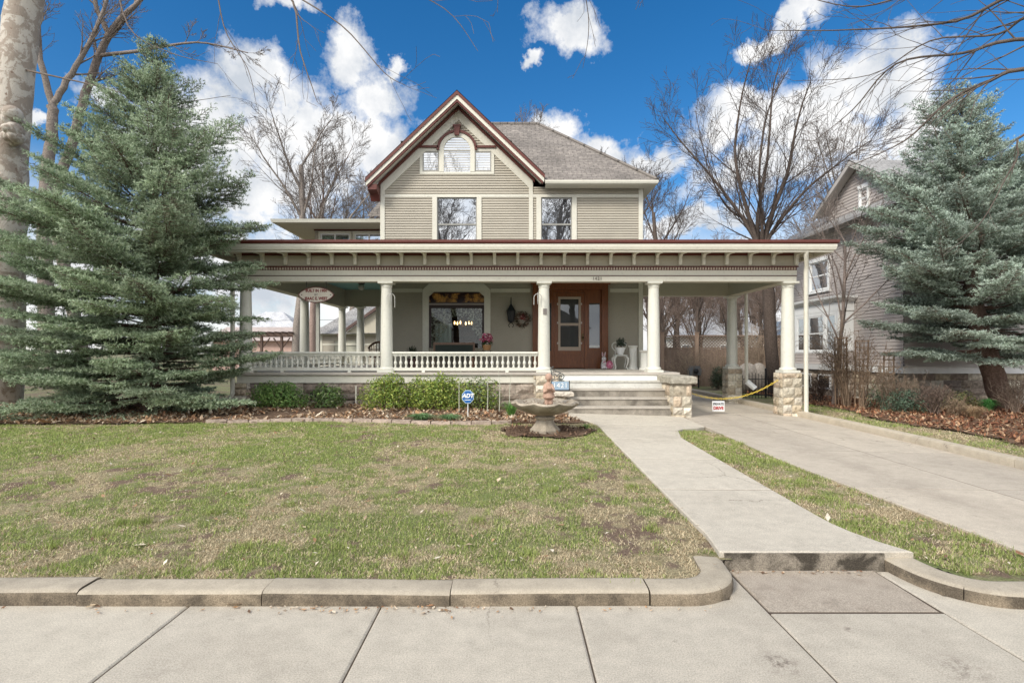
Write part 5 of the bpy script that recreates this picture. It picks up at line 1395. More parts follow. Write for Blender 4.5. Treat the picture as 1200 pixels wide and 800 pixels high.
# --- inside the picture window: chandelier and dark furniture
CX,CY,CZ=-1.70,19.0,2.75
cd=thing('chandelier',(CX,CY,CZ),'lit brass chandelier glowing behind the lace in the picture window','lamp')
br=plain('aged brass',(0.20,0.13,0.05),0.35,0.8)
mb=MB(); mb.tube([(CX,CY,CZ+.0),(CX,CY,4.38)],.012,6); mb.lathe(CX,CY,[(.01,CZ-.12),(.06,CZ-.06),(.04,CZ+.02),(.02,CZ+.1)],10)
for k in range(6):
    a=2*math.pi*k/6+.3; mb.tube([(CX+.03*math.cos(a),CY+.03*math.sin(a),CZ-.02),(CX+.18*math.cos(a),CY+.18*math.sin(a),CZ-.09),(CX+.30*math.cos(a),CY+.30*math.sin(a),CZ+.02)],.012,6)
part(mb,'frame',br,cd)
bulb=plain('candle bulb',(1,.8,.5),0.4,emit=(1.0,0.62,0.28),estr=3.5)
for k in range(6):
    a=2*math.pi*k/6+.3; mb=MB(); mb.lathe(CX+.30*math.cos(a),CY+.30*math.sin(a),[(.012,CZ+.02),(.028,CZ+.06),(.02,CZ+.11),(.001,CZ+.15)],8); part(mb,'bulb',bulb,cd)
mb=MB(); tb=thing('sideboard',(-1.72,20.2,FZ),'dark brown cabinet with a domed top inside the picture window','furniture')
mb.box(-2.2,-1.25,20.0,20.5,FZ,FZ+1.1); part(mb,'cabinet',plain('dark walnut',(0.07,0.03,0.018),0.4),tb)
mb=MB(); mb.prism([(-2.05,FZ+1.1),(-1.4,FZ+1.1)]+[(-1.725+.325*math.cos(a),FZ+1.75+.3*math.sin(a)) for a in np.linspace(0,math.pi,10)],'y',20.2,20.45); part(mb,'hutch',plain('dark walnut hutch',(0.09,0.04,0.022),0.4),tb)
# ================================================================ VEGETATION
def prisms(segs, k):
    """segs: array (n,8) p0 p1 r0 r1 -> V,F of open k-sided prisms"""
    S=np.asarray(segs,float); n=len(S); p0=S[:,0:3]; p1=S[:,3:6]; d=p1-p0
    d=d/np.maximum(np.linalg.norm(d,axis=1),1e-6)[:,None]
    ref=np.where(np.abs(d[:,2:3])>0.9,np.array([[1.,0,0]]),np.array([[0,0,1.]]))
    u=np.cross(d,ref); u/=np.linalg.norm(u,axis=1)[:,None]; w=np.cross(d,u)
    a=np.arange(k)*2*np.pi/k
    ring=u[:,None,:]*np.cos(a)[None,:,None]+w[:,None,:]*np.sin(a)[None,:,None]
    A=(p0-d*S[:,6:7]*0.3)[:,None,:]+ring*S[:,6][:,None,None]; B=(p1+d*S[:,7:8]*0.3)[:,None,:]+ring*S[:,7][:,None,None]
    V=np.concatenate([A,B],1).reshape(-1,3)
    i=np.arange(k); j=(i+1)%k; f=np.stack([i,j,k+j,k+i],1)
    Fq=(np.arange(n)[:,None,None]*2*k+f[None]).reshape(-1,4)
    return V,Fq

def grow(rng,p,d,Ln,r,lvl,par,out):
    ns=par['nseg'][lvl]; st=Ln/ns; r0=r
    for i in range(ns):
        d=d+np.array([rng.gauss(0,1),rng.gauss(0,1),rng.gauss(0,1)])*par['wob'][lvl]+np.array([0,0,par['trop'][lvl]])
        d/=np.linalg.norm(d); q=p+d*st
        r1=max(par['rmin'],r*(1-par['taper'][lvl]*(i+1)/ns))
        out.append((*p,*q,r0,r1,lvl)); p=q; r0=r1
        if lvl<par['max'] and (i+1)/ns>=par['start'][lvl]:
            nch=par['nch'][lvl]; nch=int(nch)+(1 if rng.random()<nch-int(nch) else 0)
            for _ in range(nch):
                side(rng,p,d,Ln,r1,lvl,par,out,(i+1)/ns)
def side(rng,p,d,Ln,r1,lvl,par,out,fr):
    ang=math.radians(rng.uniform(*par['ang'][lvl])); a=rng.uniform(0,2*math.pi)
    ref=np.array([0,0,1.]) if abs(d[2])<.9 else np.array([1.,0,0]); u=np.cross(d,ref); u/=np.linalg.norm(u); w=np.cross(d,u)
    nd=d*math.cos(ang)+(u*math.cos(a)+w*math.sin(a))*math.sin(ang)
    grow(rng,p,nd,Ln*par['lr'][lvl]*rng.uniform(.7,1.15)*(1.1-.5*fr),max(par['rmin'],r1*par['rr'][lvl]),lvl+1,par,out)
PAR=dict(nseg=[8,8,7,6,4],wob=[.035,.055,.07,.09,.1],trop=[.03,.05,.045,.03,.02],taper=[.5,.8,.85,.85,.8],start=[.34,.25,.2,.2,.2],
         nch=[1.7,1.25,1.2,1.1,0],ang=[(16,42),(20,45),(22,48),(25,50),(25,60)],lr=[.66,.56,.52,.5,.5],rr=[.5,.46,.46,.5,.6],rmin=.0055,max=4)

def tree_object(name, base, segs, label, group, bark, twig, kthick=9, seed=0, split=1):
    """segs in world coordinates -> Empty > trunk, branches"""
    root=thing(name,base,label,'tree',group)
    S=np.array([s[:8] for s in segs]); lv=np.array([s[8] for s in segs])
    rg=np.random.default_rng(seed)
    V,Fq=prisms(S[lv<=split],kthick); c=np.array(bark)*(0.75+0.5*fbm(V[:,2]*3+V[:,0]*2,V[:,1]*2,seed+3,3))[:,None]
    V=V+rg.normal(0,0.004,V.shape)
    np_mesh('trunk',V,Fq,BARK,root,c,smooth=True)
    if (lv>split).any():
        V,Fq=prisms(S[lv>split],4); np_mesh('branches',V,Fq,TWIG,root,np.tile(np.array(twig),(len(V),1)))
    return root
def seg_path(pts, radii, lvl, out, sub=4, wig=0.04, rng=random):
    """smooth (Catmull-Rom) limb through control points"""
    P=[np.array(p,float) for p in pts]; n=len(P); prev=None; samples=[]
    for i in range(n-1):
        p0=P[max(i-1,0)];p1=P[i];p2=P[i+1];p3=P[min(i+2,n-1)]
        for k in range(sub+(1 if i==n-2 else 0)):
            t=k/sub; q=.5*((2*p1)+(-p0+p2)*t+(2*p0-5*p1+4*p2-p3)*t*t+(-p0+3*p1-3*p2+p3)*t**3)
            r=radii[i]+(radii[i+1]-radii[i])*t
            samples.append((q+np.array([rng.gauss(0,1),rng.gauss(0,1),rng.gauss(0,1)])*wig*min(r,0.15)*2,r))
    for (a,ra),(b_,rb) in zip(samples[:-1],samples[1:]): out.append((*a,*b_,ra,rb,lvl))
    return samples
def limbs_tree(limbs, par, seed, twig_from=0.0, nch=1.0, lscale=1.0):
    rng=random.Random(seed); out=[]
    for (pts,rad,lvl,ln) in limbs:
        sm=seg_path(pts,rad,lvl,out,5,0.05,rng)
        m=len(sm)
        for k in range(max(1,int(m*twig_from)),m):
            if ln<=0: break
            d=sm[k][0]-sm[k-1][0]; d=d/np.linalg.norm(d)
            c=nch; 
            while c>0:
                if rng.random()<c:
                    side(rng,sm[k][0],d,ln/par['lr'][max(1,lvl)],sm[k][1],max(1,lvl),par,out,k/m)
                c-=1
    return out
BK_G=(0.20,0.17,0.15); TW_G=(0.15,0.125,0.11); BK_B=(0.10,0.078,0.066); TW_B=(0.085,0.067,0.058)

# prototypes for the background trees (built at the origin, 12 m tall)
def proto(seed, H=12, r=.20, par=PAR, lean=(0,0)):
    rng=random.Random(seed); out=[]
    grow(rng,np.zeros(3),np.array([lean[0],lean[1],1.0])/np.linalg.norm([lean[0],lean[1],1]),H*.62,r,0,par,out)
    return out
def place_segs(segs, base, s, rz):
    S=np.array([q[:8] for q in segs]); c,sn=math.cos(rz),math.sin(rz); R=np.array([[c,-sn,0],[sn,c,0],[0,0,1]])
    A=S[:,0:3]@R.T*s+np.array(base); B=S[:,3:6]@R.T*s+np.array(base); lv=[q[8] for q in segs]
    return [(*a,*b,r0*s**.6,max(.006,r1*s**.6),l) for a,b,r0,r1,l in zip(A,B,S[:,6],S[:,7],lv)]
PR=[proto(s,12,.2) for s in (3,17,29,41)]
def bg_tree(px, Y, topy, k, rz, label, group, bark=BK_G, twig=TW_G, z0=None):
    x=(px-600)/F*Y; z0=gf(x,Y)-.1 if z0 is None else z0; H=CH+(HZ-topy)/F*Y-z0
    S=np.array([q[:8] for q in PR[k]]); h0=S[:,5].max()
    return tree_object('bare_tree',(x,Y,z0),place_segs(PR[k],(x,Y,z0),H/h0,rz),label,group,bark,twig,7,int(px))
GRP='leafless trees behind the house'
bg_tree(347,30,98,0,0.3,'tallest pale leafless tree left of the house, its trunk seen beside the oval sign',GRP,(0.24,0.205,0.18))
bg_tree(366,35,150,1,1.9,'thinner reddish leafless tree just right of the tallest one left of the house',GRP,(0.30,0.22,0.19))
bg_tree(409,40,165,2,4.1,'leafless tree behind the sage garage left of the house',GRP)
bg_tree(440,48,185,3,0.9,'leafless tree close to the left corner of the gable, behind the wing roof',GRP)
bg_tree(566,46,88,1,3.3,'leafless tree whose thin tips show above the main roof ridge',GRP,z0=.3)
bg_tree(735,36,165,0,2.2,'leafless tree just right of the main roof eave',GRP,BK_B,TW_B)
bg_tree(778,44,150,2,5.0,'dark leafless tree standing between the house and the big multi stemmed tree',GRP,BK_B,TW_B)
bg_tree(975,42,120,3,1.2,'slim leafless tree rising beside the neighbour gable',GRP,BK_G,TW_G)
THK='leafless thicket trees beyond the wooden fence'
for i,(px,Y,ty) in enumerate([(772,37,330),(790,46,318),(808,52,300),(822,40,335),(842,50,310),(862,44,320),(880,54,305),(898,42,330),(918,52,315),(800,60,290),(850,64,300),(890,66,290),(760,58,300),(935,58,310),(782,34,345),(815,36,340),(835,56,305),(856,38,338),(872,48,318),(905,47,322),(797,43,330),(827,62,300),(867,60,302),(890,36,345)]):
    bg_tree(px,Y,ty-25,i%4,i*1.37,'leafless tree standing in the bare thicket beyond the wooden fence',THK,BK_B,(0.20,0.15,0.125))
# trees over the street, behind the camera (they show in the window panes)
for i,(x,y,h) in enumerate([(-9,-13,20),(-2.5,-15,23),(3.0,-13,21),(10,-15,22),(-17,-17,20),(19,-16,19),(-5.5,-20,24),(6,-20,25)]):
    S=np.array([q[:8] for q in PR[i%4]]); h0=S[:,5].max()
    tree_object('street_tree',(x,y,-.1),place_segs(PR[i%4],(x,y,-.1),h/h0,i*2.1),'leafless street tree across the road, seen only reflected in the panes','trees across the road',BK_B,TW_B,7,i)

# multi-stemmed tree behind the porte cochere
def W_(px,py,Y): return at(px,py,Y)
par2=dict(PAR); par2['rmin']=.0065
b0=W_(910,463,21.5); b0=(b0[0],21.5,0.05)
lim=[([b0,W_(905,420,21.5),W_(900,345,21.5),W_(893,300,21.5)],[.27,.24,.22,.19],0,0)]
f0=W_(893,300,21.5)
for (pts,r) in [([(880,262,21.5),(862,190,21.2),(868,120,21),(880,70,20.8)],.13),([(878,268,21.6),(846,222,22),(800,168,22.3),(778,140,22.5)],.12),
              ([(900,262,21.4),(922,205,21),(935,140,20.6),(950,95,20.4)],.15),([(905,272,21.3),(942,225,20.8),(985,190,20.2),(1020,165,19.8)],.11),
              ([(888,255,21.8),(900,180,22.4),(905,110,22.8),(915,70,23)],.12),([(885,266,21.9),(850,240,23),(828,190,23.6),(815,130,24)],.10),([(893,262,21.2),(890,200,20.2),(900,130,19.7),(925,80,19.3)],.10)]:
    lim.append(([f0]+[W_(*p) for p in pts],[r*.85,r*.62,r*.42,r*.24,.012],1,2.7))
rt=tree_object('bare_tree',b0,limbs_tree(lim,dict(par2,rmin=.005,rr=[.5,.42,.42,.5,.6],wob=[.035,.05,.06,.08,.1],lr=[.66,.6,.58,.55,.5]),5,.12,.75),'big dark leafless tree with many upright stems behind the driveway porch',None,BK_B,TW_B,10,5)
# sideways limb seen under the porch roof at the driveway
# pale mottled trunk at far left
sy=[]
sp=[((-13.25),14.0,.2),W_(4,300,14),W_(10,190,14),W_(18,90,14),W_(36,-40,14),W_(60,-190,13.6)]
seg_path([ (sp[0][0],14,.2)]+list(sp[1:]),[.56,.44,.41,.39,.36,.30],0,sy,6,.04)
lim=[([W_(36,-40,14),W_(130,-60,13),W_(250,-50,11.5),W_(335,-10,10.4),W_(352,60,10.0),W_(372,120,9.8)],[.16,.09,.045,.022,.013,.006],2,1.1),
     ([W_(330,-14,10.4),W_(400,30,10),W_(450,85,9.8),W_(475,100,9.7)],[.016,.012,.008,.004],2,1.5),
     ([W_(250,-50,11.5),W_(262,30,11.2),W_(290,80,11),W_(300,120,11)],[.018,.012,.008,.004],2,1.5),
     ([W_(130,-60,13),W_(150,30,12.6),W_(200,62,12.4),W_(255,75,12.2)],[.026,.016,.010,.005],2,1.1),
     ([W_(335,-12,10.4),W_(440,-20,9.7),W_(520,10,9.4),W_(560,60,9.2)],[.018,.012,.007,.0035],2,1.5),
     ([W_(20,80,14),W_(110,100,13.2),W_(190,120,12.8),W_(270,112,12.5)],[.028,.016,.009,.0045],2,1.1)]
PH=dict(par2,rmin=.0032,nseg=[8,8,7,6,4],nch=[1,.55,.5,.35,0],wob=[.03,.05,.07,.08,.1],trop=[0,0,-.01,-.02,-.02],ang=[(18,40),(20,42),(22,45),(25,45),(25,50)]); rng_=random.Random(2); tw=limbs_tree(lim,PH,9,.3,.42); sy+=tw
syc=thing('sycamore_tree',(-13.25,14,.2),'massive pale mottled tree trunk rising at the left edge behind the spruce','tree')
S=np.array([s[:8] for s in sy]); lv=np.array([s[8] for s in sy])
sm,t,b=nt('mottled pale bark'); co=objco(t)
c=mixc(t,ramp(t,noise(t,co,3.2,6,.7,.6),.46,.52),(0.50,0.45,0.385),(0.31,0.255,0.205)); c=mixc(t,ramp(t,noise(t,co,9,5,.75,.4),.60,.64),c,(0.22,0.15,0.11))
L(t,c,b.inputs['Base Color']); b.inputs['Roughness'].default_value=.9; bump(t,b,noise(t,co,12,6,.7),.6,.03)
mb=MB(); 
P=[tuple(S[i,0:3]) for i in range(30) if lv[i]==0]+[tuple(S[lv==0][-1,3:6])]; Rr=[S[i,6] for i in range(30) if lv[i]==0]+[S[lv==0][-1,7]]
mb.tube(P,Rr,20); bl=W_(30,150,13.7); [mb.ball((bl[0]-.20+random.uniform(-.12,.12),13.62+random.uniform(-.1,.1),bl[2]+random.uniform(-.28,.28)),(random.uniform(.13,.24),random.uniform(.15,.25),random.uniform(.12,.24)),12,8) for _ in range(9)]; part(mb,'trunk',sm,syc,smooth=True)
V,Fq=prisms(S[lv>0],5); np_mesh('branches',V,Fq,TWIG,syc,np.tile((0.15,0.12,0.10),(len(V),1)))
# forked pair behind the spruce
lim=[([(-17.4,20.5,.3),W_(52,250,20.5),W_(60,160,20.5),W_(62,125,20.5)],[.30,.22,.18,.16],0,0),
     ([W_(62,125,20.5),W_(48,70,20.3),W_(44,10,20.2),W_(52,-60,20)],[.12,.10,.08,.05],1,1.6),
     ([W_(62,125,20.5),W_(78,95,20.6),W_(105,50,20.8),W_(125,0,21),W_(135,-60,21)],[.12,.105,.08,.06,.03],1,1.6)]
o=tree_object('bare_tree',(-17.4,20.5,.3),limbs_tree(lim,par2,21,.3,.9),'forked leafless tree in the gap between the pale trunk and the spruce',None,(0.22,0.185,0.16),(0.18,0.15,0.13),9,2)
lim=[([(-16.6,21.5,.3),W_(66,250,21.5),W_(82,175,21.5),W_(100,110,21.5),W_(128,40,21.3),W_(165,0,21),W_(210,-50,20.5)],[.25,.20,.17,.15,.12,.08,.04],0,1.7),
     ([W_(128,40,21.3),W_(112,5,21.2),W_(110,-50,21)],[.10,.08,.05],1,1.2),([W_(118,65,21.4),W_(160,60,21),W_(230,50,20.5),W_(290,62,20)],[.08,.06,.035,.015],1,.9)]
o=tree_object('bare_tree',(-16.6,21.5,.3),limbs_tree(lim,par2,22,.5,.9),'leaning leafless tree whose top spreads above the spruce tip',None,(0.21,0.175,0.155),(0.18,0.15,0.13),9,3)
# overhanging street tree, trunk out of view at the right
T0=(10.6,6.2,0.0)
lim=[([T0,(10.5,6.2,3.0),(10.3,6.3,5.6),(10.4,6.5,8.5)],[.36,.30,.26,.18],0,0),
     ([(10.3,6.3,5.6),W_(1230,-10,8.0),W_(1120,25,8.4),W_(1000,35,8.8),W_(900,36,9.2)],[.10,.032,.020,.012,.005],2,1.5),
     ([(10.3,6.3,5.2),W_(1225,45,8.0),W_(1130,62,8.6),W_(1050,75,9),W_(1000,128,9.3),W_(955,165,9.6)],[.10,.032,.022,.015,.009,.004],2,1.5),
     ([(10.3,6.3,5.0),W_(1230,80,7.8),W_(1160,95,8.2),W_(1110,120,8.5),W_(1060,165,8.8),W_(995,195,9.1)],[.10,.034,.026,.019,.012,.005],2,1.5),
     ([(10.3,6.3,4.6),W_(1230,150,7.6),W_(1190,190,7.8),W_(1150,260,8),W_(1105,300,8.2)],[.08,.018,.012,.008,.004],2,.4),
     ([(10.4,6.4,7.0),W_(1210,-60,7.6),W_(1100,-20,8),W_(1010,8,8.3),W_(940,-5,8.6)],[.08,.03,.018,.011,.005],2,1.4),
     ([(10.35,6.35,6.2),W_(1240,10,8.2),W_(1170,40,8.8),W_(1090,48,9.4),W_(1020,88,9.9),W_(930,95,10.3)],[.08,.028,.019,.013,.008,.004],2,1.5)]
o=tree_object('street_tree',T0,limbs_tree(lim,dict(PH,nch=[1,.7,.6,.4,0]),33,.15,.75),'leafless street tree whose bare boughs hang in from the upper right',None,(0.16,0.13,0.11),(0.13,0.105,0.09),9,6)
lim=[([(1.5,-4.5,-.1),(1.4,-4.4,4),(1.3,-4,8),(1.3,-3.4,11)],[.34,.28,.22,.15],0,0),
     ([(1.3,-4,8),(1.2,1,10.4),W_(660,-160,8.0),W_(680,-40,8.6),W_(690,30,8.8),W_(683,80,8.9)],[.10,.05,.02,.009,.006,.003],2,.8),
     ([(1.2,1,10.4),W_(590,-150,8.4),W_(585,-40,9),W_(583,15,9.1)],[.04,.015,.007,.003],2,.35),
     ([(1.25,-2,9),(3.5,3,10.5),W_(800,-140,8.6),W_(775,-40,9),W_(745,5,9.2)],[.06,.03,.014,.007,.003],2,.35)]
o=tree_object('street_tree',(1.5,-4.5,-.1),limbs_tree(lim,PH,35,.4,.5),'leafless street tree behind the viewer whose twigs hang down over the middle of the sky',None,(0.16,0.13,0.11),(0.13,0.105,0.09),9,7)

# ---------------------------------------------------------------- spruces
def spruce(name, axis, zr, sect, label, pal, tip, seed, z0, nneedle, dead_low=0.0, bark=(0.14,0.095,0.075), droop=0.0, rt=.2, spacing=.24, nden=1.0):
    """axis(z)->(x,y) trunk line; zr: (z list, radius list); sect(az,z) scales radius by direction"""
    rg=np.random.default_rng(seed); zs,rs=zr; ztop=zs[-1]; base=(*axis(zs[0]),zs[0])
    root=thing(name,base,label,'tree')
    out=[]; zz=np.linspace(zs[0]-.1,ztop-.1,26); tr=[]
    pts=[(*axis(z),z) for z in zz]; rad=[max(.012,rt*(1-(z-zs[0])/(ztop-zs[0]))**.9) for z in zz]
    mb=MB(); mb.tube([Vector(p)+Vector(tuple(rg.normal(0,.012,3))) for p in pts],rad,12); mb.c=bark; 
    mb.col=[tuple(np.array(bark)*rg.uniform(.7,1.35)) for _ in mb.v]
    mb.build('trunk',BARK,root,smooth=True,colors=True)
    Sx=[]; Bx=[]  # twig segments: p,d,len,branchid ; branch sticks
    z=z0; bid=0
    while z<ztop-.12:
        R=np.interp(z,zs,rs); nb=int(np.clip(5+R*1.7,5,11)*nden)
        a0=rg.uniform(0,6.28)
        for k in range(nb):
            az=a0+2*np.pi*(k+rg.uniform(-.35,.35))/nb; zb=z+rg.uniform(-.5,.5)*spacing
            Lb=R*sect(az,zb)*rg.uniform(.72,1.12)
            if rg.random()<.06: Lb*=.6
            if Lb<.12: Lb=.12
            x0,y0=axis(zb); rd=np.array([math.cos(az),math.sin(az),0]); sd=np.array([-rd[1],rd[0],0])
            f=(zb-zs[0])/(ztop-zs[0])
            e0=(-.12-droop)*(1-f)+.75*f**1.5+rg.normal(0,.07)   # initial slope
            e1=.20+.12*rg.random()+droop*.3
            def pos(s): return np.array([x0,y0,zb])+rd*Lb*s+sd*Lb*.06*math.sin(3*s+bid)+np.array([0,0,1])*Lb*(e0*s+e1*s*s-.12*s**3)
            prev=pos(0); m=7
            for q in range(1,m+1):
                c_=pos(q/m); Bx.append((*prev,*c_,max(.005,.03*(Lb/3)**.6*(1-(q-1)/m)),max(.004,.03*(Lb/3)**.6*(1-q/m)))); prev=c_
            s_in=max(.12,min(.45,.30+.1*rg.normal())) if Lb>1 else .08
            n=max(3,int(Lb*(1-s_in)/.062))
            for q in range(n):
                s=s_in+(1-s_in)*(q+rg.random())/n; p=pos(min(s,1)); dr=pos(min(1,s+.05))-pos(min(1,s+.05)-.05); dr/=np.linalg.norm(dr)
                l=min(.75,max(.14,(.62*Lb*(1-s)+.10)))*rg.uniform(.6,1.1)
                for sg_ in (-1,1):
                    an=math.radians(rg.uniform(38,62)); d=dr*math.cos(an)+sd*sg_*math.sin(an)+np.array([0,0,rg.normal(-.04,.10)]); d/=np.linalg.norm(d)
                    Sx.append((*p,*d,l,bid)); Bx.append((*p,*(p+d*l*.85),.0045,.003))
                    nt_=int(l/.085)
                    for w_ in range(nt_):
                        t_=(w_+.6)/(nt_+.3); pp=p+d*l*t_; l2=min(.22,.10+.42*l*(1-t_))*rg.uniform(.7,1.1); s2=1 if w_%2 else -1
                        perp=np.cross(d,np.array([0,0,1])); perp/=max(1e-6,np.linalg.norm(perp))
                        d2=d*.72+perp*s2*.68+np.array([0,0,rg.normal(.02,.16)]); d2/=np.linalg.norm(d2); Sx.append((*pp,*d2,l2,bid))
            Sx.append((*pos(.55),*((pos(1)-pos(.55))/np.linalg.norm(pos(1)-pos(.55))),Lb*.45,bid))
            bid+=1
        z+=spacing*(1 if f<.8 else .75)
    Sx=np.array(Sx); p=Sx[:,0:3]; d=Sx[:,3:6]; l=Sx[:,6]; bi=Sx[:,7].astype(int)
    cum=np.cumsum(l); pick=np.searchsorted(cum,rg.random(nneedle)*cum[-1]); t_=np.sqrt(rg.random(nneedle))*.98+.02
    P=p[pick]+d[pick]*(l[pick]*t_)[:,None]
    rv=rg.normal(size=(nneedle,3)); rv[:,2]+=.35; dd=d[pick]; pv=rv-dd*(rv*dd).sum(1)[:,None]; pv/=np.linalg.norm(pv,axis=1)[:,None]
    nd=dd*.55+pv*.85; nd/=np.linalg.norm(nd,axis=1)[:,None]
    ln=rg.uniform(.045,.075,nneedle)[:,None]; wv=np.cross(nd,rg.normal(size=(nneedle,3))); wv/=np.linalg.norm(wv,axis=1)[:,None]; wv*=.0088
    V=np.stack([P-wv,P+wv,P+nd*ln],1).reshape(-1,3)
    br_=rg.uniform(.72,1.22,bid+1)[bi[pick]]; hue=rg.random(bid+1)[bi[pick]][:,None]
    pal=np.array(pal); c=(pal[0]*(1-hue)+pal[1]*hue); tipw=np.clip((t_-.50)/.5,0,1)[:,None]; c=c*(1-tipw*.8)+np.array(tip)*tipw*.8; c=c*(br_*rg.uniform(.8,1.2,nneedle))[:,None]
    np_mesh('crown',V,np.arange(len(V)).reshape(-1,3),NEEDLE,root,np.repeat(c,3,0))
    V,Fq=prisms(np.array(Bx),4); np_mesh('branches',V,Fq,TWIG,root,np.tile(np.array(bark)*.9,(len(V),1)))
    return root
ZR=([.40,.7,1.2,2,3,4,4.6,5.3,6,7,8,8.6,9.1],[2.9,3.05,3.1,3.1,3.1,3.05,2.75,2.3,1.85,1.22,.66,.36,.05])
def sectL(a,z):
    c,s=math.cos(a),math.sin(a)
    k=1+(.24 if z>2.4 else .36)*max(0,-c)*(1 if z<5 else .3)
    k*=1-.40*max(0,-s)*(1 if z<2.6 else .3)
    if s>0.05 and c>0.0: k*=1-.62*min(1,s*1.6)
    if s>.05 and c<=0: k*=1-.2*s
    return k
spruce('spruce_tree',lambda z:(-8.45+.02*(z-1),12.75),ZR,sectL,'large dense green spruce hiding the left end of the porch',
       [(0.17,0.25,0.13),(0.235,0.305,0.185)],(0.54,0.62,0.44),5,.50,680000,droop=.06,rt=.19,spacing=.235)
ZR2=([.12,1.3,2,3,4,5,6,7,8,8.8,9.4],[2.2,2.4,2.9,3.3,3.35,2.95,2.4,1.75,1.1,.55,.06])
def axR(z): return (14.35-1.35*min(1,max(0,z/3))**.8*1.0-.09*max(0,z-3), 15.7-.35*min(1,z/3))
def sectR(a,z):
    s=math.sin(a); return (1-.55*max(0,s))*(1-.25*max(0,-s))*(1+.05*max(0,-math.cos(a))*(1 if z>2.2 else 0))
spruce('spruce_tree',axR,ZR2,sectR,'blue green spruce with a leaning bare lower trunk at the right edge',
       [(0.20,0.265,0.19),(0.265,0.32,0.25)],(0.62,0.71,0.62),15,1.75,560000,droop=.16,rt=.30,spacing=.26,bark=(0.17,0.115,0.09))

# ---------------------------------------------------------------- shrubs and clumps
def shrub(px,Y,w,h,label,pal,seed,dep=.8,n=2600,size=.032,group=None,name='shrub',cat='shrub'):
    X=(px-600)/F*Y; z=gf(X,Y)+.01
    r=thing(name,(X,Y,z),label,cat,group)
    mb=MB(); rg=random.Random(seed)
    for k in range(14):
        a=rg.uniform(0,6.28); e=(X+w*.42*math.cos(a)*rg.random(),Y+w*.3*math.sin(a)*rg.random(),z+h*rg.uniform(.5,.9)); mb.tube([(X+rg.uniform(-.06,.06),Y+rg.uniform(-.05,.05),z-.03),((X+e[0])/2+rg.uniform(-.05,.05),(Y+e[1])/2,z+h*.35),e],[.012,.009,.004],5)
    part(mb,'stem',plain('shrub stem',(0.14,0.10,0.07),.9),r)
    V,C=leaf_cloud((X,Y,z+h*.38),(w/2,w/2*dep,h*.62),n,size,pal,.75,seed=seed,zmin=z+.01,namt=.28); foliage_mesh('foliage',V,C,r)
    return r
YG=[(0.27,0.34,0.06),(0.18,0.27,0.05),(0.38,0.42,0.10),(0.14,0.21,0.045)]
GG=[(0.13,0.25,0.06),(0.19,0.31,0.08),(0.10,0.18,0.05),(0.25,0.35,0.11)]
G2=[(0.18,0.23,0.11),(0.23,0.27,0.13),(0.13,0.17,0.09)]
shrub(326,13.45,1.45,.62,'low bright green shrub nearest the left stone pier under the railing',GG,31,.6,4600)
shrub(384,13.6,.85,.55,'small grey green shrub beneath the dark foundation vent',GG+G2,32,.6,2600)
shrub(455,13.4,1.35,.85,'yellow green shrub at the left end of the long clump under the railing',YG,33,.7,4600)
shrub(512,13.5,1.9,.84,'broad yellow green shrub behind the blue yard sign',YG,34,.55,6400)
shrub(562,13.5,1.3,.74,'thin grey green shrub at the right end of the long clump beside the fountain',G2+YG,35,.6,2600)
def clump(px,Y,h,spread,label,pal,seed,n=260,w=.007,name='grass_clump'):
    X=(px-600)/F*Y; z=gf(X,Y)
    V,C=blade_clump((X,Y,z),n,h,spread,w,pal,seed,.7); V=V-np.array([X,Y,z]); o=np_mesh(name,V+np.array([X,Y,z]),np.arange(len(V)).reshape(-1,4),LEAF,None,C,origin=(X,Y,z)); return tag(o,label,'plant')
FR=[(0.16,0.33,0.07),(0.22,0.40,0.10),(0.12,0.25,0.07)]
clump(493,11.75,.17,.40,'left tuft of two low blue green tufts at the bed edge below the yard sign',[(0.15,0.27,0.11),(0.21,0.34,0.15)],41,520,.006)
clump(527,11.75,.15,.38,'right tuft of two low blue green tufts at the bed edge below the yard sign',[(0.15,0.27,0.11),(0.21,0.34,0.15)],42,460,.006)
clump(599,12.4,.40,.36,'upright fresh green clump just left of the fountain bowl',FR,43,150,.005)
clump(1159,15.0,.42,.30,'bright green strappy clump at the foot of the leaning spruce',[(0.07,0.22,0.06),(0.11,0.28,0.08)],44,260,.012)
clump(1141,13.6,.36,.45,'tan dead ornamental grass clump in front of the leaning spruce',[(0.50,0.37,0.23),(0.40,0.28,0.17)],45,420,.005)
clump(687,10.9,.11,.14,'tiny green sprout at the right edge of the fountain mulch',FR,46,40,.005)
# bare stemmed shrubs and evergreens on the right
def stemmy(px,Y,h,w,label,col,seed,n=26,name='bare_shrub',rmin=.004):
    X=(px-600)/F*Y; z=gf(X,Y); rng=random.Random(seed); out=[]
    P=dict(nseg=[5,4,3,3],wob=[.10,.16,.2,.2],trop=[.05,.04,.03,.02],taper=[.7,.8,.8,.8],start=[.35,.3,.3,.3],nch=[1.0,1.0,.8,0],ang=[(15,40),(20,50),(20,55),(20,55)],lr=[.55,.55,.5,.5],rr=[.6,.6,.6,.6],rmin=rmin,max=3)
    for k in range(n):
        a=rng.uniform(0,6.28); t_=rng.random()*w/h
        grow(rng,np.array([X+rng.gauss(0,.08*w),Y+rng.gauss(0,.08*w),z]),np.array([math.cos(a)*t_,math.sin(a)*t_*.7,1]),h*rng.uniform(.55,1),.013,0,P,out)
    V,Fq=prisms(np.array([s[:8] for s in out]),4)
    o=np_mesh(name,V,Fq,TWIG,None,np.tile(np.array(col),(len(V),1))*(0.7+.6*np.repeat(np.random.default_rng(seed).random(len(V)//8),8))[:,None],origin=(X,Y,z)); return tag(o,label,'shrub')
BRN=(0.23,0.165,0.115)
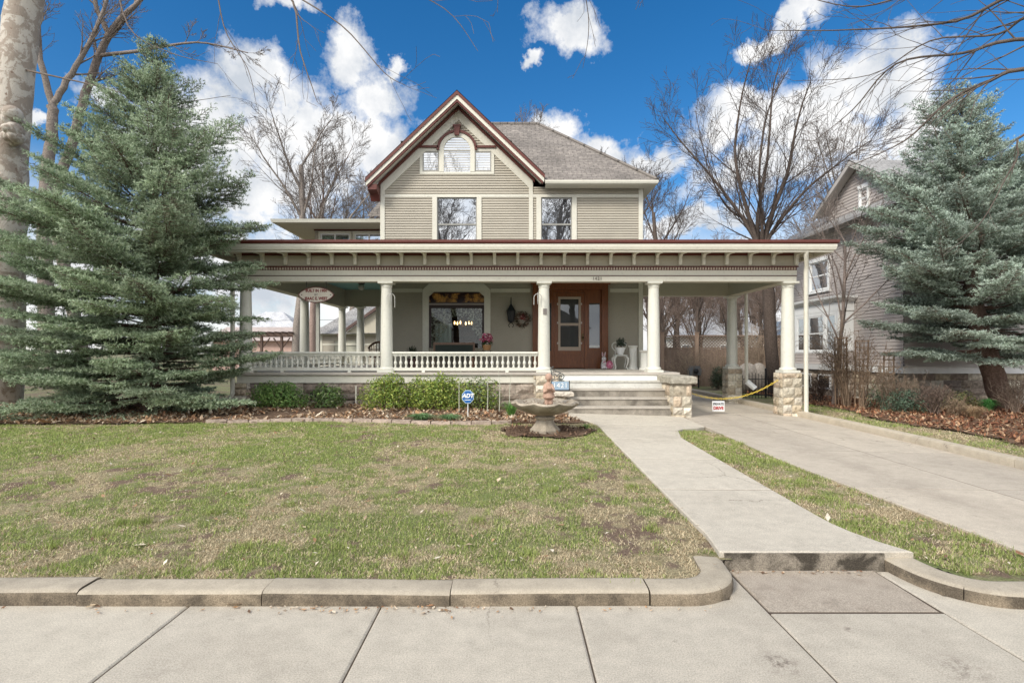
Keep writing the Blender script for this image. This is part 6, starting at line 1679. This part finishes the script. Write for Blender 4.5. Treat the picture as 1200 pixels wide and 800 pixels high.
stemmy(992,16.4,2.1,.75,'tall tangle of bare brown stems growing over the left trellis',BRN,51,30)
stemmy(1012,16.0,1.7,.6,'bare brown stems between the two wooden trellises',BRN,52,20)
stemmy(958,18.3,.8,.8,'low dark bare bush just right of the stone driveway pier',(0.16,0.115,0.09),53,30)
stemmy(1045,15.2,1.1,1.0,'spreading bare shrub below the right trellis',(0.20,0.15,0.11),54,28)
stemmy(1095,14.4,.7,.9,'low tangled dark shrub in the leaf litter left of the tan grass',(0.17,0.125,0.10),55,34)
stemmy(1120,13.9,.45,.5,'small knee high bare shrub at the verge beside the tan grass',(0.26,0.19,0.13),56,24)
stemmy(1188,14.6,.8,.7,'bare shrub against the base of the leaning spruce at the frame edge',(0.20,0.15,0.115),57,24)
stemmy(888,23.5,2.3,1.0,'tall pale tangle of dry stems in front of the lattice beyond the driveway pier',(0.36,0.28,0.21),58,46)
stemmy(845,25.5,1.5,1.3,'mass of dry brown stems against the wooden fence left of the stone pier',(0.33,0.25,0.18),59,26)
stemmy(806,26.3,1.6,1.1,'dry pale stems against the wooden fence behind the step wall',(0.36,0.28,0.20),60,18)
JU=[(0.10,0.16,0.10),(0.14,0.20,0.13),(0.08,0.12,0.085)]
shrub(1062,14.9,1.2,.62,'grey green juniper mound under the low spruce boughs',JU,61,.8,2600,.028)
shrub(1035,15.6,.9,.85,'sparse green shrub growing between trellis and juniper mound',JU+[(0.16,0.20,0.08)],62,.7,900,.03)
shrub(841,24.8,.8,.95,'dark evergreen bush left of the rear stone pier',[(0.06,0.085,0.05),(0.09,0.11,0.06)],63,.8,1500,.04)
shrub(1125,15.4,1.2,.55,'olive green ground shrub in front of the neighbour stone base',[(0.14,0.16,0.06),(0.19,0.19,0.08),(0.24,0.19,0.10)],64,.6,1500,.03)
shrub(318,32,3.2,1.3,'clipped green hedge seen behind the left porch railing',[(0.09,0.14,0.05),(0.12,0.17,0.06)],65,.6,2600,.09)
for i,(px,Y,h) in enumerate([(538,12.9,1.15),(571,12.9,1.0),(585,12.9,1.1),(597,12.9,.95)]):
    X=(px-600)/F*Y; z=gf(X,Y); mb=MB(); mb.tube([(X,Y,z-.03),(X+.02*math.sin(i),Y,z+h*.6),(X+.05*math.cos(i*2),Y,z+h)],[.011,.008,.004],5)
    tag(mb.build('garden_stake',paint('pale cane',(0.50,0.50,0.40))),['thick pale plant cane right of the blue yard sign','thin pale cane left of the pair beside the stone pier','thin pale cane in the sparse shrub close to the fountain','shortest pale cane nearest the stone pier'][i],'stake')

# young bare tree between the driveway pier and the neighbour gable, and dead low twigs of the spruce
SP=dict(PAR,nseg=[8,7,6,5,4],wob=[.04,.06,.08,.1,.1],trop=[.02,.05,.04,.02,.02],nch=[1.8,1.1,1.0,.8,0],rmin=.0045)
o_=[]; grow(random.Random(77),np.array([9.95,16.9,.1]),np.array([.06,0,1.0]),5.2,.075,0,SP,o_)
tree_object('bare_tree',(9.95,16.9,.1),o_,'slender young bare tree in front of the neighbour gable, rising from the trellises',None,(0.20,0.16,0.14),(0.20,0.165,0.145),7,8)
# ================================================================ NEIGHBOURS, FENCES, YARD
NX=12.2
nb=thing('neighbor_house',(NX,17.0,.1),'grey clapboard neighbour house with white bay window partly hidden by the blue spruce','house')
# left side wall runs away from the street: u along +Y
mb=MB(); siding(mb,(NX,17.0),(0,1),(-1,0),0,6.9,1.37,6.45,[(4.05,5.3,4.25,5.42)],.11,None,.02)
siding(mb,(NX,17.0),(1,0),(0,-1),0,10,1.37,6.45,[],.11,None,.02); part(mb,'wall',GREYS,nb)
mb=MB(); mb.box(NX+.15,NX+9.9,17.15,23.8,.0,6.5); part(mb,'dark_interior_block',DARK,nb)  # near-black block filling the house in place of unlit rooms
mb=MB(); mb.box(NX+.03,NX+10,17.04,23.9,-.2,1.15,col=MORT); stone_face(mb,(NX+.025,23.9),(0,-1),(-1,0),6.9,0,1.15,PALY+PALB,.2,.28,.35,.6); stone_face(mb,(NX,17.03),(1,0),(0,-1),10,0,1.15,PALY+PALB,.2,.28,.35,.6); part(mb,'foundation',STONE,nb,colors=True)
mb=MB(); mb.sweep([(NX-.02,23.9),(NX-.02,16.98),(NX+10,16.98)],[(0,1.15),(.06,1.15),(.06,1.33),(.09,1.37),(0,1.37)]); part(mb,'water_table',PUREW,nb)
mb=MB(); mb.sweep([(NX-.02,23.9),(NX-.02,16.98),(NX+10,16.98)],[(0,6.2),(.04,6.2),(.04,6.5),(0,6.5)]); part(mb,'frieze',paint('pale grey trim',(0.50,0.46,0.43)),nb)
def side_window(y0,y1,z0,z1,x=NX,cas=.12,double=True,parent=nb):
    fr=MB(); fr.box(x-.05,x+.02,y0-cas,y0,z0-.03,z1); fr.box(x-.05,x+.02,y1,y1+cas,z0-.03,z1); fr.box(x-.07,x+.02,y0-cas-.03,y1+cas+.03,z1,z1+.14); fr.box(x-.09,x+.02,y0-cas-.03,y1+cas+.03,z0-.12,z0-.03)
    f=part(fr,'window',PUREW,parent)
    s=MB(); t_=.05; zm=(z0+z1)/2
    for a,b_ in ((y0,y0+t_),(y1-t_,y1)): s.box(x-.01,x+.04,a,b_,z0,z1)
    for a,b_ in ((z0,z0+t_),(zm-.025,zm+.025),(z1-t_,z1)): s.box(x-.012,x+.04,y0+t_,y1-t_,a,b_)
    part(s,'sash',PUREW,f); p=MB(); p.box(x+.015,x+.022,y0+t_,y1-t_,z0+t_,z1-t_); part(p,'pane',GLASS,f)
side_window(21.05,22.3,4.28,5.40)
# bay
BX=11.62
mb=MB(); siding(mb,(BX,19.5),(0,1),(-1,0),0,3.4,1.37,1.84,[],.11,None,.02); siding(mb,(BX,19.5),(1,0),(0,-1),0,.58,1.37,1.84,[],.11,None,.02)
by_=part(mb,'bay_wall',GREYS,nb)
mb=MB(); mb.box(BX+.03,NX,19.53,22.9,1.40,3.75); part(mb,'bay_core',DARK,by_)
mb=MB(); 
mb.box(BX+.062,NX-.02,19.465,19.52,1.861,3.30); mb.box(BX-.01,BX+.06,19.46,19.62,1.861,3.3)
for a,b_ in ((20.22,20.36),(21.44,21.60),(22.25,22.9)): mb.box(BX-.01,BX+.06,a,b_,1.85,3.3)
mb.box(BX-.012,BX+.06,19.621,22.9,3.18,3.3); mb.box(BX-.03,BX+.06,19.44,22.9,1.78,1.86)
mb.box(BX-.02,NX-.02,19.43,22.9,3.301,3.62)
mb.sweep([(BX,22.95),(BX,19.45),(NX-.02,19.45)],[(0,3.621),(.06,3.621),(.12,3.70),(.22,3.74),(.24,3.82),(0,3.84)]); part(mb,'bay_trim',PUREW,by_)
mb=MB(); mb.sweep([(BX-.02,22.95),(BX-.02,19.46),(NX,19.46)],[(0,1.16),(.05,1.16),(.08,1.36),(0,1.36)]); part(mb,'water_table',PUREW,by_)
mb=MB(); mb.box(BX+.05,NX+.1,19.55,22.9,-.1,1.15,col=MORT); stone_face(mb,(BX+.045,22.9),(0,-1),(-1,0),3.4,0,1.15,PALB,.2,.28,.35,.6); stone_face(mb,(BX+.05,19.545),(1,0),(0,-1),.6,0,1.15,PALB,.2,.28,.3,.6); part(mb,'foundation',STONE,by_,colors=True)
for a,b_ in ((19.622,20.219),(20.361,21.439),(21.601,22.249)):
    s=MB(); t_=.05
    s.box(BX+.0,BX+.05,a,a+t_,1.861,3.179); s.box(BX,BX+.05,b_-t_,b_,1.861,3.179)
    for q in (1.861,2.50,3.13): s.box(BX+.001,BX+.05,a+t_,b_-t_,q,q+.048)
    w_=part(s,'window',PUREW,by_); p=MB(); p.box(BX+.02,BX+.026,a+t_,b_-t_,1.9,3.13); part(p,'pane',GLASS,w_)
for a,b_ in ((19.9,20.7),(21.2,22.1)):
    s=MB(); s.box(BX-.03,BX+.02,a,b_,.45,1.0); w_=part(s,'basement_window',PUREW,by_); p=MB(); p.box(BX-.036,BX-.031,a+.07,b_-.07,.52,.94); part(p,'pane',GLASSD,w_)
# roofs: skirt roof then the side gable
mb=MB()
mb.poly([(NX-.6,16.4,6.42),(NX-.6,24.5,6.42),(NX+2.4,21.5,8.6),(NX+2.4,19.4,8.6)],[(0,0),(8,0),(5,4),(3,4)])
mb.poly([(NX-.6,16.4,6.42),(NX+2.4,19.4,8.6),(NX+8,19.4,8.6),(NX+11,16.4,6.42)],[(0,0),(3,4),(8.6,4),(11.6,0)])
mb.box(NX-.62,NX+11,16.38,16.44,6.33,6.43); mb.box(NX-.62,NX-.56,16.45,24.5,6.33,6.43); mb.box(NX-.555,NX+.0,16.45,24.5,6.34,6.36)
GYc,GZt=19.05,8.46
mb.poly([(11.75,GYc-2.3,7.12),(11.75,GYc,GZt+.05),(17.5,GYc,GZt+.05),(17.5,GYc-2.3,7.12)],[(0,0),(0,2.7),(6,2.7),(6,0)]); mb.poly([(11.75,GYc+2.3,7.12),(17.5,GYc+2.3,7.12),(17.5,GYc,GZt+.05),(11.75,GYc,GZt+.05)],[(0,0),(6,0),(6,2.7),(0,2.7)])
part(mb,'roof',ROOFG,nb)
mb=MB(); siding(mb,(12.15,GYc),(0,1),(-1,0),-2.2,2.2,6.4,8.4,[],.11,clip=lambda z:(max(-1.9,-(GZt-.05-z)/.60),min(1.9,(GZt-.05-z)/.60)),lip=.02); mb.box(12.17,16.5,GYc-1.85,GYc+1.85,6.4,7.25); mb.prism([(GYc-1.9,7.2),(GYc+1.9,7.2),(GYc,8.36)],'x',12.17,12.3); part(mb,'gable_wall',GREYS,nb)
mb=MB()
for s_ in (-1,1): mb.prism([(GYc,GZt),(GYc+s_*2.32,7.07),(GYc+s_*2.32,6.92),(GYc,GZt-.18)],'x',11.74,11.82); mb.prism([(GYc,GZt-.02),(GYc+s_*2.3,7.06),(GYc+s_*2.3,7.02),(GYc,GZt-.06)],'x',11.821,12.12)
part(mb,'rake_board',paint('grey rake trim',(0.50,0.47,0.44)),nb)
side_window(18.6,19.0,6.8,7.45,12.13,.05)

# sage garage behind, seen through the porch
gr=thing('garage',(-10,36,.4),'sage green garage with grey gabled roof seen through the left porch','garage')
GY=36.0; X0=-12.6; X1=-6.6
mb=MB(); siding(mb,(X0,GY),(1,0),(0,-1),0,X1-X0,.4,3.05,[(.9,2.6,.4,2.6),(3.6,5.2,.4,2.75)],.12); siding(mb,(X0,GY+6),(0,-1),(-1,0),0,6,.4,3.05,[],.12); part(mb,'wall',SAGE,gr)
mb=MB(); mb.box(X0+.9,X0+2.6,GY+.02,GY+.06,.4,2.6); part(mb,'garage_door',paint('pale sage door',(0.45,0.44,0.36)),gr)
mb=MB(); mb.box(X0+3.6,X0+5.2,GY+.3,GY+.36,.4,2.75); part(mb,'doorway',DARK,gr)
mb=MB(); mb.box(X0-.05,X1,GY-.04,GY-.001,2.28,2.40) ; mb.box(X0-.05,X1,GY-.04,GY-.001,2.95,3.07); mb.box(X0-.03,X0+.12,GY-.05,GY-.0,.4,2.94); part(mb,'trim',CREAM,gr)
mb=MB()
mb.poly([(X0-.5,GY-.5,3.02),(X1+.4,GY-.5,3.02),(X1+.4,GY+3,5.6),(X0+2.4,GY+3,5.6)],[(0,0),(6.9,0),(6.9,4.3),(2.9,4.3)]); mb.poly([(X0-.5,GY-.5,3.02),(X0+2.4,GY+3,5.6),(X0+2.4,GY+3.1,5.6),(X0-.5,GY+6.5,3.02)],[(0,0),(3.5,4),(3.6,4),(7,0)])
part(mb,'roof',ROOFG,gr)
mb=MB(); apx=-8.2; az_=4.9
mb.prism([(apx-2.6,3.06),(apx+2.6,3.06),(apx,az_)],'y',GY-.7,GY-.66); part(mb,'gable_wall',SAGE_D,gr)
mb=MB()
for s_ in (-1,1): mb.prism([(apx,az_+.2),(apx+s_*3.0,az_+.2-3.0*.7),(apx+s_*3.0,az_-3.0*.7),(apx,az_)],'y',GY-1.0,GY-.72)
part(mb,'rake_board',plain('dark brown rake',(0.10,0.06,0.05)),gr)
# pink brick outbuilding and open pergola further left
pk_=thing('brick_outbuilding',(-17,42,.4),'low pinkish brick outbuilding with grey roof beyond the left porch','building')
bm1,t,b=nt('pink brick'); co=t.nodes.new('ShaderNodeTexCoord').outputs['Object']; mp=N(t,'ShaderNodeMapping'); mp.inputs['Rotation'].default_value=(math.pi/2,0,0); L(t,co,mp.inputs['Vector']); bk=N(t,'ShaderNodeTexBrick'); L(t,mp.outputs[0],bk.inputs['Vector']); bk.inputs['Scale'].default_value=1; bk.inputs['Brick Width'].default_value=.22; bk.inputs['Row Height'].default_value=.075; bk.inputs['Mortar Size'].default_value=.01
bk.inputs['Color1'].default_value=(.46,.27,.22,1); bk.inputs['Color2'].default_value=(.38,.21,.17,1); bk.inputs['Mortar'].default_value=(.5,.45,.4,1); L(t,bk.outputs[0],b.inputs['Base Color']); b.inputs['Roughness'].default_value=.9
mb=MB(); mb.box(-23,-14.2,42,48,.3,2.7); part(mb,'wall',bm1,pk_)
mb=MB(); mb.prism([(41.5,2.701),(48.5,2.701),(45,3.9)],'x',-23.5,-13.8); part(mb,'roof',paint('pinkish grey roof',(0.42,0.35,0.32),.9,.2,3),pk_)
pg=thing('pergola',(-13.5,30,.4),'dark timber pergola with braced posts seen left of the porch railing','pergola')
DKW=wood('dark timber',(0.09,0.06,0.05),(0.17,0.12,0.10),(9,9,.8),.9,.1)
PGx=(-15.4,-13.75,-12.65)
for x in PGx:
    mb=MB(); mb.box(x-.06,x+.06,29.94,30.06,.3,2.65); mb.tube([(x,30,2.0),(x-.45,30,2.6)],.04,5); mb.tube([(x,30,2.0),(x+.45,30,2.6)],.04,5); part(mb,'post',DKW,pg)
mb=MB(); mb.box(-16.2,-11.9,29.9,30.1,2.651,2.85)
for k in range(12): mb.box(-16.1+.37*k,-16.04+.37*k,29.3,31.5,2.851,2.93)
part(mb,'beam',DKW,pg)

# wooden fence with lattice top
FY_=27.5
def fence(x0,x1,y,label,ztop=2.0,lat=True,nm='wooden_fence'):
    f=thing(nm,(x0,y,.1),label,'fence')
    mb=MB(); x=x0; rg=random.Random(int(x0*10))
    while x<x1: mb.box(x,min(x+.135,x1),y+rg.uniform(0,.012),y+.03,.05,ztop+rg.uniform(-.02,.02)); x+=.143
    part(mb,'board_panel',FENCEW,f)
    if lat:
        mb=MB(); h=.55; z0=ztop+.06
        x=x0-h
        while x<x1:
            for s_ in (1,-1):
                a=(x,z0) if s_>0 else (x+h,z0); e=(x+h,z0+h) if s_>0 else (x,z0+h)
                # clip to panel
                ax,azz=a; ex,ezz=e
                if min(ax,ex)>=x0 and max(ax,ex)<=x1: mb.tube([(ax,y+.02+.012*s_,azz),(ex,y+.02+.012*s_,ezz)],.018,4)
            x+=.16
        mb.box(x0,x1,y-.01,y+.05,z0-.06,z0); mb.box(x0,x1,y-.01,y+.05,z0+h,z0+h+.07); part(mb,'lattice',FENCEW,f)
    n=max(1,round((x1-x0)/1.75))
    for k in range(n+1):
        xx=x0+(x1-x0)*k/n; mb=MB(); mb.box(xx-.09,xx+.09,y-.10,y-.012,.0,ztop+.78); mb.box(xx-.12,xx+.12,y-.13,y+.02,ztop+.781,ztop+.82); part(mb,'post',wood('fence post wood',(0.24,0.165,0.12),(0.38,0.28,0.215),(9,9,.8),.9,.1),f)
    return f
fence(7.55,14.5,FY_,'weathered wooden fence with lattice top across the end of the driveway')
f2=fence(14.9,20,30.5,'plain tan board fence in the gap beside the driveway column',1.9,False)
# dark meter on legs by the drive
mx_,my_=8.75,26.2
mt=thing('utility_meter',(mx_,my_,.12),'dark grey metal meter box on short legs beside the driveway edge','meter')
mb=MB(); mb.prism([(mx_-.26,.72),(mx_+.26,.72),(mx_+.3,.95),(mx_+.2,1.16),(mx_-.2,1.16),(mx_-.3,.95)],'y',my_-.16,my_+.16); part(mb,'case',plain('grey cast metal',(0.20,0.21,0.22),.5,.3),mt)
mb=MB(); mb.lathe(mx_,my_-.2,[(.001,.80),(.11,.82),(.13,.92),(.10,1.02),(.001,1.04)],14); part(mb,'dial',BLACK,mt)
mb=MB()
for s_ in(-.2,.2): mb.tube([(mx_+s_,my_,.05),(mx_+s_,my_,.72)],.04,8)
mb.tube([(mx_-.2,my_,.45),(mx_+.2,my_,.45)],.04,8); part(mb,'pipe',plain('black pipe',(0.03,0.03,0.033),.5),mt)
# low iron fence
irn=thing('iron_fence',(9.3,19.8,.12),'low black iron fence with arched tops behind the rear stone pier','fence')
mb=MB()
x=8.25
while x<10.2: mb.tube([(x,19.8,.1),(x,19.8,.95+.12*abs(math.sin((x-8.25)*3.2)))],.010,5); x+=.115
part(mb,'picket',BLACK,irn); irn.children[0]['kind']='stuff'
mb=MB(); mb.box(8.2,10.25,19.785,19.815,.25,.28); mb.box(8.2,10.25,19.785,19.815,.82,.85); part(mb,'rail',BLACK,irn)
for x in (8.2,9.2,10.25): mb=MB(); mb.box(x-.025,x+.025,19.775,19.825,.05,1.15); mb.ball((x,19.8,1.19),.045,8,6); part(mb,'post',BLACK,irn)
# pale round stones beyond
for i,(px,w_) in enumerate(((876,.52),(889,.40))):
    X=(px-600)/F*22.5; mb=MB(); mb.ball((X,22.5,.75),(w_,.35,.62),14,10)
    mb.v=[(a+random.gauss(0,.012),b_+random.gauss(0,.012),c_+random.gauss(0,.012)) for a,b_,c_ in mb.v]; mb.c=(0.33,0.295,0.26); mb.col=[mb.c]*len(mb.v)
    tag(mb.build('boulder',STONE,smooth=True,colors=True),['larger pale boulder behind the iron fence next to the rear pier','smaller pale boulder behind the iron fence nearer the tree trunk'][i],'rock')
# trellises
def trellis(px,Y,w,h,lean,label,nv=4,nh=8):
    X=(px-600)/F*Y; z=gf(X,Y)-.03; tr=thing('trellis',(X,Y,z),label,'trellis')
    mb=MB()
    for k in range(nv):
        x=X-w/2+w*k/(nv-1); r_=.022 if k in(0,nv-1) else .012; mb.tube([(x,Y,z),(x+lean,Y,z+h)],r_,4)
    part(mb,'upright',TRELW,tr); mb=MB()
    for k in range(nh): zz=z+h*(.35+.63*k/(nh-1)); mb.box(X-w/2-.02+lean*(zz-z)/h,X+w/2+.02+lean*(zz-z)/h,Y-.045,Y-.022,zz-.014,zz+.014)
    part(mb,'slat',TRELW,tr)
trellis(986,16.7,.36,2.15,-.02,'left weathered wooden trellis before the neighbour bay window',5,9)
trellis(1009,16.5,.38,2.05,.03,'right weathered wooden trellis, standing wider and lower than its partner',4,8)
trellis(1041,16.6,.30,1.7,.02,'short narrow trellis half lost behind the low spruce boughs',3,6)
# far houses over the fence
def far_house(x0,x1,y,eave,apex,roofm,wallm,label):
    h=thing('distant_house',((x0+x1)/2,y,.1),label,'house')
    mb=MB(); mb.box(x0+.4,x1-.4,y+.4,y+7.6,.1,eave); part(mb,'wall',wallm,h)
    xm=(x0+x1)/2; mb=MB(); r0,r1=(xm-1.0,y+4,apex),(xm+1.0,y+4,apex)
    mb.poly([(x0,y,eave),(x1,y,eave),r1,r0],[(0,0),(x1-x0,0),((x1-x0)*.6,5),((x1-x0)*.4,5)]); mb.poly([(x1,y,eave),(x1,y+8,eave),r1],[(0,0),(8,0),(4,5)]); mb.poly([(x0,y+8,eave),(x0,y,eave),r0],[(0,0),(8,0),(4,5)]); mb.poly([(x1,y+8,eave),(x0,y+8,eave),r0,r1],[(0,0),(8,0),(4,5),(3,5)])
    part(mb,'roof',roofm,h)
    for k in range(3):
        xx=x0+1.2+(x1-x0-2.4)*k/2; mb=MB(); mb.box(xx-.4,xx+.4,y+.36,y+.41,1.3,2.5); w_=part(mb,'window',PUREW,h); mb=MB(); mb.box(xx-.33,xx+.33,y+.345,y+.355,1.37,2.43); part(mb,'pane',GLASSD,w_)
PALR=shingle('pale weathered shingles',(0.52,0.52,0.53),(0.45,0.45,0.47))
far_house(14.2,23.5,48,3.2,6.0,PALR,paint('pale far siding',(0.5,0.47,0.43)),'far house with pale grey hipped roof beyond the lattice fence')
far_house(22.2,28,47,3.0,4.7,shingle('slate blue shingles',(0.26,0.31,0.37),(0.22,0.26,0.31)),paint('blue far siding',(0.16,0.24,0.36)),'small blue far house glimpsed between tree trunk and driveway column')
far_house(-32,-22,58,3.6,6.4,PALR,paint('white far siding',(0.62,0.6,0.57)),'far white house low on the horizon beyond the left porch')
for i,(xa,xb,lb) in enumerate(((-19,-7,'house across the road at the left, seen only reflected in the panes'),(-2,9,'middle house across the road, seen only reflected in the panes'),(14,25,'house across the road at the right, seen only reflected in the panes'))):
    far_house(xa,xb,-34,4.6,7.6,ROOFM,[paint('tan far siding',(0.30,0.26,0.21)),paint('brick red far siding',(0.22,0.12,0.09)),paint('grey far siding',(0.28,0.28,0.27))][i],lb)
# overhead wire at the left
mb=MB(); mb.tube([(-40,45,4.8),(-25,45,4.35),(-8,45,4.6)],.02,4); tag(mb.build('utility_wire',BLACK),'thin utility wire crossing the sky behind the left porch','wire')

# ================================================================ SKY, SUN, CAMERA
w=bpy.data.worlds.new('World'); scene.world=w; w.use_nodes=True; t=w.node_tree
for n in list(t.nodes): t.nodes.remove(n)
SUN_EL=math.radians(37); SUN_AZ=math.radians(224)       # azimuth clockwise from +Y: sun behind the viewer, to the left
sky=N(t,'ShaderNodeTexSky',sky_type='NISHITA',sun_disc=False); sky.sun_elevation=SUN_EL; sky.sun_rotation=SUN_AZ
sky.air_density=1.0; sky.dust_density=0.3; sky.ozone_density=3.0; sky.altitude=300
hs=N(t,'ShaderNodeHueSaturation'); hs.inputs['Saturation'].default_value=1.35; hs.inputs['Value'].default_value=1.0; L(t,sky.outputs[0],hs.inputs['Color'])
bgs=N(t,'ShaderNodeBackground'); L(t,hs.outputs[0],bgs.inputs[0]); bgs.inputs[1].default_value=0.085
tc=t.nodes.new('ShaderNodeTexCoord'); sx=N(t,'ShaderNodeSeparateXYZ'); L(t,tc.outputs['Generated'],sx.inputs[0])
def M2(op,a,b_=None,c_=None,cl=False):
    n=N(t,'ShaderNodeMath',operation=op,use_clamp=cl)
    for i,v in enumerate((a,b_,c_)):
        if v is None: continue
        if isinstance(v,(int,float)): n.inputs[i].default_value=v
        else: L(t,v,n.inputs[i])
    return n.outputs[0]
azm=M2('ARCTAN2',sx.outputs[0],sx.outputs[1]); elv=M2('ARCSINE',sx.outputs[2])
cb=N(t,'ShaderNodeCombineXYZ'); L(t,azm,cb.inputs[0]); L(t,elv,cb.inputs[1])
def wn(scale,detail,rough,off=0.0):
    n=N(t,'ShaderNodeTexNoise',i_Scale=scale,i_Detail=detail,i_Roughness=rough); m=N(t,'ShaderNodeVectorMath',operation='ADD'); L(t,cb.outputs[0],m.inputs[0]); m.inputs[1].default_value=(off,off*.7,off*.3); L(t,m.outputs[0],n.inputs['Vector']); return n
n1=wn(7.0,7,.62); n2=wn(3.0,3,.5,3.1); 
wv=N(t,'ShaderNodeVectorMath',operation='SUBTRACT'); L(t,n1.outputs['Color'],wv.inputs[0]); wv.inputs[1].default_value=(.5,.5,.5)
ws=N(t,'ShaderNodeVectorMath',operation='SCALE'); L(t,wv.outputs[0],ws.inputs[0]); ws.inputs['Scale'].default_value=.16
wp=N(t,'ShaderNodeVectorMath',operation='ADD'); L(t,cb.outputs[0],wp.inputs[0]); L(t,ws.outputs[0],wp.inputs[1])
def azel(px,py):
    a=math.atan((px-600)/F); return a, math.atan((HZ-py)/F*math.cos(a))
CL=[(300,100,62,38),(250,150,95,55),(360,150,105,60),(430,170,70,62),(415,55,34,30),(440,112,46,40),(330,220,120,60),(468,80,15,12),(200,190,80,60),(120,105,45,16),(25,112,14,9),(335,3,36,12),
    (668,42,50,22),(622,80,12,8),(648,148,36,24),(705,172,55,20),(760,185,50,18),
    (895,47,48,12),(935,28,48,14),(960,10,30,10),(1065,88,58,52),(1000,95,70,44),(930,130,72,42),(860,130,50,34),(840,160,50,30),(960,165,95,40),(1060,135,50,40),(1045,178,52,20),(900,205,120,26),
    (60,330,180,110),(250,300,140,70),(800,260,90,20),(560,330,500,45),(1000,330,260,60)]
acc=None
for (px,py,rx,ry) in CL:
    a,e=azel(px,py); ca=math.cos(a)
    sub=N(t,'ShaderNodeVectorMath',operation='SUBTRACT'); L(t,wp.outputs[0],sub.inputs[0]); sub.inputs[1].default_value=(a,e,0)
    mu=N(t,'ShaderNodeVectorMath',operation='MULTIPLY'); L(t,sub.outputs[0],mu.inputs[0]); mu.inputs[1].default_value=(F/(rx*ca*ca),F/(ry*ca),1)
    ln=N(t,'ShaderNodeVectorMath',operation='LENGTH'); L(t,mu.outputs[0],ln.inputs[0])
    v=M2('SUBTRACT',1.0,ln.outputs['Value'])
    acc=v if acc is None else M2('MAXIMUM',acc,v)
fine=wn(26.0,6,.65,1.7)
dens=M2('ADD',acc,M2('MULTIPLY',M2('SUBTRACT',fine.outputs['Fac'],.5),1.25))
mask=M2('MULTIPLY_ADD',dens,1.75,.16,cl=True)
# unseen cloud overhead and behind the viewer, added as soft frontal fill
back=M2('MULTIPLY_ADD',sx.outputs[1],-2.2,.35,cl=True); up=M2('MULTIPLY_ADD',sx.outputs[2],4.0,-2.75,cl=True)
fill_cloud=M2('MULTIPLY',M2('MAXIMUM',back,up),M2('MULTIPLY_ADD',n2.outputs['Fac'],5.0,-1.45,cl=True))
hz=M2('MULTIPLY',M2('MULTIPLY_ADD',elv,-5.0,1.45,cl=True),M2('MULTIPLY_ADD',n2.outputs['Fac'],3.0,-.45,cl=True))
mask=M2('MAXIMUM',mask,M2('MAXIMUM',fill_cloud,hz))
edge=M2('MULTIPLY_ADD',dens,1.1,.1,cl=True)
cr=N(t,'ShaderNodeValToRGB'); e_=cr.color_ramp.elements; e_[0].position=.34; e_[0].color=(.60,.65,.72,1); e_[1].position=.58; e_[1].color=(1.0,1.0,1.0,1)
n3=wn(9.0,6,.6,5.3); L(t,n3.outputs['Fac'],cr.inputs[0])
bgc=N(t,'ShaderNodeBackground'); L(t,cr.outputs[0],bgc.inputs[0]); L(t,M2('MULTIPLY_ADD',back,.72,.585),bgc.inputs[1])  # clouds behind the viewer set brighter to light the house front
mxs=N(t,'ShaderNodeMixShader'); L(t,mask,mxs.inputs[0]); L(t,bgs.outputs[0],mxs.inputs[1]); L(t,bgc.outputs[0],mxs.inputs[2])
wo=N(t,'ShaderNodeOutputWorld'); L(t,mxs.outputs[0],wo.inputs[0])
w.cycles.sampling_method='MANUAL'; w.cycles.sample_map_resolution=1024

sl=bpy.data.lights.new('Sun','SUN'); sl.energy=2.0; sl.angle=math.radians(14); sl.color=(1.0,.95,.86)
so=bpy.data.objects.new('Sun',sl); COL.objects.link(so)
sd_=Vector((math.sin(SUN_AZ)*math.cos(SUN_EL),math.cos(SUN_AZ)*math.cos(SUN_EL),math.sin(SUN_EL)))
so.rotation_euler=sd_.to_track_quat('Z','Y').to_euler()

cam=bpy.data.cameras.new('Camera'); co_=bpy.data.objects.new('Camera',cam); COL.objects.link(co_)
cam.sensor_width=36; cam.lens=36*F/1200; cam.shift_y=(HZ-400)/1200; cam.clip_start=.05; cam.clip_end=3000
co_.location=(0,0,CH); co_.rotation_euler=(math.pi/2,0,0); scene.camera=co_
vs_=scene.view_settings; vs_.view_transform='Standard'; vs_.look='None'; vs_.exposure=0.82; vs_.gamma=1; vs_.use_curve_mapping=False
try:
    scene.cycles.use_denoising=True; scene.cycles.max_bounces=8; scene.cycles.transparent_max_bounces=12; scene.cycles.sample_clamp_indirect=6
except Exception: pass
